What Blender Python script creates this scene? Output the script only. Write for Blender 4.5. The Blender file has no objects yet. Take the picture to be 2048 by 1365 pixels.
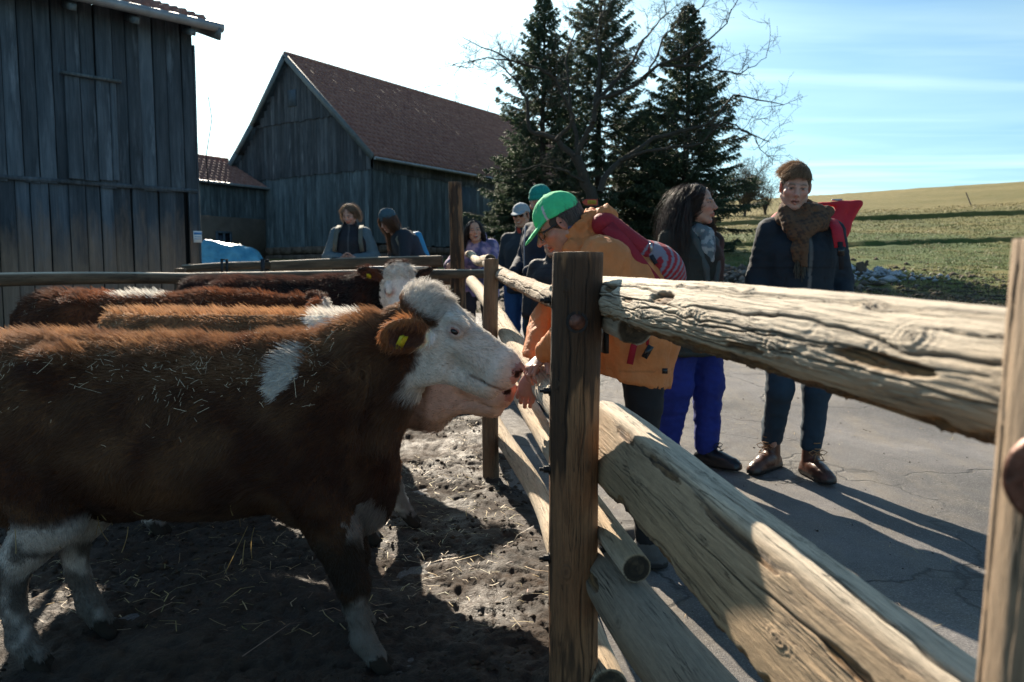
import bpy, math, random
import numpy as np
from mathutils import Vector, Matrix, Euler

# ------------------------------------------------------------------ camera, sky, sun, exposure
SC = bpy.context.scene
COL = SC.collection
R = math.radians
FPX, W0, H0 = 1550.0, 2048.0, 1365.0          # focal length in photo pixels, photo size
CAM_H = 1.25
PITCH = R(4.87)
cam_data = bpy.data.cameras.new('camera')
cam_data.sensor_width = 36.0
cam_data.lens = 36.0 * FPX / W0
cam_data.clip_start = 0.05
cam_data.clip_end = 2000
cam_data.dof.use_dof = True
cam_data.dof.focus_distance = 2.75
cam_data.dof.aperture_fstop = 5.0
cam = bpy.data.objects.new('camera', cam_data)
COL.objects.link(cam)
cam.location = (0, 0, CAM_H)
cam.rotation_euler = (R(90) - PITCH, 0, 0)
SC.camera = cam

SUN_AZ = R(-17)      # left of the viewing direction (+Y)
SUN_EL = R(31)
SUN_DIR = Vector((math.sin(SUN_AZ) * math.cos(SUN_EL), math.cos(SUN_AZ) * math.cos(SUN_EL), math.sin(SUN_EL)))
world = bpy.data.worlds.new('World')
SC.world = world
world.use_nodes = True
nt = world.node_tree
bg = nt.nodes['Background']
sky = nt.nodes.new('ShaderNodeTexSky')
sky.sky_type = 'NISHITA'
sky.sun_disc = False
sky.sun_elevation = SUN_EL
sky.sun_rotation = SUN_AZ % (2 * math.pi)
sky.air_density = 1.0
sky.dust_density = 1.8
sky.ozone_density = 0.7
sky.altitude = 400
# thin cirrus and contrails: streaks all round the dome, projected on a flat cloud layer
tc = nt.nodes.new('ShaderNodeTexCoord')
sep = nt.nodes.new('ShaderNodeSeparateXYZ')
nt.links.new(tc.outputs['Generated'], sep.inputs[0])
mz = nt.nodes.new('ShaderNodeMath'); mz.operation = 'MAXIMUM'; mz.inputs[1].default_value = 0.03
nt.links.new(sep.outputs[2], mz.inputs[0])
div = nt.nodes.new('ShaderNodeVectorMath'); div.operation = 'DIVIDE'
cmb = nt.nodes.new('ShaderNodeCombineXYZ')
for i in range(3): nt.links.new(mz.outputs[0], cmb.inputs[i])
nt.links.new(tc.outputs['Generated'], div.inputs[0]); nt.links.new(cmb.outputs[0], div.inputs[1])
def cloud_layer(rot, scale, detail, lo, hi, amt):
    mp = nt.nodes.new('ShaderNodeMapping'); mp.inputs['Rotation'].default_value = (0, 0, R(rot)); mp.inputs['Scale'].default_value = scale
    nt.links.new(div.outputs[0], mp.inputs[0])
    n = nt.nodes.new('ShaderNodeTexNoise'); n.inputs['Scale'].default_value = 1.0; n.inputs['Detail'].default_value = detail
    n.inputs['Distortion'].default_value = 0.3
    nt.links.new(mp.outputs[0], n.inputs['Vector'])
    r = nt.nodes.new('ShaderNodeMapRange'); r.inputs[1].default_value = lo; r.inputs[2].default_value = hi; r.inputs[4].default_value = amt
    nt.links.new(n.outputs[0], r.inputs[0])
    return r
c1 = cloud_layer(-27, (0.22, 1.3, 1), 6, 0.47, 0.70, 0.75)
c2 = cloud_layer(-20, (0.5, 0.9, 1), 8, 0.45, 0.9, 0.5)
ad = nt.nodes.new('ShaderNodeMath'); ad.operation = 'ADD'; ad.use_clamp = True
nt.links.new(c1.outputs[0], ad.inputs[0]); nt.links.new(c2.outputs[0], ad.inputs[1])
mixc = nt.nodes.new('ShaderNodeMix'); mixc.data_type = 'RGBA'
nt.links.new(ad.outputs[0], mixc.inputs[0])
nt.links.new(sky.outputs[0], mixc.inputs[6])
# cloud veil: the sky's own brightness whitened
bw = nt.nodes.new('ShaderNodeRGBToBW'); nt.links.new(sky.outputs[0], bw.inputs[0])
mulw = nt.nodes.new('ShaderNodeMath'); mulw.operation = 'MULTIPLY'; mulw.inputs[1].default_value = 1.5
nt.links.new(bw.outputs[0], mulw.inputs[0])
nt.links.new(mulw.outputs[0], mixc.inputs[7])
wb = nt.nodes.new('ShaderNodeMix'); wb.data_type = 'RGBA'; wb.blend_type = 'MULTIPLY'; wb.inputs[0].default_value = 1.0
wb.inputs[7].default_value = (0.67, 0.97, 1.07, 1)          # the photograph's cool, slightly cyan white balance, the same all over the sky
nt.links.new(mixc.outputs[2], wb.inputs[6]); nt.links.new(wb.outputs[2], bg.inputs[0])
bg.inputs[1].default_value = 0.062

sun_data = bpy.data.lights.new('sun', 'SUN')
sun_data.energy = 5.0
sun_data.angle = R(0.53)
sun_data.color = (1.0, 0.87, 0.70)
sun = bpy.data.objects.new('sun', sun_data)
COL.objects.link(sun)
sun.rotation_euler = SUN_DIR.to_track_quat('Z', 'Y').to_euler()
sun.location = (-8, 30, 30)

SC.view_settings.view_transform = 'Standard'
SC.view_settings.look = 'None'
SC.view_settings.gamma = 1.0
SC.view_settings.exposure = 1.2
SC.cycles.use_denoising = True
SC.cycles.max_bounces = 7
SC.cycles.diffuse_bounces = 3
SC.cycles.transparent_max_bounces = 8
SC.cycles.sample_clamp_indirect = 4
SC.cycles_curves.shape = 'RIBBONS' if hasattr(SC, 'cycles_curves') else None

rng = np.random.default_rng(7)
random.seed(7)

def at(px, py, y):
    """Point of the place seen at photo pixel (px, py) at distance y ahead of the camera: used only to read places off the photo."""
    u = (px - W0 / 2) / FPX; v = (py - H0 / 2) / FPX
    d = Vector((u, math.cos(PITCH) - v * math.sin(PITCH), -math.sin(PITCH) - v * math.cos(PITCH)))
    d *= y / d.y
    return Vector((d.x, y, CAM_H + d.z))
# ------------------------------------------------------------------ numpy noise
_PM = np.random.default_rng(99).permutation(4096).astype(np.int32); _PM = np.concatenate([_PM, _PM])
_PV = np.random.default_rng(98).uniform(-1, 1, 4096).astype(np.float32)
def noise3(p):
    p = np.asarray(p); f0 = np.floor(p); i = f0.astype(np.int64).astype(np.int32) & 4095; f = (p - f0).astype(np.float32)
    u = f * f * (3 - 2 * f); ux, uy, uz = u[..., 0], u[..., 1], u[..., 2]
    x, y, z = i[..., 0], i[..., 1], i[..., 2]; z1 = (z + 1) & 4095; y1 = (y + 1) & 4095; r = None; out = []
    for xx in (x, (x + 1) & 4095):
        hx = _PM[xx]; col = []
        for yy in (y, y1):
            hy = _PM[hx + yy]; a = _PV[_PM[hy + z]]; b = _PV[_PM[hy + z1]]; col.append(a + (b - a) * uz)
        out.append(col[0] + (col[1] - col[0]) * uy)
    return out[0] + (out[1] - out[0]) * ux
def fbm(p, oct=4, gain=0.5):
    p = np.asarray(p, dtype=np.float64); a, s, r = 1.0, 0.0, 0
    for k in range(oct):
        r = r + a * noise3(p * (2.03 ** k) + 17.3 * k); s += a; a *= gain
    return r / s
def sstep(a, b, x):
    t = np.clip((x - a) / (b - a), 0, 1)
    return t * t * (3 - 2 * t)
def ridged(p, oct=4):
    p = np.asarray(p, dtype=np.float64); a, s, r = 1.0, 0.0, 0
    for k in range(oct):
        r = r + a * (1 - 2 * np.abs(noise3(p * (2.03 ** k) + 9.1 * k))); s += a; a *= 0.5
    return r / s

# ------------------------------------------------------------------ objects
def tag(o, label=None, cat=None, group=None, kind=None):
    if label: o['label'] = label
    if cat: o['category'] = cat
    if group: o['group'] = group
    if kind: o['kind'] = kind
    return o
def empty(name, loc=(0, 0, 0), rz=0.0, **kw):
    o = bpy.data.objects.new(name, None); COL.objects.link(o)
    o.location = loc; o.rotation_euler = (0, 0, rz); o.empty_display_size = 0.1
    return tag(o, **kw)
def link(name, data, mat=None, parent=None, **kw):
    o = bpy.data.objects.new(name, data); COL.objects.link(o)
    if mat is not None and data is not None and len(data.materials) == 0: data.materials.append(mat)
    if parent is not None: o.parent = parent
    return tag(o, **kw)
def mesh_np(name, verts, faces, smooth=True, tint=None, attrs=None):
    """verts (n,3); faces (m,3|4) array or list of arrays"""
    me = bpy.data.meshes.new(name)
    verts = np.ascontiguousarray(verts, dtype=np.float32)
    fl = faces if isinstance(faces, list) else [faces]
    fl = [np.asarray(f, dtype=np.int32) for f in fl if len(f)]
    loops = np.concatenate([f.ravel() for f in fl]); cnt = np.concatenate([np.full(len(f), f.shape[1], np.int32) for f in fl])
    start = np.concatenate([[0], np.cumsum(cnt)[:-1]]).astype(np.int32)
    me.vertices.add(len(verts)); me.vertices.foreach_set('co', verts.ravel())
    me.loops.add(len(loops)); me.loops.foreach_set('vertex_index', loops)
    me.polygons.add(len(cnt)); me.polygons.foreach_set('loop_start', start)
    me.update(calc_edges=True)
    if smooth: me.polygons.foreach_set('use_smooth', np.ones(len(cnt), bool))
    if tint is not None:
        a = me.attributes.new('tint', 'FLOAT_COLOR', 'POINT')
        c = np.ones((len(verts), 4), np.float32); c[:, :3] = tint
        a.data.foreach_set('color', c.ravel())
    for k, v in (attrs or {}).items():
        a = me.attributes.new(k, 'FLOAT', 'POINT'); a.data.foreach_set('value', np.ascontiguousarray(v, dtype=np.float32))
    me.validate()
    return me
class MB:
    """collects simple shapes into one mesh"""
    def __init__(s): s.v = []; s.f4 = []; s.f3 = []; s.n = 0
    def add(s, v, f):
        v = np.asarray(v, float); f = np.asarray(f, int)
        s.v.append(v); (s.f4 if f.shape[1] == 4 else s.f3).append(f + s.n); s.n += len(v); return s
    def box(s, c, d, rot=None, bevel=0):
        x, y, z = [q / 2 for q in d]
        v = np.array([(a * x, b * y, e * z) for a in (-1, 1) for b in (-1, 1) for e in (-1, 1)], float)
        if rot is not None: v = v @ np.array(Euler(rot).to_matrix()).T
        v += np.array(c)
        return s.add(v, [(0, 1, 3, 2), (4, 6, 7, 5), (0, 4, 5, 1), (2, 3, 7, 6), (0, 2, 6, 4), (1, 5, 7, 3)])
    def quad(s, a, b, c, d): return s.add([a, b, c, d], [(0, 1, 2, 3)])
    def tube(s, pts, rad, seg=8, cap=True, flat=1.0):
        pts = np.asarray(pts, float); n = len(pts); rad = np.broadcast_to(np.asarray(rad, float), (n,))
        t = np.gradient(pts, axis=0) if n > 2 else np.repeat((pts[-1:] - pts[:1]), n, 0)
        t /= np.linalg.norm(t, axis=1, keepdims=True) + 1e-9
        up = np.array([0, 0, 1.0]) if abs(t[0, 2]) < 0.9 else np.array([1.0, 0, 0])
        a = np.cross(up, t[0]); a /= np.linalg.norm(a); rings = []
        for i in range(n):
            a = a - t[i] * np.dot(a, t[i]); a /= np.linalg.norm(a) + 1e-9; b = np.cross(t[i], a)
            th = np.arange(seg) * 2 * np.pi / seg
            rings.append(pts[i] + rad[i] * (np.cos(th)[:, None] * a + flat * np.sin(th)[:, None] * b))
        v = np.concatenate(rings); i = np.arange(n - 1)[:, None] * seg; j = np.arange(seg)[None]; k = (j + 1) % seg
        s.add(v, np.stack([i + j, i + k, i + seg + k, i + seg + j], -1).reshape(-1, 4))
        if cap:
            for r0, rv in ((0, True), ((n - 1) * seg, False)):
                c = v[r0:r0 + seg].mean(0); jj = np.arange(seg); kk = (jj + 1) % seg
                vv = np.vstack([v[r0:r0 + seg], c]); f = np.stack([jj, kk, np.full(seg, seg)], -1)
                s.add(vv, f[:, ::-1] if rv else f)
        return s
    def mesh(s, name, smooth=False, tint=None):
        fl = []
        if s.f4: fl.append(np.concatenate(s.f4))
        if s.f3: fl.append(np.concatenate(s.f3))
        return mesh_np(name, np.concatenate(s.v), fl, smooth, tint)
    def build(s, name, mat, parent=None, smooth=False, tint=None, **kw):
        return link(name, s.mesh(name, smooth, tint), mat, parent, **kw)
def bevel(o, w=0.004, seg=2):
    m = o.modifiers.new('bevel', 'BEVEL'); m.width = w; m.segments = seg; m.limit_method = 'ANGLE'; m.angle_limit = R(40)
    return o
def curves(name, pts, rad, tint, mat, parent=None, **kw):
    """pts (n,k,3), rad (k,) or (n,k), tint (n,3)"""
    n, k = pts.shape[:2]
    hc = bpy.data.hair_curves.new(name); hc.add_curves([k] * n)
    hc.attributes['position'].data.foreach_set('vector', np.ascontiguousarray(pts, dtype=np.float32).ravel())
    r = hc.attributes.new('radius', 'FLOAT', 'POINT')
    r.data.foreach_set('value', np.ascontiguousarray(np.broadcast_to(rad, (n, k)), dtype=np.float32).ravel())
    c = np.ones((n, 4), np.float32); c[:, :3] = tint
    t = hc.attributes.new('tint', 'FLOAT_COLOR', 'CURVE'); t.data.foreach_set('color', c.ravel())
    return link(name, hc, mat, parent, **kw)
def sample_surface(V, F, n, gen, weight=None):
    """random points on quads/tris: positions, normals, face index"""
    F = np.asarray(F)
    tri = np.concatenate([F[:, [0, 1, 2]], F[:, [0, 2, 3]]]) if F.shape[1] == 4 else F
    a, b, c = V[tri[:, 0]], V[tri[:, 1]], V[tri[:, 2]]
    nr = np.cross(b - a, c - a); ar = np.linalg.norm(nr, axis=1) + 1e-12
    w = ar.copy()
    if weight is not None: w *= weight((a + b + c) / 3, nr / ar[:, None])
    w /= w.sum(); idx = gen.choice(len(tri), n, p=w)
    u, v = gen.random((2, n)); fl = u + v > 1; u[fl] = 1 - u[fl]; v[fl] = 1 - v[fl]
    p = a[idx] + u[:, None] * (b - a)[idx] + v[:, None] * (c - a)[idx]
    return p, (nr / ar[:, None])[idx], tri[idx, 0]

# ------------------------------------------------------------------ materials
class Mat:
    def __init__(s, name, base=(0.5, 0.5, 0.5), rough=0.8, **kw):
        s.m = bpy.data.materials.new(name); s.m.use_nodes = True; s.t = s.m.node_tree
        s.b = s.t.nodes['Principled BSDF']
        s.b.inputs['Base Color'].default_value = (*base, 1); s.b.inputs['Roughness'].default_value = rough
        for k, v in kw.items(): s.b.inputs[k].default_value = v
    def n(s, typ, **kw):
        x = s.t.nodes.new('ShaderNode' + typ)
        for k, v in kw.items(): setattr(x, k, v)
        return x
    def l(s, a, b): s.t.links.new(a, b)
    def val(s, sock, v):
        if isinstance(v, (int, float, tuple)): sock.default_value = (*v, 1) if isinstance(v, tuple) and len(v) == 3 and sock.type == 'RGBA' else v
        else: s.l(v, sock)
    def coord(s, kind='Position', scale=(1, 1, 1), rnd=0.0):
        if kind == 'Position': o = s.n('NewGeometry').outputs['Position']
        else: o = s.n('TexCoord').outputs[kind]
        if rnd:
            oi = s.n('ObjectInfo'); ml = s.n('VectorMath', operation='SCALE'); ml.inputs[0].default_value = (37.1 * rnd, 51.7 * rnd, 23.3 * rnd)
            s.l(oi.outputs['Random'], ml.inputs['Scale']); ad = s.n('VectorMath', operation='ADD'); s.l(o, ad.inputs[0]); s.l(ml.outputs[0], ad.inputs[1]); o = ad.outputs[0]
        m = s.n('Mapping'); m.inputs['Scale'].default_value = scale; s.l(o, m.inputs[0]); return m.outputs[0]
    def noise(s, vec, scale=1, detail=4, rough=0.55, dist=0.0):
        x = s.n('TexNoise'); x.inputs['Scale'].default_value = scale; x.inputs['Detail'].default_value = detail
        x.inputs['Roughness'].default_value = rough; x.inputs['Distortion'].default_value = dist; s.l(vec, x.inputs['Vector']); return x.outputs[0]
    def rng(s, v, a, b, c=0.0, d=1.0):
        x = s.n('MapRange'); s.l(v, x.inputs[0])
        for i, q in zip((1, 2, 3, 4), (a, b, c, d)): x.inputs[i].default_value = q
        return x.outputs[0]
    def mix(s, f, a, b, mode='MIX'):
        x = s.n('Mix', data_type='RGBA', blend_type=mode); s.val(x.inputs[0], f); s.val(x.inputs[6], a); s.val(x.inputs[7], b); return x.outputs[2]
    def math(s, op, a, b=0.0):
        x = s.n('Math', operation=op); s.val(x.inputs[0], a); s.val(x.inputs[1], b); return x.outputs[0]
    def attr(s, name, out='Color'):
        x = s.n('Attribute', attribute_name=name); return x.outputs[out]
    def ramp(s, f, stops):
        x = s.n('ValToRGB'); e = x.color_ramp.elements
        while len(e) < len(stops): e.new(0.5)
        for q, (p, c) in zip(e, stops): q.position = p; q.color = (*c, 1)
        s.l(f, x.inputs[0]); return x.outputs[0]
    def bump(s, h, dist=0.01, strength=1.0):
        x = s.n('Bump'); x.inputs['Distance'].default_value = dist; x.inputs['Strength'].default_value = strength
        s.l(h, x.inputs['Height']); s.l(x.outputs[0], s.b.inputs['Normal']); return x
    def color(s, c): s.val(s.b.inputs['Base Color'], c); return s
    def rough(s, r): s.val(s.b.inputs['Roughness'], r); return s

def plain(name, col, rough=0.7, var=0.25, nscale=6, bump=0.0, bscale=60, **kw):
    m = Mat(name, col, rough, **kw); v = m.coord('Position', rnd=1.0)
    f = m.noise(v, nscale, 5)
    dark = tuple(c * (1 - var) for c in col); light = tuple(min(1, c * (1 + var)) for c in col)
    m.color(m.mix(m.rng(f, 0.3, 0.7), dark, light))
    if bump: m.bump(m.noise(v, bscale, 4), bump)
    return m.m
def tinted(name, rough=0.8, var=0.3, nscale=40, bump=0.002, bscale=150, mult=1.0, **kw):
    m = Mat(name, (1, 1, 1), rough, **kw); v = m.coord('Position', rnd=1.0)
    f = m.rng(m.noise(v, nscale, 5), 0.25, 0.75, 1 - var, 1 + var)
    g = m.n('CombineColor'); [m.l(f, g.inputs[i]) for i in range(3)]
    m.color(m.mix(1.0, m.attr('tint'), g.outputs[0], 'MULTIPLY'))
    if bump: m.bump(m.noise(v, bscale, 4), bump)
    return m.m
def fur_mat(name, rough=0.55, transl=0.35):
    m = Mat(name, (1, 1, 1), rough); c = m.attr('tint'); m.color(c)
    m.b.inputs['Specular IOR Level'].default_value = 0.5
    tr = m.n('BsdfTranslucent'); m.l(c, tr.inputs[0]); mx = m.n('MixShader'); mx.inputs[0].default_value = transl
    out = m.t.nodes['Material Output']; m.l(m.b.outputs[0], mx.inputs[1]); m.l(tr.outputs[0], mx.inputs[2]); m.l(mx.outputs[0], out.inputs[0])
    return m.m

# ------------------------------------------------------------------ signed distance modelling and surface nets
def axis_res(lo, hi, base, fine=()):
    """grid coordinates from lo to hi: step 'base', finer inside the ranges fine=[(a,b,step),...]"""
    x, out = lo, [lo]
    while x < hi:
        st = base
        for a, b, f in fine:
            d = max(a - x, x - b, 0)
            st = min(st, f + d * 0.35)
        x += st; out.append(x)
    return np.array(out, np.float32)
class Field:
    def __init__(s, xs, ys, zs):
        s.ax = [np.asarray(a, np.float32) for a in (xs, ys, zs)]
        s.D = np.full([len(a) for a in s.ax], 0.5, np.float32); s.ID = np.zeros(s.D.shape, np.int8)
    def _sl(s, lo, hi):
        r = []
        for a, l, h in zip(s.ax, lo, hi):
            i, j = np.searchsorted(a, l), np.searchsorted(a, h)
            if j <= i: return None
            r.append(slice(i, j))
        return tuple(r)
    def _put(s, sl, d, k, i, sub):
        D = s.D[sl]; d = d.astype(np.float32)
        if sub:
            h = np.clip(0.5 - 0.5 * (D + d) / k, 0, 1); nd = D * (1 - h) - d * h + k * h * (1 - h)
            if i is not None: s.ID[sl][(-d > D - k * 0.3)] = i
            s.D[sl] = nd
        else:
            if i is not None: m = d < D; s.ID[sl][m] = i
            h = np.clip(0.5 + 0.5 * (D - d) / k, 0, 1); s.D[sl] = D * (1 - h) + d * h - k * h * (1 - h)
    def ell(s, c, r, rot=None, k=0.02, i=None, sub=False):
        c = np.array(c, float); r = np.array(np.broadcast_to(r, 3), float)
        m = r.max() + max(0.04, k * 1.2); sl = s._sl(c - m, c + m)
        if sl is None: return s
        P = [s.ax[0][sl[0]][:, None, None] - c[0], s.ax[1][sl[1]][None, :, None] - c[1], s.ax[2][sl[2]][None, None, :] - c[2]]
        if rot is not None:
            M = np.array(rot)            # columns = local axes
            P = [P[0] * M[0, q] + P[1] * M[1, q] + P[2] * M[2, q] for q in range(3)]
        k0 = np.sqrt(sum((P[q] / r[q]) ** 2 for q in range(3))); k1 = np.sqrt(sum((P[q] / r[q] ** 2) ** 2 for q in range(3))) + 1e-9
        s._put(sl, k0 * (k0 - 1) / k1, k, i, sub); return s
    def cap(s, a, b, r0, r1=None, k=0.02, i=None, sub=False, side=None, asp=1.0):
        """tapered capsule; with side=(vector) its radius along that vector is multiplied by asp"""
        a = np.array(a, float); b = np.array(b, float); r1 = r0 if r1 is None else r1
        m = max(r0, r1) * max(1, asp) + max(0.04, k * 1.2); sl = s._sl(np.minimum(a, b) - m, np.maximum(a, b) + m)
        if sl is None: return s
        P = [s.ax[q][sl[q]].reshape([-1 if w == q else 1 for w in range(3)]) - a[q] for q in range(3)]
        ba = b - a; L2 = (ba ** 2).sum() + 1e-12
        t = np.clip((P[0] * ba[0] + P[1] * ba[1] + P[2] * ba[2]) / L2, 0, 1)
        Q = [P[q] - t * ba[q] for q in range(3)]; r = r0 + (r1 - r0) * t
        if side is not None:
            sd = np.array(side, float); sd /= np.linalg.norm(sd); w = Q[0] * sd[0] + Q[1] * sd[1] + Q[2] * sd[2]
            L = sum(q * q for q in Q); dd = np.sqrt(np.maximum(L - w * w, 0) + (w / asp) ** 2)
            d = (dd - r) * (min(1, asp) if asp < 1 else 1)
        else: d = np.sqrt(sum(q * q for q in Q)) - r
        s._put(sl, d, k, i, sub); return s
    def chain(s, pts, rads, k=0.02, i=None, **kw):
        for q in range(len(pts) - 1): s.cap(pts[q], pts[q + 1], rads[q], rads[q + 1], k, i, **kw)
        return s
    def cut(s, p, n, k=0.004):
        """removes everything on the side of plane (p) that n points to"""
        P = [s.ax[q].reshape([-1 if w == q else 1 for w in range(3)]) - p[q] for q in range(3)]
        d = P[0] * n[0] + P[1] * n[1] + P[2] * n[2]; s.D = np.maximum(s.D, d.astype(np.float32)); return s
    def box(s, c, h, rot=None, rr=0.01, k=0.01, i=None, sub=False):
        c = np.array(c, float); h = np.array(h, float); m = np.linalg.norm(h) + 0.04; sl = s._sl(c - m, c + m)
        if sl is None: return s
        P = [s.ax[q][sl[q]].reshape([-1 if w == q else 1 for w in range(3)]) - c[q] for q in range(3)]
        if rot is not None:
            M = np.array(rot); P = [P[0] * M[0, q] + P[1] * M[1, q] + P[2] * M[2, q] for q in range(3)]
        Q = [np.abs(P[q]) - (h[q] - rr) for q in range(3)]
        d = np.sqrt(sum(np.maximum(q, 0) ** 2 for q in Q)) + np.minimum(np.maximum(np.maximum(Q[0], Q[1]), Q[2]), 0) - rr
        s._put(sl, d, k, i, sub); return s
    def nets(s):
        D = s.D; D[0] = D[-1] = 0.5; D[:, 0] = D[:, -1] = 0.5; D[:, :, 0] = D[:, :, -1] = 0.5
        S = D < 0; nx, ny, nz = D.shape
        c = [S[dx:nx - 1 + dx, dy:ny - 1 + dy, dz:nz - 1 + dz] for dx in (0, 1) for dy in (0, 1) for dz in (0, 1)]
        cnt = sum(q.astype(np.int8) for q in c); act = (cnt > 0) & (cnt < 8)
        I, J, K = np.nonzero(act); n = len(I); idx = np.full(act.shape, -1, np.int32); idx[I, J, K] = np.arange(n)
        off = np.array([(dx, dy, dz) for dx in (0, 1) for dy in (0, 1) for dz in (0, 1)])
        vals = np.stack([D[I + o[0], J + o[1], K + o[2]] for o in off], 1)
        acc = np.zeros((n, 3)); ct = np.zeros(n)
        for p in range(8):
            for q in range(p + 1, 8):
                if np.abs(off[p] - off[q]).sum() != 1: continue
                va, vb = vals[:, p], vals[:, q]; m = (va < 0) != (vb < 0)
                t = np.where(m, va / np.where(m, va - vb, 1), 0)[:, None]
                acc += np.where(m[:, None], off[p] + (off[q] - off[p]) * t, 0); ct += m
        fr = acc / ct[:, None]
        V = np.stack([s.ax[q][i0] + fr[:, q] * (s.ax[q][i0 + 1] - s.ax[q][i0]) for q, i0 in enumerate((I, J, K))], 1)
        near = np.abs(vals).argmin(1); ids = s.ID[I + off[near, 0], J + off[near, 1], K + off[near, 2]]
        F = []
        for ax_ in range(3):
            A = S[:-1] if ax_ == 0 else (S[:, :-1] if ax_ == 1 else S[:, :, :-1])
            B = S[1:] if ax_ == 0 else (S[:, 1:] if ax_ == 1 else S[:, :, 1:])
            e = np.argwhere(A != B); a1, a2 = (ax_ + 1) % 3, (ax_ + 2) % 3
            ok = (e[:, a1] > 0) & (e[:, a2] > 0); e = e[ok]
            if not len(e): continue
            inside = A[e[:, 0], e[:, 1], e[:, 2]]
            def cell(d1, d2):
                g = e.copy(); g[:, a1] -= d1; g[:, a2] -= d2
                for q in range(3): g[:, q] = np.clip(g[:, q], 0, act.shape[q] - 1)
                return idx[g[:, 0], g[:, 1], g[:, 2]]
            q4 = np.stack([cell(1, 1), cell(0, 1), cell(0, 0), cell(1, 0)], 1)
            q4[~inside] = q4[~inside][:, ::-1]
            F.append(q4)
        F = np.concatenate(F); F = F[(F >= 0).all(1)]
        return V, F, ids
def vnormals(V, F):
    a = V[F[:, 2]] - V[F[:, 0]]; b = V[F[:, 3]] - V[F[:, 1]]; n = np.cross(a, b); N = np.zeros_like(V)
    for q in range(4): np.add.at(N, F[:, q], n)
    return N / (np.linalg.norm(N, axis=1, keepdims=True) + 1e-12)
# ------------------------------------------------------------------ terrain
def gz(x, y):
    x = np.asarray(x, float); y = np.asarray(y, float)
    gl = np.interp(y, [-5, 4.5, 5.5, 10, 28, 60, 200], [0, 0, 0.05, 0.42, 1.75, 3.2, 3.4])
    gr = np.interp(y, [-5, 4.5, 6, 9, 14, 20, 60, 75, 200], [0, 0, 0.03, 0.3, 0.86, 1.5, 7.25, 7.7, 6.5])
    w = sstep(-1, 7, x - 0.05 * (y - 10))
    g = gl * (1 - w) + gr * w
    return g + np.clip(x - 22, -14, 60) * 0.066 * sstep(16, 60, y) * w
def fence_x(y):           # the pen's right-hand fence line
    return np.interp(y, [-2, 0.72, 2.2, 4.6, 8.6, 12], [1.0, 0.48, 0.178, -0.118, -0.59, -1.0])
def back_y(x):            # the pen's back fence line
    return np.interp(x, [-12, -3.3, -0.6, 1], [2.5, 5.2, 8.6, 9.0])
def grid_mesh(name, xs, ys, zf, smooth=True, keep=None, **kw):
    X, Y = np.meshgrid(xs, ys, indexing='ij'); Z = zf(X, Y)
    V = np.stack([X, Y, Z], -1).reshape(-1, 3); ny = len(ys); i = np.arange(len(xs) - 1)[:, None] * ny; j = np.arange(ny - 1)[None]
    F = np.stack([i + j, i + ny + j, i + ny + j + 1, i + j + 1], -1).reshape(-1, 4)
    if keep is not None:
        k = keep(X, Y).reshape(-1); F = F[k[F].all(1)]
        u = np.unique(F); mp = np.zeros(len(V), int); mp[u] = np.arange(len(u)); V = V[u]; F = mp[F]
    return mesh_np(name, V, F, smooth, **kw)
def road_edge(x):
    return 13.2 - 3.4 * sstep(3.0, 9.0, x) - 1.6 * sstep(9, 14, x) + 0.35 * np.sin(x * 1.7) + 0.2 * np.sin(x * 4.1)

xs = np.concatenate([np.linspace(-160, -22, 24), np.linspace(-20, 26, 185), np.linspace(27, 80, 54), np.linspace(84, 220, 24)])
ys = np.concatenate([np.linspace(-12, 7, 30), np.linspace(7.2, 32, 190), np.linspace(32.2, 45, 110), np.linspace(45.5, 75, 60), np.linspace(78, 260, 30)])
def terr(x, y):
    s1 = y - 38.6 - 0.05 * (x - 15) - 0.5 * noise3(np.stack([x * 0.2, 0 * x, 0 * x], -1)); s2 = y - 26.3 - 0.10 * (x - 10) - 0.5 * noise3(np.stack([x * 0.25, 0 * x + 9, 0 * x], -1)); wt = sstep(3, 8, x)
    bank = wt * (0.24 * sstep(-0.18, 0.18, s1) - 0.24 * sstep(-7, 9, s1) + 0.17 * sstep(-0.15, 0.15, s2) - 0.17 * sstep(-5, 7, s2))
    p = np.stack([x, y, 0 * x], -1); lump = 0.05 * fbm(p * 0.9, 4) * sstep(9, 16, y) + 0.025 * noise3(p * 4.0) * sstep(12, 15, y)
    return gz(x, y) + bank + lump - 0.06 * (1 - sstep(10, 14, y)) 
m = Mat('meadow', rough=0.95)
p = m.coord('Position'); yy = m.n('SeparateXYZ'); m.l(m.n('NewGeometry').outputs['Position'], yy.inputs[0])
big = m.noise(m.coord('Position', (0.12, 0.22, 0.2)), 1, 5, 0.6, 0.5)
mid = m.noise(p, 1.8, 6, 0.65); fine = m.noise(p, 22, 5, 0.7)
f1 = m.math('ADD', m.math('MULTIPLY', big, 0.5), m.math('ADD', m.math('MULTIPLY', mid, 0.3), m.math('MULTIPLY', fine, 0.2)))
grass = m.ramp(f1, [(0.36, (0.035, 0.070, 0.008)), (0.49, (0.075, 0.115, 0.014)), (0.56, (0.17, 0.145, 0.03)), (0.68, (0.27, 0.20, 0.07))])
dry = m.ramp(f1, [(0.35, (0.13, 0.12, 0.022)), (0.5, (0.19, 0.155, 0.04)), (0.65, (0.27, 0.21, 0.07))])
up = m.rng(m.math('ADD', yy.outputs[1], m.math('MULTIPLY', m.math('SUBTRACT', big, 0.5), 30.0)), 26, 42)
c = m.mix(up, grass, dry)
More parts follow.
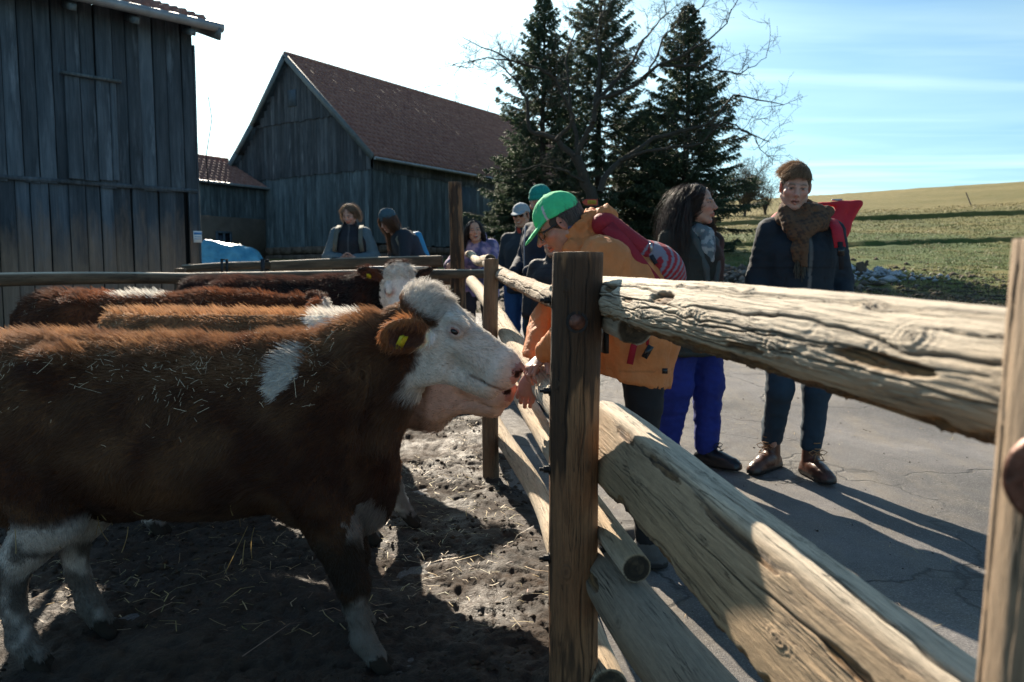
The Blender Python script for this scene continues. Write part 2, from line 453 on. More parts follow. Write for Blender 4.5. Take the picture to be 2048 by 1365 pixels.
# bare soil near the road edge
edge = m.math('ADD', yy.outputs[1], m.math('MULTIPLY', m.math('SUBTRACT', mid, 0.5), 9.0))
xx = m.math('SUBTRACT', yy.outputs[0], 8.0)
soilf = m.rng(m.math('ADD', edge, m.math('MULTIPLY', m.math('MAXIMUM', xx, -20.0), 0.55)), 15.5, 13.5)
soil = m.mix(m.rng(fine, 0.35, 0.65), (0.055, 0.038, 0.025), (0.14, 0.10, 0.065))
m.color(m.mix(soilf, c, soil))
m.bump(m.math('ADD', fine, m.math('MULTIPLY', m.noise(p, 90, 3), 0.4)), 0.05)
meadow = m.m
link('ground', grid_mesh('ground', xs, ys, terr), meadow, kind='structure')

# asphalt farm road
m = Mat('asphalt', rough=0.85)
p = m.coord('Position'); n1 = m.noise(p, 0.9, 5, 0.6); n2 = m.noise(p, 14, 5, 0.7); n3 = m.noise(p, 190, 3, 0.7)
base = m.ramp(m.math('ADD', m.math('MULTIPLY', n1, 0.45), m.math('ADD', m.math('MULTIPLY', n2, 0.25), m.math('MULTIPLY', n3, 0.3))),
              [(0.40, (0.060, 0.058, 0.058)), (0.5, (0.130, 0.123, 0.122)), (0.60, (0.24, 0.225, 0.22))])
vor = m.n('TexVoronoi', feature='DISTANCE_TO_EDGE'); vor.inputs['Scale'].default_value = 0.75
wv = m.n('VectorMath', operation='ADD'); m.l(p, wv.inputs[0])
cn = m.n('TexNoise'); cn.inputs['Scale'].default_value = 1.6; cn.inputs['Detail'].default_value = 6; m.l(p, cn.inputs['Vector']); m.l(cn.outputs['Color'], wv.inputs[1])
m.l(wv.outputs[0], vor.inputs['Vector'])
crack = m.rng(vor.outputs[0], 0.0, 0.016, 1.0, 0.0)
crack = m.math('MULTIPLY', crack, m.rng(n1, 0.40, 0.5))
patch = m.rng(m.noise(m.coord('Position', (0.5, 0.28, 1)), 1.0, 4, 0.6, 1.0), 0.42, 0.62, 0.6, 1.18)
dust = m.rng(m.noise(m.coord('Position', (1.2, 0.5, 1)), 2.2, 6, 0.7), 0.47, 0.68, 0, 0.85)
c = m.mix(dust, base, (0.23, 0.195, 0.15)); pc = m.n('CombineColor'); [m.l(patch, pc.inputs[i]) for i in range(3)]; c = m.mix(1.0, c, pc.outputs[0], 'MULTIPLY')
spk = m.rng(m.noise(p, 130, 3, 0.7), 0.54, 0.68, 0, 0.55); pit = m.rng(m.noise(p, 75, 3, 0.7), 0.42, 0.30, 0, 0.6); c = m.mix(pit, c, (0.045, 0.042, 0.04)); c = m.mix(spk, c, (0.36, 0.34, 0.32))
m.color(m.mix(m.math('MULTIPLY', crack, 0.8), c, (0.03, 0.027, 0.024)))
m.rough(m.rng(n2, 0.3, 0.7, 0.6, 0.95))
m.bump(m.math('ADD', m.math('MULTIPLY', n3, 0.5), m.math('SUBTRACT', m.math('MULTIPLY', n2, 0.4), m.math('MULTIPLY', crack, 0.6))), 0.012)
asphalt = m.m
def roadz(x, y):
    q = np.stack([x, y, 0 * x], -1); return gz(x, y) + 0.006 + 0.014 * fbm(q * 0.8, 3)
link('road', grid_mesh('road', np.linspace(-16, 17, 265), np.concatenate([np.linspace(-3, 9, 140), np.linspace(9.1, 15, 60)]), roadz,
     keep=lambda x, y: (y < road_edge(x) + 0.12 * noise3(np.stack([x * 5, y * 5, 0 * x], -1)))), asphalt, kind='structure')

# trampled mud of the pen
def mudz(x, y, detail=True):
    q = np.stack([x, y, 0 * x], -1)
    h = 0.030 * fbm(q * 2.2, 3)
    if detail:
        h = h + 0.020 * fbm(q * 8 + 3, 5, 0.7) + 0.014 * ridged(q * 24, 4) * sstep(-0.4, 0.3, noise3(q * 2.7 + 8))
        hoof = ridged(q * 7.5 + 5, 2); h = h - 0.014 * sstep(0.3, 0.8, hoof)
    edge = np.clip((fence_x(y) + 0.34 - x) / 0.3, 0, 1)
    return gz(x, y) + 0.03 + h * (0.3 + 0.7 * edge) * 1.0 - (1 - edge) * 0.05
xs = np.concatenate([np.linspace(-9, -2.4, 120), np.linspace(-2.385, 1.2, 350)]); ys = np.concatenate([np.linspace(-0.5, 1.4, 60), np.linspace(1.412, 5.2, 330), np.linspace(5.22, 9.4, 170)])
m = Mat('mud', rough=0.6)
p = m.coord('Position'); n1 = m.noise(p, 1.3, 5, 0.6); n2 = m.noise(p, 17, 6, 0.7); n3 = m.noise(p, 110, 4, 0.7)
f = m.math('ADD', m.math('MULTIPLY', n1, 0.4), m.math('ADD', m.math('MULTIPLY', n2, 0.4), m.math('MULTIPLY', n3, 0.2)))
m.color(m.ramp(f, [(0.38, (0.011, 0.008, 0.006)), (0.49, (0.036, 0.022, 0.013)), (0.57, (0.060, 0.035, 0.019)), (0.68, (0.110, 0.063, 0.034))]))
m.rough(m.rng(m.noise(p, 3.1, 5, 0.65), 0.36, 0.62, 0.5, 0.95))
m.bump(m.math('ADD', n2, m.math('MULTIPLY', n3, 0.6)), 0.02)
mud = m.m
link('pen_ground', grid_mesh('pen_ground', xs, ys, mudz, keep=lambda x, y: (x < fence_x(y) + 0.34 + 0.12 * noise3(np.stack([x * 3, y * 3, 0 * x], -1))) & (y < back_y(x) + 0.5)), mud, kind='structure')

# straw littered on mud and road
def strawbits(name, pts, L, wd, mat, gen, tilt=0.25, **kw):
    n = len(pts); a = gen.uniform(0, 2 * np.pi, n); el = gen.normal(0, tilt, n); l = L * gen.lognormal(-0.35, 0.55, n)
    d = np.stack([np.cos(a) * np.cos(el), np.sin(a) * np.cos(el), np.sin(el)], -1) * l[:, None]
    s = np.stack([-np.sin(a), np.cos(a), 0 * a], -1) * (wd * gen.uniform(0.5, 1.3, n))[:, None]
    bend = np.stack([gen.normal(0, 0.15, n), gen.normal(0, 0.15, n), gen.uniform(0, 0.2, n)], -1) * l[:, None]
    p0, p1, p2 = pts - d / 2, pts + bend, pts + d / 2
    V = np.stack([p0 - s, p0 + s, p1 + s, p1 - s, p2 + s, p2 - s], 1).reshape(-1, 3); b = np.arange(n)[:, None] * 6
    F = np.concatenate([b + [0, 1, 2, 3], b + [3, 2, 4, 5]])
    t = np.array([0.42, 0.31, 0.15]) * gen.uniform(0.35, 1.25, (n, 1)) + gen.normal(0, 0.02, (n, 3))
    return link(name, mesh_np(name, V, F, False, np.repeat(np.clip(t, 0.02, 0.8), 6, 0)), mat, **kw)
straw_mat = tinted('straw', 0.55, 0.2, 60, 0)
g = np.random.default_rng(3)
n = 5200; x = g.uniform(-3.4, 0.5, n); y = g.uniform(1.6, 8.2, n) ** 1.0
k = (x < fence_x(y) + 0.1) & (noise3(np.stack([x * 1.3, y * 1.3, 0 * x], -1)) > -0.35); x, y = x[k], y[k]
strawbits('straw_litter', np.stack([x, y, mudz(x, y) + 0.008], -1), 0.06, 0.0016, straw_mat, g, 0.2, kind='stuff', label='short straw stalks trodden into the muddy pen floor')
n = 2600; x = g.uniform(0.0, 6, n); y = g.uniform(1.3, 10, n); k = (x > fence_x(y) + 0.05) & (noise3(np.stack([x * 1.1, y * 1.1, 5 + 0 * x], -1)) > 0.05 - 0.5 * (x < 1.0)); x, y = x[k], y[k]
strawbits('straw_scatter', np.stack([x, y, roadz(x, y) + 0.004], -1), 0.035, 0.0011, straw_mat, g, 0.06, kind='stuff', label='sparse straw bits blown over the asphalt road')
# mud crumbs and clods, uncountable
def clods(name, pts, size, mat, gen, tint, **kw):
    base = np.array([(1, 0, 0), (-1, 0, 0), (0, 1, 0), (0, -1, 0), (0, 0, 1), (0, 0, -1)], float)
    f = np.array([(0, 2, 4), (2, 1, 4), (1, 3, 4), (3, 0, 4), (2, 0, 5), (1, 2, 5), (3, 1, 5), (0, 3, 5)])
    n = len(pts); s = (size * gen.lognormal(0, 0.5, n))[:, None, None] * gen.uniform(0.5, 1.2, (n, 1, 3)) * [1, 1, 0.6]
    V = (pts[:, None] + base * s * gen.uniform(0.7, 1.3, (n, 6, 1))).reshape(-1, 3); F = (np.arange(n)[:, None, None] * 6 + f).reshape(-1, 3)
    t = np.array(tint) * gen.uniform(0.4, 1.3, (n, 1)); return link(name, mesh_np(name, V, F, True, np.repeat(t, 6, 0)), mat, **kw)
crumb_mat = tinted('soil_crumbs', 0.9, 0.3, 80, 0.003)
n = 9000; x = g.uniform(-3, 0.5, n); y = g.uniform(1.6, 8.2, n); k = (x < fence_x(y) + 0.2) & (noise3(np.stack([x * 2.3, y * 2.3, 0 * x + 4], -1)) > -0.1); x, y = x[k], y[k]
clods('mud_crumbs', np.stack([x, y, mudz(x, y) + 0.002], -1), 0.008, crumb_mat, g, (0.050, 0.032, 0.018), kind='stuff', label='crumbs of trampled mud and dung on the pen floor')
n = 1300; x = g.uniform(0.2, 6, n); y = g.uniform(1.5, 11, n); k = x > fence_x(y) + 0.1; x, y = x[k], y[k]
clods('road_grit', np.stack([x, y, roadz(x, y) + 0.002], -1), 0.0035, crumb_mat, g, (0.05, 0.038, 0.028), kind='stuff', label='dark grit and crumbs scattered on the asphalt')

# grass blades beyond the road and soil clods along its edge
grass_mat = tinted('grass_blades', 0.6, 0.25, 20, 0)
n = 150000; y = 10 + 34 * g.random(n) ** 1.35; x = g.uniform(-0.35, 0.85, n) * y
q = np.stack([x, y, 0 * x], -1); k = (y > road_edge(x) + 0.1) & (~((x < -1.5) & (y > 17))) & (fbm(q * 0.7, 3) + 0.35 * sstep(0, 6, y - road_edge(x)) > 0.0)
x, y, q = x[k], y[k], q[k]; n = len(x); b = np.stack([x, y, terr(x, y)], -1)
h = g.uniform(0.02, 0.06, n) * (0.7 + 0.012 * y) * (1 + 0.8 * np.clip(fbm(q * 1.5, 3), -1, 1)); a = g.uniform(0, 6.28, n); w = 0.006 * (0.7 + 0.035 * y)
s = np.stack([np.cos(a), np.sin(a), 0 * a], -1) * (w * g.uniform(0.6, 1.4, n))[:, None]; lean = np.stack([g.normal(0, 0.5, n), g.normal(0, 0.5, n), np.ones(n)], -1) * h[:, None]
V = np.stack([b - s, b + s, b + lean], 1).reshape(-1, 3)
dryf = np.clip(0.5 + 1.2 * fbm(q * 0.6 + 40, 3) + 0.02 * (y - 18) + g.normal(0, 0.22, n), 0, 1)[:, None]
t = (np.array([0.065, 0.13, 0.012]) * (1 - dryf) + np.array([0.28, 0.22, 0.07]) * dryf) * g.uniform(0.55, 1.1, (n, 1))
link('grass', mesh_np('grass', V, np.arange(3 * n).reshape(-1, 3), False, np.repeat(t, 3, 0)), grass_mat, kind='stuff', label='short winter grass of the meadow beyond the road')
n = 3600; x = g.uniform(1.5, 11, n); y = 12.2 + g.gamma(2, 1.5, n); k = (y > road_edge(x) - 0.3); x, y = x[k], y[k]
clods('soil_clods', np.stack([x, y, terr(x, y) + 0.01], -1), 0.035, crumb_mat, g, (0.10, 0.075, 0.05), kind='stuff', label='loose soil clods along the grassy road verge')
# ------------------------------------------------------------------ barns
def wood_boards(name, dark, light, worn=None, worn_z=(0.6, 1.3), zs=1.0):
    m = Mat(name, rough=0.85)
    v = m.coord('Position', (26, 26, 1.3), rnd=1.0); gr = m.noise(v, 1, 8, 0.72, 0.6)
    v2 = m.coord('Position', (3, 3, 0.7), rnd=1.0); st = m.noise(v2, 1, 5, 0.6)
    oi = m.n('ObjectInfo')
    c = m.mix(m.rng(gr, 0.32, 0.68), dark, light)
    c = m.mix(m.rng(st, 0.35, 0.7, 0, 0.75), c, tuple(q * 0.35 for q in dark))
    pale = m.rng(m.noise(m.coord('Position', (7, 7, 0.8), rnd=1.0), 1, 6, 0.7), 0.56, 0.76, 0, 0.7)
    c = m.mix(pale, c, tuple(min(1, q * 1.9) for q in light))
    vr = m.rng(oi.outputs['Random'], 0, 1, 0.62, 1.35); g_ = m.n('CombineColor'); [m.l(vr, g_.inputs[i]) for i in range(3)]
    c = m.mix(1.0, c, g_.outputs[0], 'MULTIPLY')
    if worn:
        z = m.n('SeparateXYZ'); m.l(m.n('NewGeometry').outputs['Position'], z.inputs[0])
        hz = m.math('ADD', z.outputs[2], m.math('MULTIPLY', m.math('SUBTRACT', m.noise(m.coord('Position', (5, 5, 1.2), rnd=1.0), 1, 6, 0.7), 0.5), -1.6))
        wf = m.rng(hz, worn_z[1], worn_z[0], 0, 0.85)
        c = m.mix(wf, c, m.mix(m.rng(gr, 0.3, 0.7), tuple(q * 0.55 for q in worn), worn))
    m.color(c)
    m.bump(gr, 0.01)
    return m.m
board_dark = wood_boards('weathered_dark_boards', (0.042, 0.064, 0.084), (0.135, 0.165, 0.195))
board_low = wood_boards('weathered_low_boards', (0.038, 0.060, 0.082), (0.130, 0.158, 0.190), worn=(0.33, 0.22, 0.15), worn_z=(1.35, 2.05))
board_grey = wood_boards('weathered_grey_boards', (0.055, 0.082, 0.098), (0.20, 0.23, 0.24))
board_mid = wood_boards('weathered_gable_boards', (0.042, 0.058, 0.072), (0.165, 0.155, 0.155))
m = Mat('roof_tiles', rough=0.75)
v = m.coord('Position', rnd=1.0)
oi = m.n('ObjectInfo')
m.color(m.mix(m.rng(m.noise(v, 3.5, 6, 0.7), 0.35, 0.68), (0.27, 0.115, 0.090), m.mix(m.rng(m.noise(v, 14, 3), 0.3, 0.7), (0.40, 0.18, 0.135), (0.50, 0.27, 0.20))))
m.bump(m.noise(v, 40, 4), 0.01); tile_mat = m.m
m = Mat('barn_plaster', rough=0.9); v = m.coord('Position')
m.color(m.mix(m.rng(m.noise(v, 1.8, 6, 0.7), 0.3, 0.7), (0.16, 0.115, 0.085), (0.27, 0.20, 0.15))); m.bump(m.noise(v, 25, 5), 0.02); plaster = m.m
m = Mat('field_stones', rough=0.9); v = m.coord('Position', rnd=2.0)
m.color(m.mix(m.rng(m.noise(v, 5, 6, 0.7), 0.3, 0.7), (0.09, 0.06, 0.045), (0.23, 0.16, 0.12))); m.bump(m.noise(v, 20, 5), 0.03); stone_mat = m.m
trim_mat = plain('painted_verge', (0.14, 0.16, 0.165), 0.6, 0.2, 5, 0.003)
zinc = plain('zinc_gutter', (0.30, 0.31, 0.32), 0.5, 0.2, 8, 0.002, Metallic=0.4)
dark_in = plain('dark_interior', (0.006, 0.006, 0.007), 0.9)

def board_mesh(seed):
    g = random.Random(seed); mb = MB(); nz = 7
    # a plank 1 wide, 1 high, 1 thick: cupped face and slightly wavy edges
    V = []
    for i in range(nz):
        z = i / (nz - 1); w0 = -0.5 + g.uniform(0, 0.035); w1 = 0.5 - g.uniform(0, 0.035); c = g.uniform(0.75, 1.0)
        V += [(w0, 0, z), (w0, c, z), (0, c * g.uniform(0.82, 0.98), z), (w1, c, z), (w1, 0, z)]
    F = []
    for i in range(nz - 1):
        for k in range(4): a = i * 5 + k; F.append((a, a + 5, a + 6, a + 1))
    F4 = np.array(F); mb.add(V, F4)
    mb.add([V[0], V[1], V[2], V[3], V[4]], np.array([(0, 1, 2), (0, 2, 4), (2, 3, 4)]))
    t = V[-5:]; mb.add(t, np.array([(0, 2, 1), (0, 4, 2), (2, 4, 3)]))
    return mb.mesh('board')
BOARDS = {}
def board(parent, mat, u, v, z0, w, h, th, tilt=0.0, variant=0):
    key = (mat.name, variant)
    if key not in BOARDS:
        BOARDS[key] = board_mesh(hash(variant) * 7 + 3); BOARDS[key].materials.append(mat)
    o = link('board', BOARDS[key], None, parent)
    o.location = (u, v, z0); o.scale = (w, th, h); o.rotation_euler = (0, tilt, 0)
    return o
def board_row(parent, mat, u0, u1, v, zb, zt, w, gen, th=0.03, flip=True, gap=0.008, jb=0.03, step=0.012):
    u = u0; k = 0
    while u < u1 - 0.03:
        ww = min(w * gen.uniform(0.78, 1.25), u1 - u)
        c = u + ww / 2; z0 = (zb(c) if callable(zb) else zb) + gen.uniform(-jb, jb * 0.3); z1 = zt(c) if callable(zt) else zt
        if z1 - z0 > 0.05:
            o = board(parent, mat, c, v + (k % 2) * step + gen.uniform(0, 0.006), z0, ww - gap, z1 - z0, th, gen.uniform(-0.004, 0.004), gen.randrange(4))
            if flip: o.rotation_euler = (0, -o.rotation_euler[1], math.pi)
        u += ww; k += 1
def tile_field(name, O, U, S, nu, ns, mat, parent, tw=0.24, ts=0.33, single=None, **kw):
    """interlocking tiles: O corner at the eave, U unit along the eave, S unit up the slope; joined, one curved pan per tile"""
    O, U, S = [np.array(q, float) for q in (O, U, S)]; N = np.cross(U, S); N /= np.linalg.norm(N)
    g = np.random.default_rng(5); prof = np.array([(0, 0.0), (0.12, 0.042), (0.3, 0.05), (0.45, 0.012), (0.98, 0.006)]); V = []; F = []
    I, J = np.meshgrid(np.arange(nu), np.arange(ns), indexing='ij'); I = I.ravel(); J = J.ravel(); n = len(I)
    if single is not None:      # the tiles that show largest are laid one by one, sharing one mesh
        a0 = np.array([(a * tw, 0, hgt + 0.032) for a, hgt in prof]); a1 = np.array([(a * tw, ts * 1.06, hgt) for a, hgt in prof]); a2 = np.array([(a * tw, 0, -0.004) for a, hgt in prof])
        k4 = np.arange(4); key = ('tile', tw, ts)
        if key not in BOARDS:
            BOARDS[key] = mesh_np('roof_tile', np.concatenate([a0, a1, a2]), np.concatenate([np.stack([k4, k4 + 1, k4 + 6, k4 + 5], 1), np.stack([k4 + 10, k4 + 11, k4 + 1, k4], 1)]), False); BOARDS[key].materials.append(mat)
        sel = single(I, J); rot = Matrix([[U[q], S[q], N[q]] for q in range(3)]).to_euler()
        for i_, j_ in zip(I[sel], J[sel]):
            o = link('roof_tile', BOARDS[key], None, parent); o.location = O + i_ * tw * U + (j_ * ts + g.normal(0, 0.006)) * S + g.normal(0, 0.003) * N; o.rotation_euler = (rot[0] + g.normal(0, 0.006), rot[1] + g.normal(0, 0.006), rot[2])
        I, J = I[~sel], J[~sel]; n = len(I)
        if n == 0: return None
    ou = I * tw; os_ = J * ts + g.normal(0, 0.006, n); lift = g.normal(0, 0.003, n)
    P = []
    for (a, hgt) in prof:
        for (sv, hh) in ((0.0, 0.032), (ts * 1.06, 0.0)):
            P.append(O + (ou + a * tw)[:, None] * U + (os_ + sv)[:, None] * S + (hgt + hh + lift)[:, None] * N)
    for (a, hgt) in prof:      # front lip
        P.append(O + (ou + a * tw)[:, None] * U + os_[:, None] * S + (lift - 0.004)[:, None] * N)
    V = np.stack(P, 1); b = np.arange(n)[:, None] * V.shape[1]; F = []
    for k in range(4):
        F.append(b + [2 * k, 2 * k + 2, 2 * k + 3, 2 * k + 1]); F.append(b + [10 + k, 10 + k + 1, 2 * k + 2, 2 * k])
    return link(name, mesh_np(name, V.reshape(-1, 3), np.concatenate(F), False), mat, parent, **kw)

# ---- left barn: local x runs along the wall away from the camera, local -y faces the yard
gen = random.Random(11)
Eb = Vector((-0.401 * 11, 11, 0))
az = math.atan2(0.69, 0.724)
lb = empty('timber_barn', (Eb.x, Eb.y, 0.0), az, label='tall dark timber barn at the left edge with zinc gutter', cat='barn')
EH = 4.62; SEAM = 2.42; BASE = 0.1
MB().box((-5, 0.16, 2.40), (10, 0.2, 4.56)).build('wall', dark_in, lb)
# board faces point to local -y: flip by rotating the row's parent axis (boards grow +y), so v is negative
def face_row(mat, u0, u1, zb, zt, w, v0, **kw): board_row(lb, mat, u0, u1, v0, zb, zt, w, gen, **kw)
face_row(board_dark, -9.6, 0, SEAM - 0.02, EH + 0.05, 0.175, 0.025, th=0.045)
face_row(board_low, -9.6, -0.16, BASE, SEAM + 0.03, 0.19, 0.055, th=0.035, jb=0.04)
board(lb, board_low, -0.07, -0.03, BASE, 0.13, SEAM - BASE, 0.05)
MB().box((-4.8, 0.0, SEAM + 0.0), (9.6, 0.03, 0.05)).build('drip_board', board_dark, lb)
# loading hatch: its own short boards under a ledge
hx0, hx1, hzt = -1.62, -1.02, 3.72
board_row(lb, board_dark, hx0, hx1, -0.03, SEAM + 0.06, hzt, 0.16, gen, th=0.03)
MB().box(((hx0 + hx1) / 2, -0.075, hzt + 0.02), (hx1 - hx0 + 0.1, 0.06, 0.035)).build('hatch_ledge', board_grey, lb)
# gnawed holes at the foot
for hx in (-1.13, -1.27): MB().tube([(hx, -0.045, 0.78), (hx + 0.01, -0.045, 0.98)], [0.035, 0.03], 8).build('knot_hole', dark_in, lb)
# side wall at the far end
for k in range(12):
    board(lb, board_dark, 0.012, 0.1 + 0.18 * k, 0.6, 0.17, EH - 0.8 + 0.06 * k, 0.03).rotation_euler = (0, 0, R(-90))
# roof
sl = R(20); S_ = (0, math.cos(sl), math.sin(sl)); over = 0.34
slab = MB(); L = 10.4
slab.add([(-10, -over, EH - 0.06), (0.18, -over, EH - 0.06), (0.18, 6, EH - 0.06 + (6 + over) * math.tan(sl)), (-10, 6, EH - 0.06 + (6 + over) * math.tan(sl)),
          (-10, -over, EH + 0.02), (0.18, -over, EH + 0.02), (0.18, 6, EH + 0.02 + (6 + over) * math.tan(sl)), (-10, 6, EH + 0.02 + (6 + over) * math.tan(sl))],
         [(3, 2, 1, 0), (4, 5, 6, 7), (0, 1, 5, 4), (1, 2, 6, 5), (2, 3, 7, 6), (3, 0, 4, 7)]); slab.build('roof', board_dark, lb)
tile_field('roof_tiles', (-9.9, -over - 0.03, EH + 0.03), (1, 0, 0), S_, 42, 19, tile_mat, lb, kind='stuff', single=lambda i, j: (i >= 27) & (j < 19))
for k in range(14):
    MB().box((-0.12 - 0.72 * k, -over * 0.5, EH - 0.11 + 0.03), (0.08, over + 0.02, 0.08), rot=(sl, 0, 0)).build('rafter', board_grey, lb)
MB().tube([(-10, -over - 0.07, EH - 0.02), (0.26, -over - 0.07, EH - 0.02)], 0.062, 10).build('gutter', zinc, lb, smooth=True)
MB().box((0.2, 2.8, EH + 1.06), (0.05, 6.9, 0.16), rot=(sl, 0, 0)).build('verge_board', trim_mat, lb)
MB().tube([(0.16, -0.1, EH - 0.9), (0.2, -0.1, EH - 1.2), (0.1, -0.1, 2.9), (0.12, -0.1, 2.5)], 0.007, 5).build('cable', dark_in, lb)
# notice on the corner
white = plain('white_print', (0.75, 0.76, 0.76), 0.5, 0.05); bluep = plain('blue_print', (0.05, 0.22, 0.5), 0.5, 0.05)
nb = empty('notice_sign', (0, 0, 0), 0, label='small white and blue notice nailed to the corner of the dark barn', cat='sign')
pn = lb.matrix_basis @ Vector((0, 0, 0)); nb.location = Eb + Vector((math.cos(az) * -0.06 + math.sin(az) * 0.11, math.sin(az) * -0.06 - math.cos(az) * 0.11, 1.78)); nb.rotation_euler = (0, 0, az)
MB().box((0, 0, 0), (0.115, 0.012, 0.16)).build('panel', white, nb); MB().box((0, -0.009, 0.045), (0.105, 0.004, 0.03)).build('print', bluep, nb)
MB().box((0, -0.009, 0.0), (0.09, 0.004, 0.008)).build('print', bluep, nb); MB().box((0, -0.009, -0.03), (0.09, 0.004, 0.006)).build('print', bluep, nb)

# ---- big barn: local x along the long wall (away), local y along the gable (to the left)
C = Vector((-0.178 * 28, 28, 0)); azl = math.atan2(0.826, 0.563)
bb = empty('gabled_barn', (C.x, C.y, 0.0), azl, label='large timber barn with a long red tiled roof behind the yard', cat='barn')
GW, EV, AP, LEN, FOOT = 7.9, 5.62, 9.42, 17.0, 2.3
half = 3.95; 
def gable_top(v):                 # roof underside over the gable, flared towards the left eave
    if v < 4.15: return EV + (AP - EV) * (v / 4.15)
    t = (v - 4.15) / (GW - 4.15); return AP - (AP - 5.45) * (t * 1.13 - 0.13 * t * t * t)
core = MB(); core.add([(0.12, 0.1, 1), (0.12, 7.6, 1), (0.12, 7.6, 5.3), (0.12, 4.15, AP - 0.2), (0.12, 0.1, EV - 0.1)], [(0, 1, 2), (0, 2, 3), (0, 3, 4)])
core.add([(0.12, 0.1, 1), (LEN, 0.1, 1), (LEN, 0.1, EV), (0.12, 0.1, EV)], [(0, 1, 2, 3)]).add([(LEN, 0.1, 1), (LEN, 7.6, 1), (LEN, 7.6, 5.3), (LEN, 4.15, AP - 0.2), (LEN, 0.1, EV)], [(0, 1, 2), (0, 2, 3), (0, 3, 4)])
core.add([(0.12, 7.6, 1), (LEN, 7.6, 1), (LEN, 7.6, 5.3), (0.12, 7.6, 5.3)], [(3, 2, 1, 0)])
core.build('wall', dark_in, bb)
gen = random.Random(4)
def bwall(mat, side, a0, a1, out, zb, zt, w, th=0.03):
    a = a0; k = 0
    while a < a1 - 0.02:
        ww = min(w * gen.uniform(0.75, 1.3), a1 - a); c = a + ww / 2; z1 = zt(c) if callable(zt) else zt; z0 = zb + gen.uniform(-0.05, 0.02)
        if z1 - z0 > 0.06:
            if side == 'gable': o = board(bb, mat, -out, c, z0, ww - 0.012, z1 - z0, th, 0, gen.randrange(4)); o.rotation_euler = (0, 0, R(90))
            else: o = board(bb, mat, c, -out, z0, ww - 0.012, z1 - z0, th, 0, gen.randrange(4)); o.rotation_euler = (0, 0, R(180))
        a += ww; k += 1
bwall(board_grey, 'gable', 0, 7.0, 0.0, FOOT, 5.08, 0.19)
bwall(board_mid, 'gable', 0, 7.7, 0.045, 5.02, lambda v: min(7.12, gable_top(v) - 0.03), 0.19)
bwall(board_mid, 'gable', 0.6, 7.2, 0.09, 7.07, lambda v: gable_top(v) - 0.03, 0.19)
bwall(board_grey, 'long', 0, LEN, 0.0, FOOT + 0.1, 5.02, 0.21)
bwall(board_mid, 'long', 0, LEN, 0.04, 4.98, EV - 0.02, 0.21)
MB().box((5.4, -0.055, 4.1), (1.3, 0.06, 1.5)).build('barn_door', board_dark, bb)
MB().box((11.2, -0.06, 5.25), (1.6, 0.04, 0.4)).build('vent_shutter', board_grey, bb)
MB().box((-0.14, 4.0, 7.95), (0.04, 0.45, 0.6)).build('gable_hatch', board_dark, bb)
# fieldstone plinth, laid stones
g = random.Random(2)
def rock_mesh(seed, n=1):
    gg = np.random.default_rng(seed); v = []; f = []
    base = [(x, y, z) for x in (-1, 1) for y in (-1, 1) for z in (-1, 1)]
    v = np.array(base) * 0.5 * gg.uniform(0.8, 1.05, (8, 3)); mb = MB(); mb.add(v, [(0, 1, 3, 2), (4, 6, 7, 5), (0, 4, 5, 1), (2, 3, 7, 6), (0, 2, 6, 4), (1, 5, 7, 3)])
    me = mb.mesh('stone'); me.materials.append(stone_mat); return me
RK = [rock_mesh(s) for s in range(5)]
for side, ln in (('gable', 7.7), ('long', 9.0)):
    for row in range(3):
        a = -0.1 + 0.2 * row
        while a < ln:
            w = g.uniform(0.35, 0.65); o = link('stone', RK[g.randrange(5)], None, bb); z = 1.45 + 0.3 * row + 0.15
            o.location = (-0.02, a + w / 2, z) if side == 'gable' else (a + w / 2, -0.02, z)
            o.scale = (0.3, w, 0.28) if side == 'gable' else (w, 0.3, 0.28); a += w + 0.02
# roof: right slope, left slope (flared), verge boards, ridge
ov = 0.35
def slope_pts(x):      # polyline of the roof section at local x, from the right eave over the ridge to the left eave
    return [(x, -ov, EV - ov * 0.91), (x, 4.15, AP + 0.02), (x, 6.2, gable_top(6.2) + 0.03), (x, 7.2, gable_top(7.2) + 0.04), (x, 8.25, 5.12)]
a, b = slope_pts(-0.3), slope_pts(LEN + 0.3); rf = MB()
for k in range(4):
    p = [a[k], b[k], b[k + 1], a[k + 1]]; q = [(x, y, z + 0.1) for x, y, z in p]
    rf.add(p + q, [(3, 2, 1, 0), (4, 5, 6, 7), (0, 1, 5, 4), (1, 2, 6, 5), (2, 3, 7, 6), (3, 0, 4, 7)])
rf.build('roof', board_dark, bb)
sv = Vector((0, 4.15 + ov, AP + 0.02 - (EV - ov * 0.91))); SL = sv.length; sv.normalize()
tile_field('roof_tiles', (-0.32, -ov - 0.04, EV - ov * 0.91 + 0.10), (1, 0, 0), tuple(sv), int((LEN + 0.6) / 0.24), int(SL / 0.3) , tile_mat, bb, ts=0.3, kind='stuff', single=lambda i, j: i < 14)
sv2 = Vector((0, -(6.2 - 4.15), AP + 0.02 - gable_top(6.2) - 0.03)); 
tile_field('roof_tiles', (LEN + 0.3, 6.2, gable_top(6.2) + 0.13), (-1, 0, 0), tuple(sv2.normalized()), 73, int(2.9 / 0.3), tile_mat, bb, ts=0.3, kind='stuff')
for k in range(4):
    p, q = Vector(a[k]), Vector(a[k + 1]); d = (q - p); mid = (p + q) / 2; ang = math.atan2(d.z, d.y)
    MB().box((-0.33, mid.y, mid.z + 0.06), (0.05, d.length + 0.02, 0.22), rot=(ang, 0, 0)).build('verge_board', trim_mat, bb)
rd = MB()
for k in range(45): x = -0.3 + k * 0.395; rd.tube([(x, 4.15, AP + 0.13), (x + 0.41, 4.15, AP + 0.15)], [0.13, 0.115], 8)
rd.build('ridge_tiles', tile_mat, bb, smooth=True)
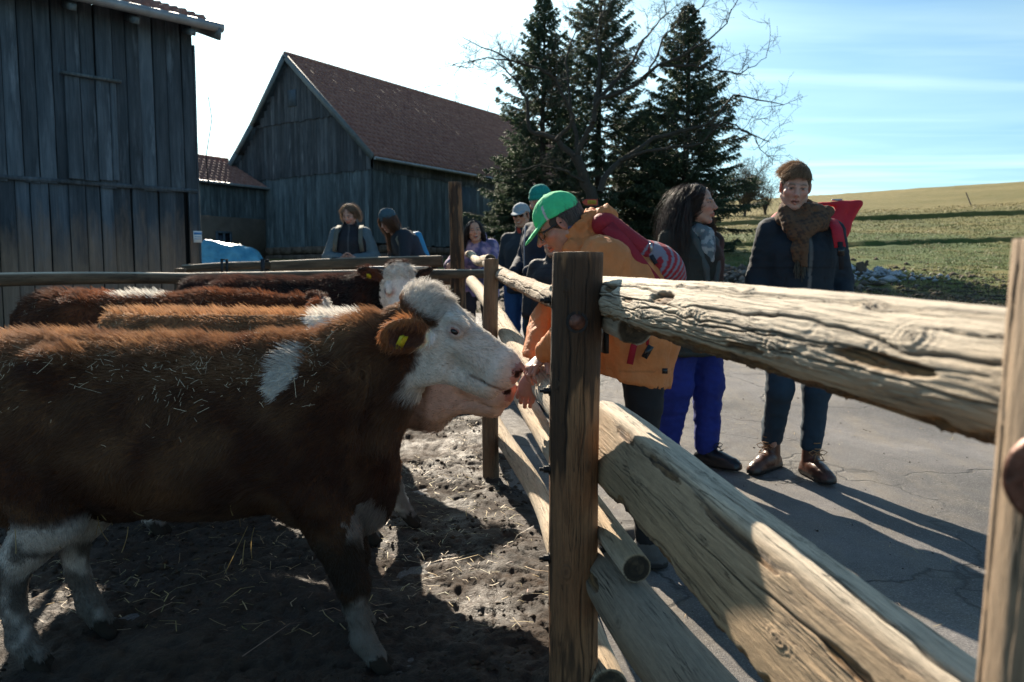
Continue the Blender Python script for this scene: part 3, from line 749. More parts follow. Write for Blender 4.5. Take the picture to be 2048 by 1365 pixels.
MB().tube([(-0.3, -ov - 0.1, EV - ov * 0.91 + 0.02), (LEN + 0.3, -ov - 0.1, EV - ov * 0.91 + 0.02)], 0.06, 8).build('gutter', zinc, bb, smooth=True)

# ---- low link building between the barns
P0 = Vector((-9.8, 31.2, 0)); lk = empty('link_building', (P0.x, P0.y, 0.0), azl, label='low plastered outbuilding with small tiled roof between the two barns', cat='building')
MB().box((-4.0, 0.2, 2.5), (8, 0.3, 1.9)).build('plaster_wall', plaster, lk)
gen = random.Random(9)
MB().box((-4.0, 0.25, 4.1), (8, 0.2, 1.5)).build('wall', dark_in, lk)
u = -7.5
while u < -0.02:
    w = min(0.2 * gen.uniform(0.8, 1.25), -u); o = board(lk, board_grey, u + w / 2, 0.12, 3.36, w - 0.012, 1.44, 0.03, 0, gen.randrange(4)); o.rotation_euler = (0, 0, R(180)); u += w
wn = empty('window', (-1.95, 0.03, 2.5)); wn.parent = lk
fr = MB(); [fr.box((sx * 0.3, 0, 0), (0.07, 0.08, 0.72)) for sx in (-1, 0, 1)]; [fr.box((0, 0, sz * 0.36), (0.67, 0.08, 0.07)) for sz in (-1, 1)]
fr.build('frame', board_dark, wn); MB().box((0, 0.012, 0), (0.56, 0.03, 0.66)).build('pane', Mat('dark_glass', (0.01, 0.012, 0.015), 0.08).m, wn)
sl2 = R(26); MB().box((-3.8, 1.25, 5.28), (8.1, 3.0, 0.08), rot=(sl2, 0, 0)).build('roof', board_dark, lk)
tile_field('roof_tiles', (-7.9, -0.16, 4.66), (1, 0, 0), (0, math.cos(sl2), math.sin(sl2)), 34, 9, tile_mat, lk, tw=0.235, kind='stuff', single=lambda i, j: i >= 17)
rd = MB(); [rd.tube([(-7.9 + k * 0.38, 2.5, 5.98), (-7.9 + k * 0.38 + 0.4, 2.5, 6.0)], [0.1, 0.09], 8) for k in range(21)]; rd.build('ridge_tiles', tile_mat, lk, smooth=True)
MB().tube([(-7.8, -0.2, 4.66), (0.1, -0.2, 4.66)], 0.05, 8).build('gutter', zinc, lk, smooth=True)
# blue tarpaulin over a stack
m = Mat('tarpaulin', (0.10, 0.42, 0.62), 0.35); v = m.coord('Position'); m.color(m.mix(m.rng(m.noise(v, 3, 4), 0.35, 0.65), (0.06, 0.30, 0.48), (0.16, 0.50, 0.68))); m.bump(m.noise(v, 6, 5), 0.08); tarp_mat = m.m
xs = np.linspace(-1.15, 1.15, 60); ys = np.linspace(-0.8, 0.8, 40)
def tz(x, y):
    q = np.stack([x, y, 0 * x], -1); e = np.maximum(np.abs(x) / 1.15, np.abs(y) / 0.8)
    return (0.62 - 0.16 * np.clip(x, -1, 1)) * (1 - sstep(0.55, 1.0, e)) + 0.13 * ridged(q * 1.9, 3) * (1 - e ** 4) + 0.02
t0 = at(462, 512, 24.0); tp = link('tarpaulin_heap', grid_mesh('tarpaulin_heap', xs, ys, tz), tarp_mat, label='light blue tarpaulin thrown over a heap by the plastered outbuilding', cat='tarpaulin')
tp.location = (t0.x, t0.y, float(gz(t0.x, t0.y)) + 0.02); tp.rotation_euler = (0, 0, R(10))
# ------------------------------------------------------------------ rustic log fence
def log_mat(name, rough=0.8, sc=(5, 190, 190), amp=0.42, bump=0.0016):
    m = Mat(name, rough=rough)
    g1 = m.noise(m.coord('Object', sc, rnd=1.0), 1, 7, 0.7, 0.8); g2 = m.noise(m.coord('Object', (sc[0] * 5, sc[1] * 0.5, sc[2] * 0.5), rnd=1.0), 1, 6, 0.75)
    f = m.rng(m.math('ADD', m.math('MULTIPLY', g1, 0.6), m.math('MULTIPLY', g2, 0.4)), 0.3, 0.7, 1 - amp, 1 + amp)
    g3 = m.noise(m.coord('Object', (1.6, 62, 62), rnd=1.0), 1, 3, 0.5, 1.2); ln_ = m.rng(m.math('ABSOLUTE', m.math('SUBTRACT', g3, 0.5)), 0.0, 0.022, 1.0, 0.0)
    ln_ = m.math('MULTIPLY', ln_, m.rng(m.noise(m.coord('Object', (4, 14, 14), rnd=1.0), 1, 4, 0.6), 0.42, 0.62, 0.0, 0.85))
    c = m.n('CombineColor'); [m.l(f, c.inputs[i]) for i in range(3)]
    m.color(m.mix(ln_, m.mix(1.0, m.attr('tint'), c.outputs[0], 'MULTIPLY'), (0.028, 0.02, 0.015)))
    m.bump(m.math('SUBTRACT', m.math('ADD', g1, m.math('MULTIPLY', g2, 0.8)), m.math('MULTIPLY', ln_, 1.6)), bump * 2.2)
    return m.m
rail_mat = log_mat('pale_rail_wood'); post_mat = log_mat('dark_post_wood', 0.75, amp=0.45)
PALE, TAN, BROWN, ROT, DARK = [np.array(c) for c in ((0.62, 0.525, 0.40), (0.44, 0.315, 0.185), (0.20, 0.12, 0.065), (0.34, 0.19, 0.075), (0.035, 0.026, 0.02))]

def log_mesh(name, L, r0, r1, nu, nv, seed, sect=None, weather=1.0, cracks=6, knots=(), cavities=(), ragged=None, bark=0.0, post=False, wavy=0.0, bow=0.01, cut0=0.0, tone=1.0, end_dark=0.3, side=None):
    """a weathered log along +X; theta 0 is the top (+Z), theta 90 faces -Y"""
    so = seed * 13.7; u = np.linspace(0, 1, nu); th = np.arange(nv) / nv * 2 * np.pi
    U, T = np.meshgrid(u, th, indexing='ij'); X = U * L; Td = np.degrees(T)
    Tw = (Td + 180) % 360 - 180
    r = r0 + (r1 - r0) * U; rm = (r0 + r1) / 2
    if sect is not None: r = r * sect(U, T)
    cy, cz = -np.sin(T), np.cos(T)
    P = np.stack([X, cy * rm, cz * rm], -1)
    big = fbm(P * [2.2, 9, 9] + so, 3); r = r * (1 + 0.07 * big)
    wx = X + 0.0; s = T * rm
    # long grain relief
    warp = 0.012 * noise3(P * [6, 14, 14] + so + 3) + 0.004 * noise3(P * [22, 40, 40] + so)
    for (kx, kt, kr) in knots:
        d = np.sqrt(((X - kx) / 1.7) ** 2 + ((Tw - kt) * np.pi / 180 * rm) ** 2); warp = warp + 0.011 * np.exp(-(d / (kr * 2.2)) ** 2) * np.sign((Tw - kt) + 1e-6) * (1 - np.exp(-(d / kr) ** 2)) 
    gph = (s + warp) * 2 * np.pi / 0.0075 + 3 * noise3(P * [3, 30, 30] + so + 31)
    grain = np.sin(gph); fine = fbm(P * [14, 320, 320] + so, 3)
    wav = 0
    if wavy: wav = wavy * sstep(0.15, 0.95, np.sin((s + warp * 3.2 + 0.006 * noise3(P * [9, 20, 20] + so + 5)) * 2 * np.pi / 0.014) * 0.5 + 0.5)
    wz = sstep(55, 75, Tw) * sstep(125, 108, Tw); disp = weather * (0.00032 * grain * (0.3 + 0.7 * wz) + 0.0010 * fine) + 0.0011 * wav * wz
    dark = np.clip(-grain * 0.5, 0, 1) * 0.14 * weather + 0.10 * np.clip(-fine, 0, 1)
    # drying cracks
    g = np.random.default_rng(seed); ck = np.zeros_like(X)
    for _ in range(cracks):
        tc = g.uniform(-175, 175); x0 = g.uniform(-0.2, 0.7) * L; ln = g.uniform(0.25, 0.8) * L; w = g.uniform(0.0006, 0.0020)
        line = tc * np.pi / 180 * rm + 0.010 * noise3(np.stack([X * 4, 0 * X + _, 0 * X + so], -1)) + 0.003 * noise3(np.stack([X * 22, 0 * X + _, 0 * X + so], -1)) + warp * 0.6
        d = np.abs(Tw * np.pi / 180 * rm - line); env = sstep(0, 0.15, (X - x0) / ln) * sstep(0, 0.15, (x0 + ln - X) / ln)
        ck = np.maximum(ck, env * np.exp(-(d / np.maximum(w * (0.5 + env), rm * np.pi * 2 / nv * 0.7)) ** 2))
    disp = disp - 0.006 * ck * min(1, rm / 0.06); dark = dark + 0.85 * ck
    col_rot = np.zeros_like(X)
    for (kx, kt, kr) in knots:
        d = np.sqrt(((X - kx) / 1.5) ** 2 + ((Tw - kt) * np.pi / 180 * rm) ** 2) / kr
        disp = disp + 0.0035 * np.exp(-(d / 1.1) ** 2) + 0.0012 * np.sin(d * 9) * np.exp(-d * d / 3) - 0.004 * np.exp(-(d / 0.25) ** 2)
        dark = dark + 0.5 * np.exp(-(d / 0.55) ** 2) + 0.25 * np.exp(-((d - 1.0) / 0.16) ** 2)
    for (kx, kt, lx, lt, dep) in cavities:
        q = np.stack([X * 30, s * 90, 0 * X + so], -1)
        d = np.sqrt(((X - kx) / lx) ** 2 + ((Tw - kt) / lt) ** 2) + 0.28 * fbm(q, 3)
        m_ = 1 - sstep(0.72, 0.95, d); rough = fbm(P * [25, 160, 160] + so, 4)
        disp = disp - m_ * (dep + 0.4 * dep * rough); col_rot = np.maximum(col_rot, m_); dark = dark + m_ * np.clip(0.25 - rough, 0, 1) * 0.7
    if ragged is not None:
        a0, a1, dep = ragged; mid = (a0 + a1) / 2
        e = 22 * fbm(np.stack([X * 7, 0 * X, 0 * X + so], -1), 4); dd = np.abs(Tw - mid - e) / ((a1 - a0) / 2)
        m_ = 1 - sstep(0.8, 1.0, dd + 0.15 * fbm(P * [16, 60, 60] + so, 3)); st = fbm(P * [13, 75, 75] + so + 9, 5, 0.62)
        step_ = np.floor(st * 6) / 6 * 0.6 + st * 0.4
        disp = disp - m_ * (dep * 0.45 + dep * 1.0 * step_); col_rot = np.maximum(col_rot, m_); dark = dark + m_ * np.clip(-st * 1.4, 0, 0.8)
    if bark:
        bk = ridged(P * [20, 60, 60] + so, 4); m_ = sstep(0.0, 0.25, fbm(P * [4, 14, 14] + so + 2, 3) + bark - 0.5)
        disp = disp + m_ * (0.004 + 0.003 * bk); col_rot = np.maximum(col_rot, 0.5 * m_); dark = dark + m_ * (0.2 + 0.3 * (bk < 0))
    if cut0: r = r * (1 - cut0 * np.exp(-U * 22)[...])
    R_ = np.maximum(r + disp, 0.004)
    bx = bow * np.sin(np.pi * U) * 1.0; by = bow * np.sin(2.2 * np.pi * U + seed)
    V = np.stack([X, cy * R_ + by, cz * R_ + bx], -1)
    tn = fbm(P * [1.7, 6, 6] + so + 50, 4)
    if post: c = BROWN * 0.9 + (TAN * 0.75 - BROWN * 0.9) * np.clip(0.45 + tn * 1.3, 0, 1)[..., None]
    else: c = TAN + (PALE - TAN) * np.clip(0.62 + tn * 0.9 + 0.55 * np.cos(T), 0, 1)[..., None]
    if side is not None: c = side(c, U, Tw, tn, P)
    c = c * (1 - col_rot[..., None]) + (ROT + (BROWN - ROT) * np.clip(0.5 + fbm(P * [10, 50, 50] + so, 3) * 1.6, 0, 1)[..., None]) * col_rot[..., None]
    c = c * tone * (1 - 0.07 * grain[..., None] * weather * 0.5)
    c = c + (DARK - c) * np.clip(dark, 0, 0.93)[..., None]
    V = V.reshape(-1, 3); c = c.reshape(-1, 3)
    i = np.arange(nu - 1)[:, None] * nv; j = np.arange(nv)[None]; k = (j + 1) % nv
    F = np.stack([i + j, i + k, i + nv + k, i + nv + j], -1).reshape(-1, 4)[:, ::-1]
    # sawn ends with growth rings
    vv, cc, ff, base = [V], [c], [F], len(V)
    for e, off in ((0, 0), (1, (nu - 1) * nv)):
        ring = V[off:off + nv]; ctr = ring.mean(0); nr = 7; prev = off + np.arange(nv)
        for q in range(1, nr + 1):
            t = 1 - q / nr * 0.96; vr = ctr + (ring - ctr) * t; vr[:, 0] += (0.003 if e else -0.003) * (1 - t) + 0.0012 * noise3(vr * 60 + so)
            idx = base + np.arange(nv); base += nv; vv.append(vr); rr = 0.75 + 0.25 * np.sin(t * 60 + 2 * noise3(vr * 30))
            cc.append((TAN * end_dark * rr[:, None] * (0.6 + 0.5 * (noise3(vr * 40 + 3) > 0)[:, None])))
            f = np.stack([prev, np.roll(prev, -1), np.roll(idx, -1), idx], -1); ff.append(f if e == 0 else f[:, ::-1]); prev = idx
        ff.append(np.array([[prev[0], prev[q], prev[q + 1], prev[q + 1]] if e == 0 else [prev[0], prev[q + 1], prev[q], prev[q]] for q in range(1, nv - 1)])[:, :3])
    q4 = np.concatenate([f for f in ff if f.shape[1] == 4]); q3 = [f for f in ff if f.shape[1] == 3]
    return mesh_np(name, np.concatenate(vv), [q4] + q3, True, np.clip(np.concatenate(cc), 0, 0.9))
def along(A, B, roll=0.0):
    A, B = Vector(A), Vector(B); x = (B - A).normalized(); y = Vector((0, 0, 1)).cross(x)
    if y.length < 0.01: y = Vector((0, 1, 0))
    y.normalize(); z = x.cross(y); M = Matrix((x, y, z)).transposed().to_4x4(); M = Matrix.Translation(A) @ M @ Matrix.Rotation(roll, 4, 'X'); return M
def place(name, A, B, mat, roll=0.0, label=None, cat='rail', group=None, **kw):
    L = (Vector(B) - Vector(A)).length; me = log_mesh(name, L, **kw); o = link(name, me, mat); o.matrix_world = along(A, B, roll)
    return tag(o, label, cat, group)
GR = 'split log rails of the paddock fence'; GP = 'upright posts of the paddock fence'
# posts (X axis up). roll turns theta 90 to the camera
def post(x, y, top, r0, r1, nu, nv, seed, label, base=-0.25, lean=(0, 0), **kw):
    g0 = float(gz(x, y)); A = (x, y, g0 + base); B = (x + lean[0], y + lean[1], top)
    return place('fence_post', A, B, post_mat, 0, label, 'post', GP, nu=nu, nv=nv, seed=seed, r0=r0, r1=r1, post=True, **kw)
def tone_post(c, U, Tw, tn, P):
    dark_mottle = sstep(-0.05, 0.12, fbm(P * [3.0, 22, 22] + 71, 4) + 0.22 * (U - 0.66)); top = sstep(0.985, 1.0, U)  # dark mottling, denser towards the top of the post
    grey = np.array([0.24, 0.135, 0.075]); c = c * 0.5 + grey * 0.45
    return (c * (1 - dark_mottle[..., None] * 0.74) + top[..., None] * 0.05) * np.array((1.18, 0.92, 0.72))
p1 = post(0.182, 2.17, 1.312, 0.071, 0.069, 520, 190, 5, 'thick dark wooden post nearest the middle where the front rails meet', weather=1.1, cracks=11, bow=0.006, side=tone_post, end_dark=0.9,
          knots=[(0.62, 70, 0.014), (1.42, 60, 0.012), (0.92, 120, 0.01), (1.15, 40, 0.01)], base=-0.2)
p2 = post(-0.122, 4.62, 1.345, 0.052, 0.042, 260, 90, 8, 'slim brown post behind the white-faced cow, second along the fence', cracks=6, side=lambda c, U, Tw, tn, P: c * (0.95 + 0.3 * tn[..., None]), bow=0.01, end_dark=0.9)
p3 = post(-0.60, 8.66, 2.27, 0.095, 0.072, 300, 80, 9, 'tallest weathered post at the far corner of the paddock', cracks=7, lean=(-0.03, 0), bow=0.012, side=tone_post)
def tone_right(c, U, Tw, tn, P):
    return c * 0.5 + np.array([0.30, 0.215, 0.145]) * 0.62 * (1 + 0.35 * tn[..., None])
p0 = post(0.424, 0.62, 1.278, 0.069, 0.057, 420, 150, 12, 'blurred brown post at the right edge with a big rusty bolt', weather=1.3, cracks=8, bow=0.008, side=tone_right, ragged=(60, 95, 0.006), lean=(0.042, 0.0),
          knots=[(0.9, 100, 0.012), (0.6, 80, 0.012)])

# rails right of the middle post, on its road side
def side_r1(c, U, Tw, tn, P):
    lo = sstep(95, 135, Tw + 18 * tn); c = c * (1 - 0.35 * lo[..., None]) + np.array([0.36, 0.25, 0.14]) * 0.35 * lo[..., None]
    return c
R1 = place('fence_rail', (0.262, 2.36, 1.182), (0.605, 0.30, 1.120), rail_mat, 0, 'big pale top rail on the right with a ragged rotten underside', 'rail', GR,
           nu=950, nv=280, seed=21, r0=0.067, r1=0.078, weather=1.5, cracks=30, wavy=1.0, bow=0.008, tone=1.02, side=side_r1,
           knots=[(0.62, 92, 0.011), (0.92, 78, 0.013), (0.34, 105, 0.009), (1.22, 100, 0.013), (1.5, 60, 0.012), (1.38, 30, 0.008), (0.75, 28, 0.007), (1.05, 22, 0.007), (0.5, 118, 0.01)],
           cavities=[(0.30, 52, 0.075, 13, 0.010), (0.72, 58, 0.085, 15, 0.011), (1.12, 110, 0.07, 8, 0.006), (1.45, 88, 0.12, 9, 0.009), (0.5, 75, 0.05, 7, 0.005), (0.2, 80, 0.05, 10, 0.006)], ragged=(122, 205, 0.018))
def sect_r2(U, T):        # a beam split from a log: flat sawn top, broad face to the yard
    w, h = 0.052, 0.110; c, s = np.abs(np.cos(T)), np.abs(np.sin(T))
    k = ((c / h) ** 5 + (s / w) ** 5) ** (-1 / 5); return k / 0.1 * (1 + 0.05 * np.sin(U * 11 + 1) * (np.cos(T) < -0.2) - 0.06 * sstep(0.16, 0.0, U) * (np.cos(T) > 0.2))
def side_r2(c, U, Tw, tn, P):
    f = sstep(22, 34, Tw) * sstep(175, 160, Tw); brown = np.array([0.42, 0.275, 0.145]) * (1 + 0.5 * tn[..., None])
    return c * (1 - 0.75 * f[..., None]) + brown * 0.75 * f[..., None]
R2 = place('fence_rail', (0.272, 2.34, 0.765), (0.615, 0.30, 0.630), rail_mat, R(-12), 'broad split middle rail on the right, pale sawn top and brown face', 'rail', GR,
           nu=800, nv=240, seed=33, r0=0.1, r1=0.1, sect=sect_r2, weather=1.5, cracks=15, bow=0.012, side=side_r2,
           knots=[(0.5, 90, 0.016), (0.9, 75, 0.014), (1.2, 110, 0.014), (0.75, 8, 0.012), (1.1, 355 - 360, 0.012)], cavities=[(0.32, 35, 0.10, 7, 0.007), (0.62, 33, 0.13, 6, 0.008), (1.0, 36, 0.16, 6, 0.008), (1.35, 60, 0.08, 10, 0.006)], ragged=(150, 186, 0.014))
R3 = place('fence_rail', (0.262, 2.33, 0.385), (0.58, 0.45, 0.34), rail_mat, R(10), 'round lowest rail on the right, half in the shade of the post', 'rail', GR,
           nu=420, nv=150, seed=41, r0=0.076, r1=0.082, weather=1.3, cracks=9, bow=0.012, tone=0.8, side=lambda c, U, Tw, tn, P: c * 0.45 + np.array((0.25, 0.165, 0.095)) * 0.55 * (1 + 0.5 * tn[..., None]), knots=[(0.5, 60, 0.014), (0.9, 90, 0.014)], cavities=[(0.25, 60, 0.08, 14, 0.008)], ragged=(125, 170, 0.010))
# rails left of the middle post, towards the far corner
place('fence_rail', (0.305, 1.98, 1.115), (-0.215, 5.95, 1.345), rail_mat, R(190), 'thin knobbly top rail running back past the slim post', 'rail', GR, nu=620, nv=110, seed=51, r0=0.044, r1=0.033, bark=0.62, weather=1.0, cracks=4, bow=0.02, tone=0.95, ragged=(-10, 45, 0.006))
place('fence_rail', (-0.17, 5.75, 1.345), (-0.50, 8.75, 1.47), rail_mat, R(120), 'far top rail piece ending at the tall corner post', 'rail', GR, nu=260, nv=60, seed=52, r0=0.042, r1=0.038, bark=0.5, weather=1, cracks=3, bow=0.02)
place('fence_rail', (0.31, 2.13, 0.68), (-0.38, 7.4, 1.19), rail_mat, R(185), 'pale rail the man in orange rests his hand on', 'rail', GR, nu=520, nv=120, seed=53, r0=0.065, r1=0.052, weather=1.1, cracks=6, bow=0.02, knots=[(0.9, -90, 0.012), (2.2, -70, 0.014)])
place('fence_rail', (0.33, 1.93, 0.50), (-0.26, 6.6, 0.73), rail_mat, R(185), 'third rail left of the middle post, stub poking past it', 'rail', GR, nu=480, nv=120, seed=54, r0=0.037, r1=0.064, end_dark=0.15, weather=1.1, cracks=6, bow=0.02, knots=[(1.0, -80, 0.014)], cavities=[(0.95, -70, 0.16, 25, 0.012)])
place('fence_rail', (0.32, 2.12, 0.075), (-0.16, 5.6, 0.36), rail_mat, R(185), 'lowest crooked rail left of the middle post near the mud', 'rail', GR, nu=480, nv=110, seed=55, r0=0.056, r1=0.048, weather=1.0, cracks=5, bow=0.045, knots=[(1.2, -80, 0.012), (2.0, -60, 0.01)])
# bolts and brackets
m = Mat('rusty_iron', (0.10, 0.045, 0.03), 0.45, Metallic=0.35); v = m.coord('Position'); m.color(m.mix(m.rng(m.noise(v, 60, 4), 0.35, 0.65), (0.055, 0.022, 0.015), (0.20, 0.085, 0.055))); m.bump(m.noise(v, 120, 3), 0.002); rust = m.m
iron = plain('black_iron', (0.018, 0.017, 0.018), 0.45, 0.4, 40, 0.002, 150, Metallic=0.5)
def bolt(loc, d, r=0.011, l=0.012, mat=iron, label=None, washer=True, nut=True):
    d = Vector(d).normalized(); a = Vector(loc); q = empty('bolt', a, 0, label=label, cat='bolt', group='iron bolts of the fence')
    if washer: MB().tube([(0, 0, 0), tuple(d * 0.004)], r * 1.6, 20).build('washer', mat, q)
    if nut: MB().tube([tuple(d * 0.003), tuple(d * (0.003 + l))], r, 6).build('nut', mat, q)
    MB().tube([tuple(d * 0.003), tuple(d * (l * 1.9))], r * 0.5, 10).build('shank', mat, q, smooth=True); return q
for z, lab in ((1.180, 'small bolt on the left side of the middle post level with the top rail'), (0.925, 'bolt on the left side of the middle post beside the second rail'), (0.700, 'bolt on the left side of the middle post above its waist'), (0.44, 'bolt low on the left side of the middle post')):
    bolt((0.108, 2.165, z), (-1, -0.1, 0), 0.010, 0.016, label=lab)
# domed bolt head on the post face
q = empty('bolt', (0.176, 2.096, 1.123), 0, label='round rusted bolt head sunk in the face of the middle post', cat='bolt')
mb = MB(); mb.tube([(0, 0.012, 0), (0, -0.004, 0), (0, -0.009, 0), (0, -0.012, 0)], [0.022, 0.022, 0.015, 0.004], 24); mb.build('head', rust, q, smooth=True); MB().tube([(0, 0.012, 0), (0, -0.001, 0)], 0.030, 24).build('washer', iron, q)
for z in (1.075, 0.42):
    b = empty('bracket', (0.262, 2.19, z), R(10), label='dark iron bracket on the right side of the middle post, %s' % ('upper one' if z > 1 else 'lower one'), cat='bracket'); MB().box((0, 0, 0), (0.012, 0.05, 0.09)).build('plate', iron, b); MB().tube([(0, 0, 0.02), (0.02, 0, 0.02)], 0.008, 6).build('nut', iron, b)
# big rusty bolt with washer on the right-hand post, facing the yard
q = empty('rusty_bolt', (0.402, 0.556, 1.100), 0, label='large rusty bolt and washer on the blurred post at the right edge', cat='bolt')
d = Vector((-0.62, -0.78, 0)).normalized()
MB().tube([tuple(-d * 0.01), tuple(d * 0.006), tuple(d * 0.008)], [0.037, 0.037, 0.034], 32).build('washer', rust, q, smooth=True); MB().tube([tuple(d * 0.008), tuple(d * 0.03), tuple(d * 0.033)], [0.020, 0.020, 0.017], 6).build('nut', rust, q)
MB().tube([tuple(d * 0.008), tuple(d * 0.045)], 0.012, 16).build('shank', rust, q, smooth=True)

# ---- back fence: near rail E and the gate-like double rail F behind it
GB = 'rails of the back fence of the paddock'
EL = at(-120, 563, 4.95); ER = at(1010, 546, 8.78)
far = lambda c, U, Tw, tn, P: (c * 1.05) * (1 - sstep(25, 55, np.abs(Tw)))[..., None] + np.array((0.15, 0.095, 0.055)) * (0.7 + 0.9 * np.clip(0.5 + fbm(P * [3, 25, 25], 3), 0, 1))[..., None] * sstep(25, 55, np.abs(Tw))[..., None]  # sunlit top edge painted pale along the rail, sides brown
place('fence_rail', tuple(EL), tuple(at(372, 557, 6.15)), rail_mat, 0, 'long back rail at the left in front of the dark barn', 'rail', GB, nu=300, nv=90, seed=61, r0=0.047, r1=0.044, weather=1.2, cracks=6, bow=0.01, side=far, knots=[(1.2, 60, 0.01), (1.9, 70, 0.01)])
a = at(352, 557, 6.3); b = at(1010, 548, 8.82)
place('fence_rail', tuple(a), tuple(b), rail_mat, 0, 'back rail behind the dark cow reaching the tall post', 'rail', GB, nu=300, nv=70, seed=62, r0=0.042, r1=0.05, weather=1.2, cracks=6, bow=0.01, side=far)
pp = at(355, 555, 6.22); place('fence_post', (pp.x, pp.y + 0.05, 0.0), (pp.x, pp.y + 0.05, pp.z + 0.07), post_mat, 0, 'short post stub under the back rails left of the dark cow', 'post', GP, nu=120, nv=50, seed=63, r0=0.05, r1=0.045, post=True, side=far)
GF = 'rails of the strapped fence behind the paddock'
pts = [(365, 538, 9.3), (445, 535, 9.25), (525, 533, 9.2), (670, 529, 9.1), (885, 521, 9.0)]
P_ = [at(*q) for q in pts]
place('fence_rail', tuple(P_[0]), tuple(at(560, 531, 9.17)), rail_mat, 0, 'strapped rear rail with dark bark, left piece below the blue tarpaulin', 'rail', GF, nu=200, nv=60, seed=64, r0=0.042, r1=0.05, bark=0.4, side=far, tone=0.75, bow=0.012)
place('fence_rail', tuple(at(545, 533, 9.1)), tuple(at(884, 523, 8.95)), rail_mat, 0, 'strapped rear rail, squared right piece in front of the two women', 'rail', GF, nu=240, nv=70, seed=65, r0=0.066, r1=0.072, sect=lambda U, T: 0.93 * (np.abs(np.cos(T)) ** 4 + np.abs(np.sin(T)) ** 4) ** (-1 / 4), side=far, tone=0.85, bow=0.006)
a = at(700, 560, 9.0); place('fence_rail', tuple(a), tuple(at(905, 560, 9.0)), rail_mat, 0, 'lower strapped rail between the dark cow and the tall post', 'rail', GF, nu=160, nv=60, seed=66, r0=0.06, r1=0.06, side=far, tone=0.7, bow=0.006)
strap_mat = plain('black_rubber_strap', (0.02, 0.022, 0.028), 0.6, 0.3)
for px, w, lab in ((449, 0.028, 'leftmost'), (530, 0.045, 'second'), (672, 0.05, 'third'), (868, 0.075, 'widest, rightmost')):
    c = at(px, 531 if px < 600 else 528, 9.1); dz = 0.16 if px > 800 else 0.0
    q = MB(); h = 0.068 if px < 600 else 0.085
    q.box((0, -h - 0.012, -0.02 - dz), (w, 0.012, 0.17 + 2 * dz)); q.box((0, h + 0.012, -0.02 - dz), (w, 0.012, 0.17 + 2 * dz)); q.box((0, 0, 0.066), (w, 2 * h + 0.036, 0.012)); q.box((0, 0, -0.105 - 2 * dz), (w, 2 * h + 0.036, 0.012))
    o = q.build('strap', strap_mat, label='%s black strap around the rear rails' % lab, cat='strap', group='black straps around the rear rails'); o.location = c
for px in (460, 672, 868):
    c = at(px, 560, 9.18); place('fence_post', (c.x, c.y + 0.04, float(gz(c.x, c.y)) - 0.1), (c.x, c.y + 0.04, c.z + 0.02), post_mat, 0, {460: 'leftmost', 672: 'middle', 868: 'rightmost'}[px] + ' of the short posts carrying the strapped rear rails', 'post', GP, nu=80, nv=40, seed=px, r0=0.05, r1=0.05, post=True)
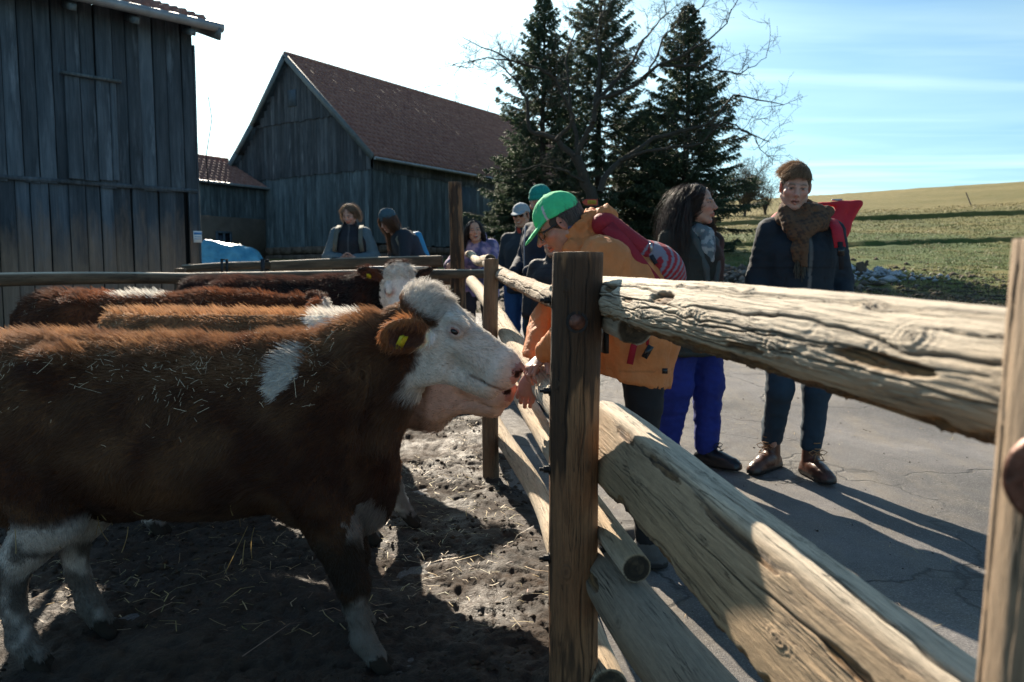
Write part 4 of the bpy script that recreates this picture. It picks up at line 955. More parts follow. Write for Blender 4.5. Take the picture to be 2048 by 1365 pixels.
# ------------------------------------------------------------------ cattle
coat_mat = tinted('cow_skin', 0.9, 0.18, 30, 0.003, 220)
coat_mat.node_tree.nodes['Principled BSDF'].inputs['Specular IOR Level'].default_value = 0.1
fur = fur_mat('cow_fur')
eye_mat = Mat('cow_eye', (0.012, 0.010, 0.012), 0.06).m
tag_mat = plain('yellow_ear_tag', (0.62, 0.55, 0.03), 0.4, 0.1); ink = plain('tag_print', (0.03, 0.03, 0.02), 0.6)
horn_mat = plain('horn', (0.10, 0.09, 0.085), 0.4, 0.4, 20)
WHITE, REDB, GOLD, DKB, BLK, PINK, MUDC = [np.array(c) for c in ((0.76, 0.70, 0.63), (0.072, 0.027, 0.013), (0.20, 0.105, 0.052), (0.030, 0.013, 0.009), (0.010, 0.008, 0.008), (0.52, 0.24, 0.20), (0.030, 0.022, 0.016))]
def cow(name, loc, rz, label, poll=(0.72, 0.0, 1.10), hyaw=0, hpitch=-40, hroll=0, coat=None, res=0.010, hres=0.006, sc=1.0, nfur=60000, frad=0.0008, flen=1.0, seed=1, earrot=(0, 0), horns=None, ear_tag=None, legs=None, tailc=None, drop=0, ear_off=(0, 0)):
    xs = axis_res(-1.02, 1.25, res, [(poll[0] - 0.12, poll[0] + 0.46, hres)]); ys = axis_res(-0.5, 0.45, res, [(poll[1] - 0.2, poll[1] + 0.17, hres)]) if abs(hyaw) < 30 else axis_res(-0.75, 0.45, res, [(poll[1] - 0.5, poll[1] + 0.15, hres)])
    zs = axis_res(-0.03, poll[2] + 0.22, res, [(poll[2] - 0.45, poll[2] + 0.12, hres)])
    f = Field(xs, ys, zs)
    Z = (0, 0, 1); Y = (0, 1, 0)
    # trunk
    f.cap((-0.42, 0, 0.80), (0.28, 0, 0.79), 0.245, 0.235, k=0.05, i=0, side=Z, asp=1.14)
    f.ell((-0.06, 0, 0.725), (0.42, 0.262, 0.215), k=0.08, i=0)
    f.ell((-0.60, 0, 0.86), (0.24, 0.21, 0.22), k=0.08, i=0)
    for s in (-1, 1):
        f.ell((-0.44, 0.15 * s, 1.00), (0.09, 0.06, 0.06), k=0.07, i=0)         # hooks
        f.ell((-0.76, 0.07 * s, 0.95), (0.06, 0.05, 0.06), k=0.06, i=0)         # pins
        f.ell((-0.58, 0.13 * s, 0.74), (0.19, 0.10, 0.25), k=0.06, i=0)         # thighs
        f.ell((0.34, 0.125 * s, 0.76), (0.17, 0.105, 0.27), k=0.05, i=0)        # shoulders
        f.ell((0.47, 0.10 * s, 0.66), (0.10, 0.08, 0.10), k=0.04, i=0)          # point of shoulder
    f.cap((0.25, 0, 1.0), (-0.75, 0, 1.0), 0.055, 0.05, k=0.10, i=0)           # spine
    f.ell((0.30, 0, 1.02), (0.16, 0.06, 0.08), k=0.08, i=0)                    # withers
    f.ell((0.48, 0, 0.60), (0.14, 0.13, 0.17), k=0.07, i=0)                    # brisket
    f.ell((-0.33, 0, 0.53), (0.10, 0.05, 0.05), k=0.06, i=0)
    # neck
    P = np.array(poll, float); M = np.array(Euler((R(hroll), R(-hpitch), R(hyaw)), 'XYZ').to_matrix()); hx, hy, hz = M[:, 0], M[:, 1], M[:, 2]
    H = lambda x, y, z: P + hx * x + hy * y + hz * z
    n0 = np.array((0.34, 0, 0.86)); n1 = H(0.02, 0, -0.13); nm = (n0 + n1) / 2 + np.array((0, 0, -0.01))
    f.cap(n0, nm, 0.155, 0.135, k=0.07, i=0, side=Z, asp=1.45); f.cap(nm, n1, 0.135, 0.10, k=0.06, i=0, side=Z, asp=1.35)
    f.cap((0.50, 0, 0.62), H(0.06, 0, -0.24), 0.075, 0.045, k=0.08, i=0)       # dewlap
    for q in range(5):                                                         # neck wrinkles
        t = 0.35 + 0.12 * q; c = n0 * (1 - t) + n1 * t
        for s in (-1, 1): f.cap(c + (0.02, 0.135 * s, 0.10), c + (-0.02, 0.12 * s, -0.16), 0.006, 0.008, k=0.02, sub=True)
    # head
    f.ell(H(0.06, 0, -0.035), (0.125, 0.105, 0.105), M, k=0.03, i=1)
    f.ell(H(0.0, 0, 0.02), (0.06, 0.085, 0.055), M, k=0.04, i=1)
    f.cap(H(0.08, 0, -0.040), H(0.30, 0, -0.050), 0.090, 0.070, k=0.03, i=1, side=hy, asp=0.93)
    f.cap(H(0.12, 0, 0.0), H(0.33, 0, -0.015), 0.045, 0.038, k=0.03, i=1)
    for s in (-1, 1):
        f.ell(H(0.07, 0.064 * s, -0.135), (0.105, 0.036, 0.095), M, k=0.04, i=1)
        f.cap(H(0.12, 0.045 * s, -0.155), H(0.30, 0.03 * s, -0.115), 0.035, 0.025, k=0.035, i=1)
        f.ell(H(0.13, 0.088 * s, 0.030), (0.045, 0.022, 0.022), M, k=0.022, i=1)   # brow
        f.cap(H(0.16, 0.075 * s, -0.04), H(0.26, 0.055 * s, -0.06), 0.016, 0.012, k=0.03, i=1)
        f.ell(H(0.142, 0.108 * s, 0.004), (0.028, 0.020, 0.020), M, k=0.014, i=1, sub=True)
        f.ell(H(0.142, 0.091 * s, 0.004), (0.030, 0.016, 0.023), M, k=0.006, i=1)
        f.ell(H(0.144, 0.108 * s, 0.001), (0.019, 0.010, 0.0085), M, k=0.003, i=4, sub=True)
    f.ell(H(0.325, 0, -0.050), (0.062, 0.070, 0.068), M, k=0.03, i=1)
    f.ell(H(0.366, 0, -0.034), (0.028, 0.052, 0.046), M, k=0.018, i=4)
    f.cap(H(0.26, 0, -0.125), H(0.328, 0, -0.122), 0.040, 0.032, k=0.022, i=1, side=hy, asp=1.25)
    for s in (-1, 1):
        f.ell(H(0.378, 0.040 * s, -0.014), (0.020, 0.020, 0.020), M, k=0.012, i=4)
        f.ell(H(0.382, 0.046 * s, -0.018), (0.020, 0.011, 0.013), M, k=0.004, i=7, sub=True)
        f.cap(H(0.27, 0.066 * s, -0.100), H(0.378, 0.032 * s, -0.092), 0.006, 0.005, k=0.006, i=None, sub=True)
    # ears: leaf-shaped, hollow towards the front
    ears = []
    for s in (-1, 1):
        er = M @ np.array(Euler((R(earrot[0]) * s, R(12), R((118 + earrot[1]) * s)), 'XYZ').to_matrix())
        if drop: er = np.array(Matrix.Rotation(R(drop), 3, Vector(hy * 1.0)) ) @ er
        base = H(0.030 + ear_off[0], 0.095 * s, -0.02 + ear_off[1]); c = base + er[:, 0] * 0.085
        f.cap(base - er[:, 0] * 0.01, base + er[:, 0] * 0.04, 0.026, 0.030, k=0.025, i=5)
        f.ell(c, (0.088, 0.023, 0.062), er, k=0.015, i=5)
        nrm = er[:, 1] * (-s)
        f.ell(c + nrm * 0.018 + er[:, 0] * 0.004, (0.062, 0.017, 0.038), er, k=0.008, i=6, sub=True)
        ears.append((c, er, nrm))
    # legs
    L = {'f-': (0.0, 0), 'f+': (0.0, 0), 'h-': (0, 0), 'h+': (0, 0)}; L.update(legs or {})
    for s, kf, kh in ((-1, 'f-', 'h-'), (1, 'f+', 'h+')):
        dx = L[kf][0]; y = 0.135 * s
        f.chain([(0.38, y, 0.62), (0.42 + dx * 0.3, y, 0.47), (0.45 + dx * 0.65, y * 0.95, 0.30), (0.455 + dx * 0.85, y * 0.95, 0.20), (0.46 + dx, y * 0.95, 0.115), (0.50 + dx, y * 0.95, 0.055)], [0.105, 0.078, 0.050, 0.034, 0.039, 0.037], k=0.02, i=2)
        f.ell((0.462 + dx * 0.62, y * 0.95, 0.305), (0.046, 0.047, 0.052), k=0.02, i=2)
        for t in (-1, 1): f.cap((0.505 + dx, y * 0.95 + 0.022 * t, 0.05), (0.535 + dx, y * 0.95 + 0.022 * t, 0.012), 0.024, 0.027, k=0.005, i=3)
        dx = L[kh][0]
        f.chain([(-0.52, y * 0.9, 0.66), (-0.47 + dx * 0.2, y, 0.53), (-0.60 + dx * 0.6, y, 0.36), (-0.60 + dx * 0.8, y, 0.23), (-0.57 + dx, y, 0.115), (-0.53 + dx, y, 0.055)], [0.14, 0.098, 0.050, 0.035, 0.040, 0.038], k=0.025, i=2)
        f.cap((-0.655 + dx * 0.6, y, 0.395), (-0.615 + dx * 0.7, y, 0.30), 0.026, 0.022, k=0.02, i=2)
        for t in (-1, 1): f.cap((-0.525 + dx, y + 0.022 * t, 0.05), (-0.495 + dx, y + 0.022 * t, 0.012), 0.024, 0.027, k=0.005, i=3)
    # tail
    f.chain([(-0.76, 0, 1.0), (-0.86, 0, 0.95), (-0.90, 0.01, 0.80), (-0.90, 0.02, 0.55), (-0.88, 0.03, 0.36)], [0.045, 0.030, 0.022, 0.016, 0.030], k=0.02, i=8)
    V, F, ids = f.nets(); N = vnormals(V, F)
    lump = fbm(V * 7 + seed * 3.1, 3); V = V + N * (0.006 * lump * (ids == 0))[:, None]
    q = (V - P) @ M      # head coordinates
    def paint(V, N, q, ids, n):
        g = np.random.default_rng(seed); c = coat(V, N, q, ids, fbm(V * 9 + seed, 4), fbm(V * 40 + seed * 2, 3))
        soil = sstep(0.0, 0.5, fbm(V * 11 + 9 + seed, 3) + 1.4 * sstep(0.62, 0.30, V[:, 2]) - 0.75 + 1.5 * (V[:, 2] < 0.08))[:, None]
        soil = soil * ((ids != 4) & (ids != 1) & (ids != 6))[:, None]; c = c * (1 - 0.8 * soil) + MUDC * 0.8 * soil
        c[ids == 3] = np.array((0.035, 0.028, 0.022)); c[ids == 4] = PINK * (0.85 + 0.3 * n[ids == 4])[:, None]; c[ids == 5] = c[ids == 5] * (2.4, 2.1, 1.7); c[ids == 7] = (0.06, 0.025, 0.02); c[ids == 6] = c[ids == 6] * 0.5 + PINK * 0.18  # outer ears brightened in colour, as if lit by the sun
        return np.clip(c, 0, 1)
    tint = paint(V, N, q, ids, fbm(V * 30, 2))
    root = empty(name, loc, rz, label=label, cat='cow', group='young spotted cattle in the paddock'); root.scale = (sc,) * 3
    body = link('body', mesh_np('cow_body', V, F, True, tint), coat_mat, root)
    for s in (-1, 1):
        e = MB(); u = np.linspace(0, np.pi, 13)[1:-1]; w = np.arange(18) * 2 * np.pi / 18; S = np.array([(np.sin(a) * np.cos(b), np.sin(a) * np.sin(b), np.cos(a)) for a in u for b in w])
        vv = np.vstack([S, [(0, 0, 1), (0, 0, -1)]]); ff = [(r_ * 18 + j, (r_ + 1) * 18 + j, (r_ + 1) * 18 + (j + 1) % 18, r_ * 18 + (j + 1) % 18) for r_ in range(10) for j in range(18)]
        vv = np.array([H(0.143, 0.0915 * s, 0.001) + M @ (p * np.array((0.0185, 0.015, 0.0125))) for p in vv]); e.add(vv, ff)
        e.build('eye', eye_mat, root, smooth=True)
    # fur
    g = np.random.default_rng(seed + 50)
    def wgt(c, n):
        h = (c - P) @ M; hd = (h[:, 0] > 0.28); return np.where(hd, 0.35, 1.0) * np.where(c[:, 2] < 0.25, 0.5, 1.0)
    p, nr, vi = sample_surface(V, F, nfur, g, wgt)
    iid = ids[vi]; qe = (p - P) @ M; keep = (iid != 4) & (iid != 3) & (iid != 7) & ~((iid == 1) & (((qe[:, 0] - 0.143) / 0.027) ** 2 + ((qe[:, 2] - 0.001) / 0.018) ** 2 < 1)); p, nr, vi, iid = p[keep], nr[keep], vi[keep], iid[keep]; n = len(p)
    qh = (p - P) @ M; head = iid == 1; ear = (iid == 5) | (iid == 6)
    d = np.tile(np.array([-0.75, 0, -0.55]), (n, 1)); d[head] = M[:, 0] * 0.9; d[iid == 2] = (0, 0, -1)
    topn = sstep(0.5, 0.95, nr[:, 2]); d = d + topn[:, None] * np.array([-0.2, 0, 0.35])
    d[:, 0] += 0.7 * noise3(p * 9 + seed); d[:, 1] += 0.55 * noise3(p * 9 + 20 + seed); d[:, 2] += 0.55 * noise3(p * 9 + 40)
    d -= nr * (d * nr).sum(1, keepdims=True); d /= np.linalg.norm(d, axis=1, keepdims=True) + 1e-6
    ln = g.uniform(0.6, 1.3, n) * np.where(head, 0.012, 0.026) * flen; ln *= np.where(iid == 2, 0.5, 1) * (1 + 0.6 * topn)
    ln = np.where(ear, g.uniform(0.012, 0.03, n), ln); ln *= 1 + 0.5 * noise3(p * 14)
    lift = 0.30 + 0.35 * topn + 0.15 * g.random(n); lift = np.where(head, 0.25, lift)
    poll_ = head & (qh[:, 0] < 0.075) & (qh[:, 2] > -0.02); ff_ = sstep(0.085, 0.03, qh[:, 0]) * poll_
    ln = np.where(poll_, 0.016 + 0.036 * ff_ * g.uniform(0.5, 1.2, n), ln)
    t = np.linspace(0, 1, 5)[None, :, None]
    side = np.cross(nr, d); curl = np.where(poll_, 0.42, 0.10) * ln
    ph = 6.28 * noise3(p * 22 + 5)[:, None, None] + g.uniform(0, 1.2, (n, 1, 1))
    base = p[:, None] + ln[:, None, None] * (t * (1 - 0.45 * t * (1 - lift[:, None, None])) * (nr * lift[:, None])[:, None] * 1.2 + (t ** 1.3) * (d * (1 - 0.4 * lift)[:, None])[:, None])
    amp = (curl[:, None, None] * t); fr = np.where(poll_, 7.5, 2.5)[:, None, None]
    pts = base + amp * (np.sin(ph + t * fr) * side[:, None] + np.cos(ph + t * fr) * (nr * 0.7)[:, None])
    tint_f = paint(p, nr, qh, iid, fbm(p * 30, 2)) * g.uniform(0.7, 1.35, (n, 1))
    sun_gold = np.where(iid == 0, 0.45 * topn, 0)[:, None] * (tint_f[:, :1] < 0.4); tint_f = tint_f * (1 + sun_gold * np.array([2.6, 2.7, 2.5]))  # sunlight on the back painted into hairs that face up
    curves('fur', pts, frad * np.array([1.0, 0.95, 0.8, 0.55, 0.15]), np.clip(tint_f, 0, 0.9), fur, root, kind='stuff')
    # eyelashes
    n = 22; t5 = np.linspace(0, 1, 5)[None, :, None]; sd_ = np.where(np.arange(n) % 2, 1, -1); xo = g.uniform(-0.018, 0.018, n); b0 = np.array([H(0.143 + xo[q], 0.104 * sd_[q], 0.014 - 12 * xo[q] ** 2) for q in range(n)]); dl = np.array([hy * sd_[q] * 0.9 + hz * -0.1 + hx * (0.35 + xo[q] * 12) for q in range(n)])
    curves('eyelashes', b0[:, None] + t5 * dl[:, None] * 0.014 - (t5 ** 2) * hz * 0.003, frad * np.array([0.9, 0.8, 0.6, 0.4, 0.2]), np.tile(np.array((0.55, 0.5, 0.44)), (n, 1)) * (1 if coat in (coat1, coat4) else 0.5), fur, root, kind='stuff')
    # tail switch
    n = 260; a = g.normal(0, 0.02, (n, 3)); b0 = np.array((-0.88, 0.03, 0.38)) + a; t4 = np.linspace(0, 1, 5)[None, :, None]
    curves('tail_switch', b0[:, None] + t4 * np.stack([g.normal(0, 0.02, n), g.normal(0, 0.02, n), -g.uniform(0.15, 0.26, n)], -1)[:, None], 0.0012 * np.array([1, 1, 0.8, 0.6, 0.2]), np.tile(tailc if tailc is not None else REDB, (n, 1)) * g.uniform(0.6, 1.4, (n, 1)), fur, root, kind='stuff')
    if horns:
        for s, mt_ in horns:
            h0 = H(-0.02, 0.085 * s, 0.0); d1 = hy * s; hm = MB(); hm.tube([h0, h0 + d1 * 0.04 + hz * 0.006, h0 + d1 * 0.085 + hz * 0.018, h0 + d1 * 0.115 + hz * 0.034], [0.021, 0.018, 0.011, 0.002], 12); hm.build('horn', mt_, root, smooth=True)
    for s in (ear_tag or ()):
        c, er, nrm = ears[0 if s < 0 else 1]; tg = empty('ear_tag', tuple(c + er[:, 0] * 0.012 + nrm * 0.014 - er[:, 2] * 0.02)); tg.parent = root
        tg.rotation_euler = Matrix([list(er[i]) for i in range(3)]).to_euler()
        MB().box((0.0, 0, -0.002), (0.030, 0.003, 0.050)).build('tag_plate', tag_mat, tg); MB().tube([(0, -0.006, 0.018), (0, 0.006, 0.018)], 0.006, 10).build('stud', tag_mat, tg)
        for zz in (0.0, -0.012): MB().box((0.0, 0.002 * (-s) * -1, zz), (0.020, 0.0032, 0.004)).build('print', ink, tg); 
        for zz in (0.0, -0.012): MB().box((0.0, -0.0015, zz), (0.020, 0.0032, 0.004)).build('print', ink, tg)
    return root, V, N, ids

def coat1(V, N, q, ids, n, n2):
    red = REDB + (GOLD - REDB) * np.clip(0.30 + n * 0.9 + 0.25 * (N[:, 2] > 0.6), 0, 1)[:, None]  # upward-facing coat painted more golden, as under the sun
    red = red * (1 - 0.55 * sstep(0.66, 0.46, V[:, 2] + 0.06 * n))[:, None]  # coat darker towards the belly: dirt plus shade painted into the colour
    c = red.copy(); w = np.zeros(len(V))
    w = np.maximum(w, sstep(0.0, 0.03, q[:, 0] - 0.065 + 0.02 * n2 + 0.02 * n) * sstep(-0.30, -0.24, q[:, 2]) * ((q[:, 0] < 0.6)))
    w = np.maximum(w, sstep(-0.01, 0.01, q[:, 2] + 0.01 * n + 0.0) * (q[:, 0] < 0.09) * (q[:, 0] > -0.09) * (np.abs(q[:, 1]) < 0.10))
    w = np.maximum(w, ((V[:, 0] - 0.30 + 0.35 * (1.02 - V[:, 2])) ** 2 / 0.0022 + (V[:, 2] - 1.01) ** 2 / 0.0060 + 0.9 * n2 < 1) * (V[:, 1] < 0.12) * (ids == 0) * 1.0)
    w = np.maximum(w, sstep(0.26, 0.19, V[:, 2] + 0.09 * n - 0.02 * (V[:, 0] > 0)) * (ids == 2))
    w = np.maximum(w, 0.75 * sstep(0.55, 0.50, V[:, 2] + 0.02 * n) * (ids == 2) * (V[:, 0] < 0))
    w = np.maximum(w, 0.30 * ((V[:, 0] - 0.54) ** 2 / 0.003 + (V[:, 2] - 0.50) ** 2 / 0.006 + n2 < 1))
    c = c * (1 - w[:, None]) + WHITE * (0.86 + 0.2 * n[:, None]) * w[:, None]
    pk = 0.6 * sstep(0.040, 0.018, np.sqrt((q[:, 0] - 0.142) ** 2 + (q[:, 2] - 0.003) ** 2)) * (q[:, 0] > 0.05); c = c * (1 - 0.55 * pk[:, None]) + PINK * 0.75 * 0.55 * pk[:, None]
    ml = np.exp(-((q[:, 2] + 0.098 - 0.06 * (q[:, 0] - 0.30)) / 0.005) ** 2) * (q[:, 0] > 0.25) * (np.abs(q[:, 1]) > 0.02); c = c * (1 - 0.75 * ml[:, None]) + np.array((0.06, 0.03, 0.025)) * 0.75 * ml[:, None]
    mz = sstep(0.31, 0.37, q[:, 0]) * (ids == 1); c = c * (1 - 0.4 * mz[:, None]) + PINK * 0.4 * mz[:, None]
    return c
def coat2(V, N, q, ids, n, n2):
    c = GOLD * 0.8 + (GOLD * 1.35 - GOLD * 0.8) * np.clip(0.5 + n, 0, 1)[:, None]; pale = np.array([0.62, 0.43, 0.33])
    w = sstep(0.0, 0.06, q[:, 0] - 0.02) * ((q[:, 0] < 0.6) & (q[:, 2] > -0.32)); c = c * (1 - w[:, None]) + pale * w[:, None]
    w = np.maximum(((V[:, 0] - 0.34) ** 2 / 0.016 + (V[:, 2] - 1.06) ** 2 / 0.012 + n2 < 1) * (ids == 0), sstep(0.34, 0.28, V[:, 2] + 0.05 * n) * (ids == 2)); c = c * (1 - w[:, None]) + WHITE * w[:, None]
    w = 0.5 * ((V[:, 2] < 0.7) & (V[:, 0] > 0.4) & (ids == 0)); c = c * (1 - w[:, None]) + pale * 0.7 * w[:, None]
    mz = sstep(0.33, 0.40, q[:, 0]) * (ids == 1); return c * (1 - 0.6 * mz[:, None]) + PINK * 0.6 * mz[:, None]
def coat3(V, N, q, ids, n, n2):
    c = REDB * 0.9 + (REDB * 2.1 - REDB * 0.9) * np.clip(0.4 + n * 1.2, 0, 1)[:, None]
    w = np.maximum(((V[:, 0] + 0.10) ** 2 / 0.03 + (V[:, 2] - 1.06) ** 2 / 0.003 + 0.5 * n2 < 1) * (V[:, 1] > -0.06) * (ids == 0), sstep(0.0, 0.03, q[:, 0] + 0.03) * (q[:, 0] < 0.6) * (q[:, 2] > -0.2) * (ids != 0)); return c * (1 - w[:, None]) + WHITE * w[:, None]
def coat4(V, N, q, ids, n, n2):
    c = BLK + (DKB * 1.6 - BLK) * np.clip(0.35 + n * 1.2 + 0.4 * (N[:, 2] > 0.5), 0, 1)[:, None]
    w = sstep(0.0, 0.03, q[:, 0] + 0.05 + 0.02 * n2) * (q[:, 0] < 0.6) * (ids == 1) * (np.abs(q[:, 1]) < 0.12); c = c * (1 - w[:, None]) + WHITE * w[:, None]
    pk = sstep(0.045, 0.02, np.sqrt((q[:, 0] - 0.142) ** 2 + (q[:, 2] - 0.003) ** 2)) * (q[:, 0] > 0.05); c = c * (1 - 0.6 * pk[:, None]) + PINK * 0.6 * pk[:, None]
    w = sstep(0.34, 0.28, V[:, 2] + 0.05 * n) * (ids == 2); return c * (1 - w[:, None]) + WHITE * w[:, None]
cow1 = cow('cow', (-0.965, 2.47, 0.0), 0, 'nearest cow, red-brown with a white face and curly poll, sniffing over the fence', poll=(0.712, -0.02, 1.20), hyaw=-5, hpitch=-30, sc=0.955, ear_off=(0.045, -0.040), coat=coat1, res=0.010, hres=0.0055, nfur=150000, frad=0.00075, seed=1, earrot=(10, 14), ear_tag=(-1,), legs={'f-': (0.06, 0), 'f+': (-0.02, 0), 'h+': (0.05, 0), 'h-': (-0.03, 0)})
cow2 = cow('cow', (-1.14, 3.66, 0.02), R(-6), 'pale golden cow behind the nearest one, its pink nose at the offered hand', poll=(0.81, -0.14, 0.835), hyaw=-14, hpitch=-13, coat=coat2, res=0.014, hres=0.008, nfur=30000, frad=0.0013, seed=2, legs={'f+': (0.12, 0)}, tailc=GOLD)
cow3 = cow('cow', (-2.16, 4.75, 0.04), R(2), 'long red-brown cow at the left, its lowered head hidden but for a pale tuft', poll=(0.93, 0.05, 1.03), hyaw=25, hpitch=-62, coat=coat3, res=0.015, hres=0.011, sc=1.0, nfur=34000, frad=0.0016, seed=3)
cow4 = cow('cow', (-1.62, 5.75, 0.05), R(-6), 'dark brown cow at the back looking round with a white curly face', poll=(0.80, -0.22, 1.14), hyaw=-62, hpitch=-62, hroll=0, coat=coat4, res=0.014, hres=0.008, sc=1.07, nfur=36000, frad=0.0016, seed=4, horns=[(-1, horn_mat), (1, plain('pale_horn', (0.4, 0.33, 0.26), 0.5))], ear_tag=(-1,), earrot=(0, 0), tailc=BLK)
# straw lying in the coats
def coat_straw(cw, num, seed, name='coat_straw'):
    root, V, N, ids = cw; g = np.random.default_rng(seed); sel = np.nonzero((ids == 0) & (N[:, 2] > -0.05) & (V[:, 2] > 0.78) & (V[:, 0] < 0.45))[0]
    w = sstep(0.1, 0.9, N[sel, 2]) + 0.02; w *= np.clip(0.6 + 1.5 * noise3(V[sel] * 5), 0.05, 2); i = g.choice(sel, num, p=w / w.sum()); p = V[i] + N[i] * 0.018
    a = g.normal(0, 1, (num, 3)); a -= N[i] * (a * N[i]).sum(1, keepdims=True) * 0.85; a /= np.linalg.norm(a, axis=1, keepdims=True); L = g.lognormal(-5.0, 0.5, num) * (1 + 1.2 * (g.random(num) < 0.12)); s = np.cross(a, N[i]); s *= 0.0005 / (np.linalg.norm(s, axis=1, keepdims=True) + 1e-9)
    c = p + np.cross(a, s) * 0; A, B = p - a * L[:, None], p + a * L[:, None]; md = p + g.normal(0, 0.1, (num, 3)) * L[:, None]
    VV = np.stack([A - s, A + s, md + s, md - s, B + s, B - s], 1).reshape(-1, 3); b = np.arange(num)[:, None] * 6; t = np.array([0.74, 0.56, 0.36]) * g.uniform(0.4, 1.2, (num, 1))
    link(name, mesh_np(name, VV, np.concatenate([b + [0, 1, 2, 3], b + [3, 2, 4, 5]]), False, np.repeat(t, 6, 0)), straw_mat, root, kind='stuff')
coat_straw(cow1, 750, 5); coat_straw(cow2, 150, 6); coat_straw(cow3, 200, 7); coat_straw(cow4, 120, 8)
# long stalks hanging from the belly of the nearest cow
g = np.random.default_rng(12); n = 26; x = g.uniform(-0.55, 0.2, n); p0 = np.stack([x, g.uniform(-0.22, 0.0, n), g.uniform(0.45, 0.60, n)], -1)
t = np.linspace(0, 1, 5)[None, :, None]; dr = np.stack([g.normal(0, 0.25, n), g.normal(0, 0.12, n), -g.uniform(0.4, 1.1, n)], -1) * g.uniform(0.04, 0.16, (n, 1))
curves('belly_straw', p0[:, None] + t * dr[:, None] + (t ** 2) * g.normal(0, 0.02, (n, 1, 3)), 0.0011, np.array([[0.42, 0.30, 0.12]]) * g.uniform(0.5, 1.1, (n, 1)), fur, cow1[0], kind='stuff')
# ------------------------------------------------------------------ people
skin_mat = tinted('skin', 0.5, 0.06, 60, 0.0008, 300); skin_mat.node_tree.nodes['Principled BSDF'].inputs['Subsurface Weight'].default_value = 0.08
cloth_mat = tinted('cloth', 0.85, 0.12, 30, 0.0015, 260); shell_mat = tinted('shell_fabric', 0.72, 0.12, 12, 0.005, 45); leather = tinted('leather', 0.32, 0.25, 25, 0.002, 120)
knit_mat = tinted('knit', 0.95, 0.2, 90, 0.003, 400); lens_mat = Mat('dark_lens', (0.008, 0.008, 0.01), 0.08).m; hair_fur = fur_mat('human_hair', 0.4, 0.2); metal = plain('zip_metal', (0.5, 0.5, 0.5), 0.3, 0.1, Metallic=0.8)
rubber = plain('sole_rubber', (0.02, 0.018, 0.017), 0.7, 0.3)
def nrm(v): v = np.array(v, float); return v / (np.linalg.norm(v) + 1e-9)
def hand(f, wrist, fwd, side, s=1.0, curl=(18, 30, 22), spread=0.10, thumb=(0.5, 0.6), i=9):
    """palm, four unequal jointed fingers, thumb from the side of the palm near the wrist; side points to the thumb, palm faces fwd x side turned down"""
    w = np.array(wrist, float); F_ = nrm(fwd); S_ = nrm(np.array(side, float) - F_ * np.dot(F_, side)); N_ = np.cross(F_, S_)
    if N_[2] > 0: N_ = -N_
    f.ell(w + F_ * 0.052 * s, (0.050 * s, 0.040 * s, 0.016 * s), np.stack([F_, S_, N_], 1), k=0.012, i=i); f.cap(w - F_ * 0.03, w + F_ * 0.03 * s, 0.027 * s, 0.028 * s, k=0.015, i=i, side=N_, asp=0.75)
    for q, (o, l) in enumerate(zip((0.030, 0.010, -0.010, -0.029), (0.070, 0.079, 0.073, 0.057))):
        p = w + (F_ * (0.088 - 0.006 * abs(q - 1)) + S_ * o) * s; d = nrm(F_ + S_ * (0.5 - q / 3) * spread * 2); r = (0.0093, 0.0095, 0.0090, 0.0080)[q] * s
        for j, (fr, cu) in enumerate(zip((0.46, 0.30, 0.24), curl)):
            a = R(cu * (1 + 0.12 * q)); n_ = nrm(N_ - d * np.dot(N_, d)); d = nrm(d * math.cos(a) + n_ * math.sin(a)); e = p + d * l * fr * s
            f.cap(p, e, r * (1 - 0.10 * j), r * (0.9 - 0.10 * j), k=0.004, i=i); f.ell(p, r * 1.08 * (1 - 0.08 * j), k=0.004, i=i); p = e
    p = w + (F_ * 0.018 + S_ * 0.024) * s; d = nrm(S_ * thumb[0] + F_ * thumb[1] + N_ * 0.25)
    for l, r0, r1 in ((0.042, 0.0135, 0.0115), (0.030, 0.0115, 0.0105), (0.022, 0.0105, 0.008)):
        e = p + d * l * s; f.cap(p, e, r0 * s, r1 * s, k=0.006, i=i); p = e; d = nrm(d + F_ * 0.35 + N_ * 0.15)
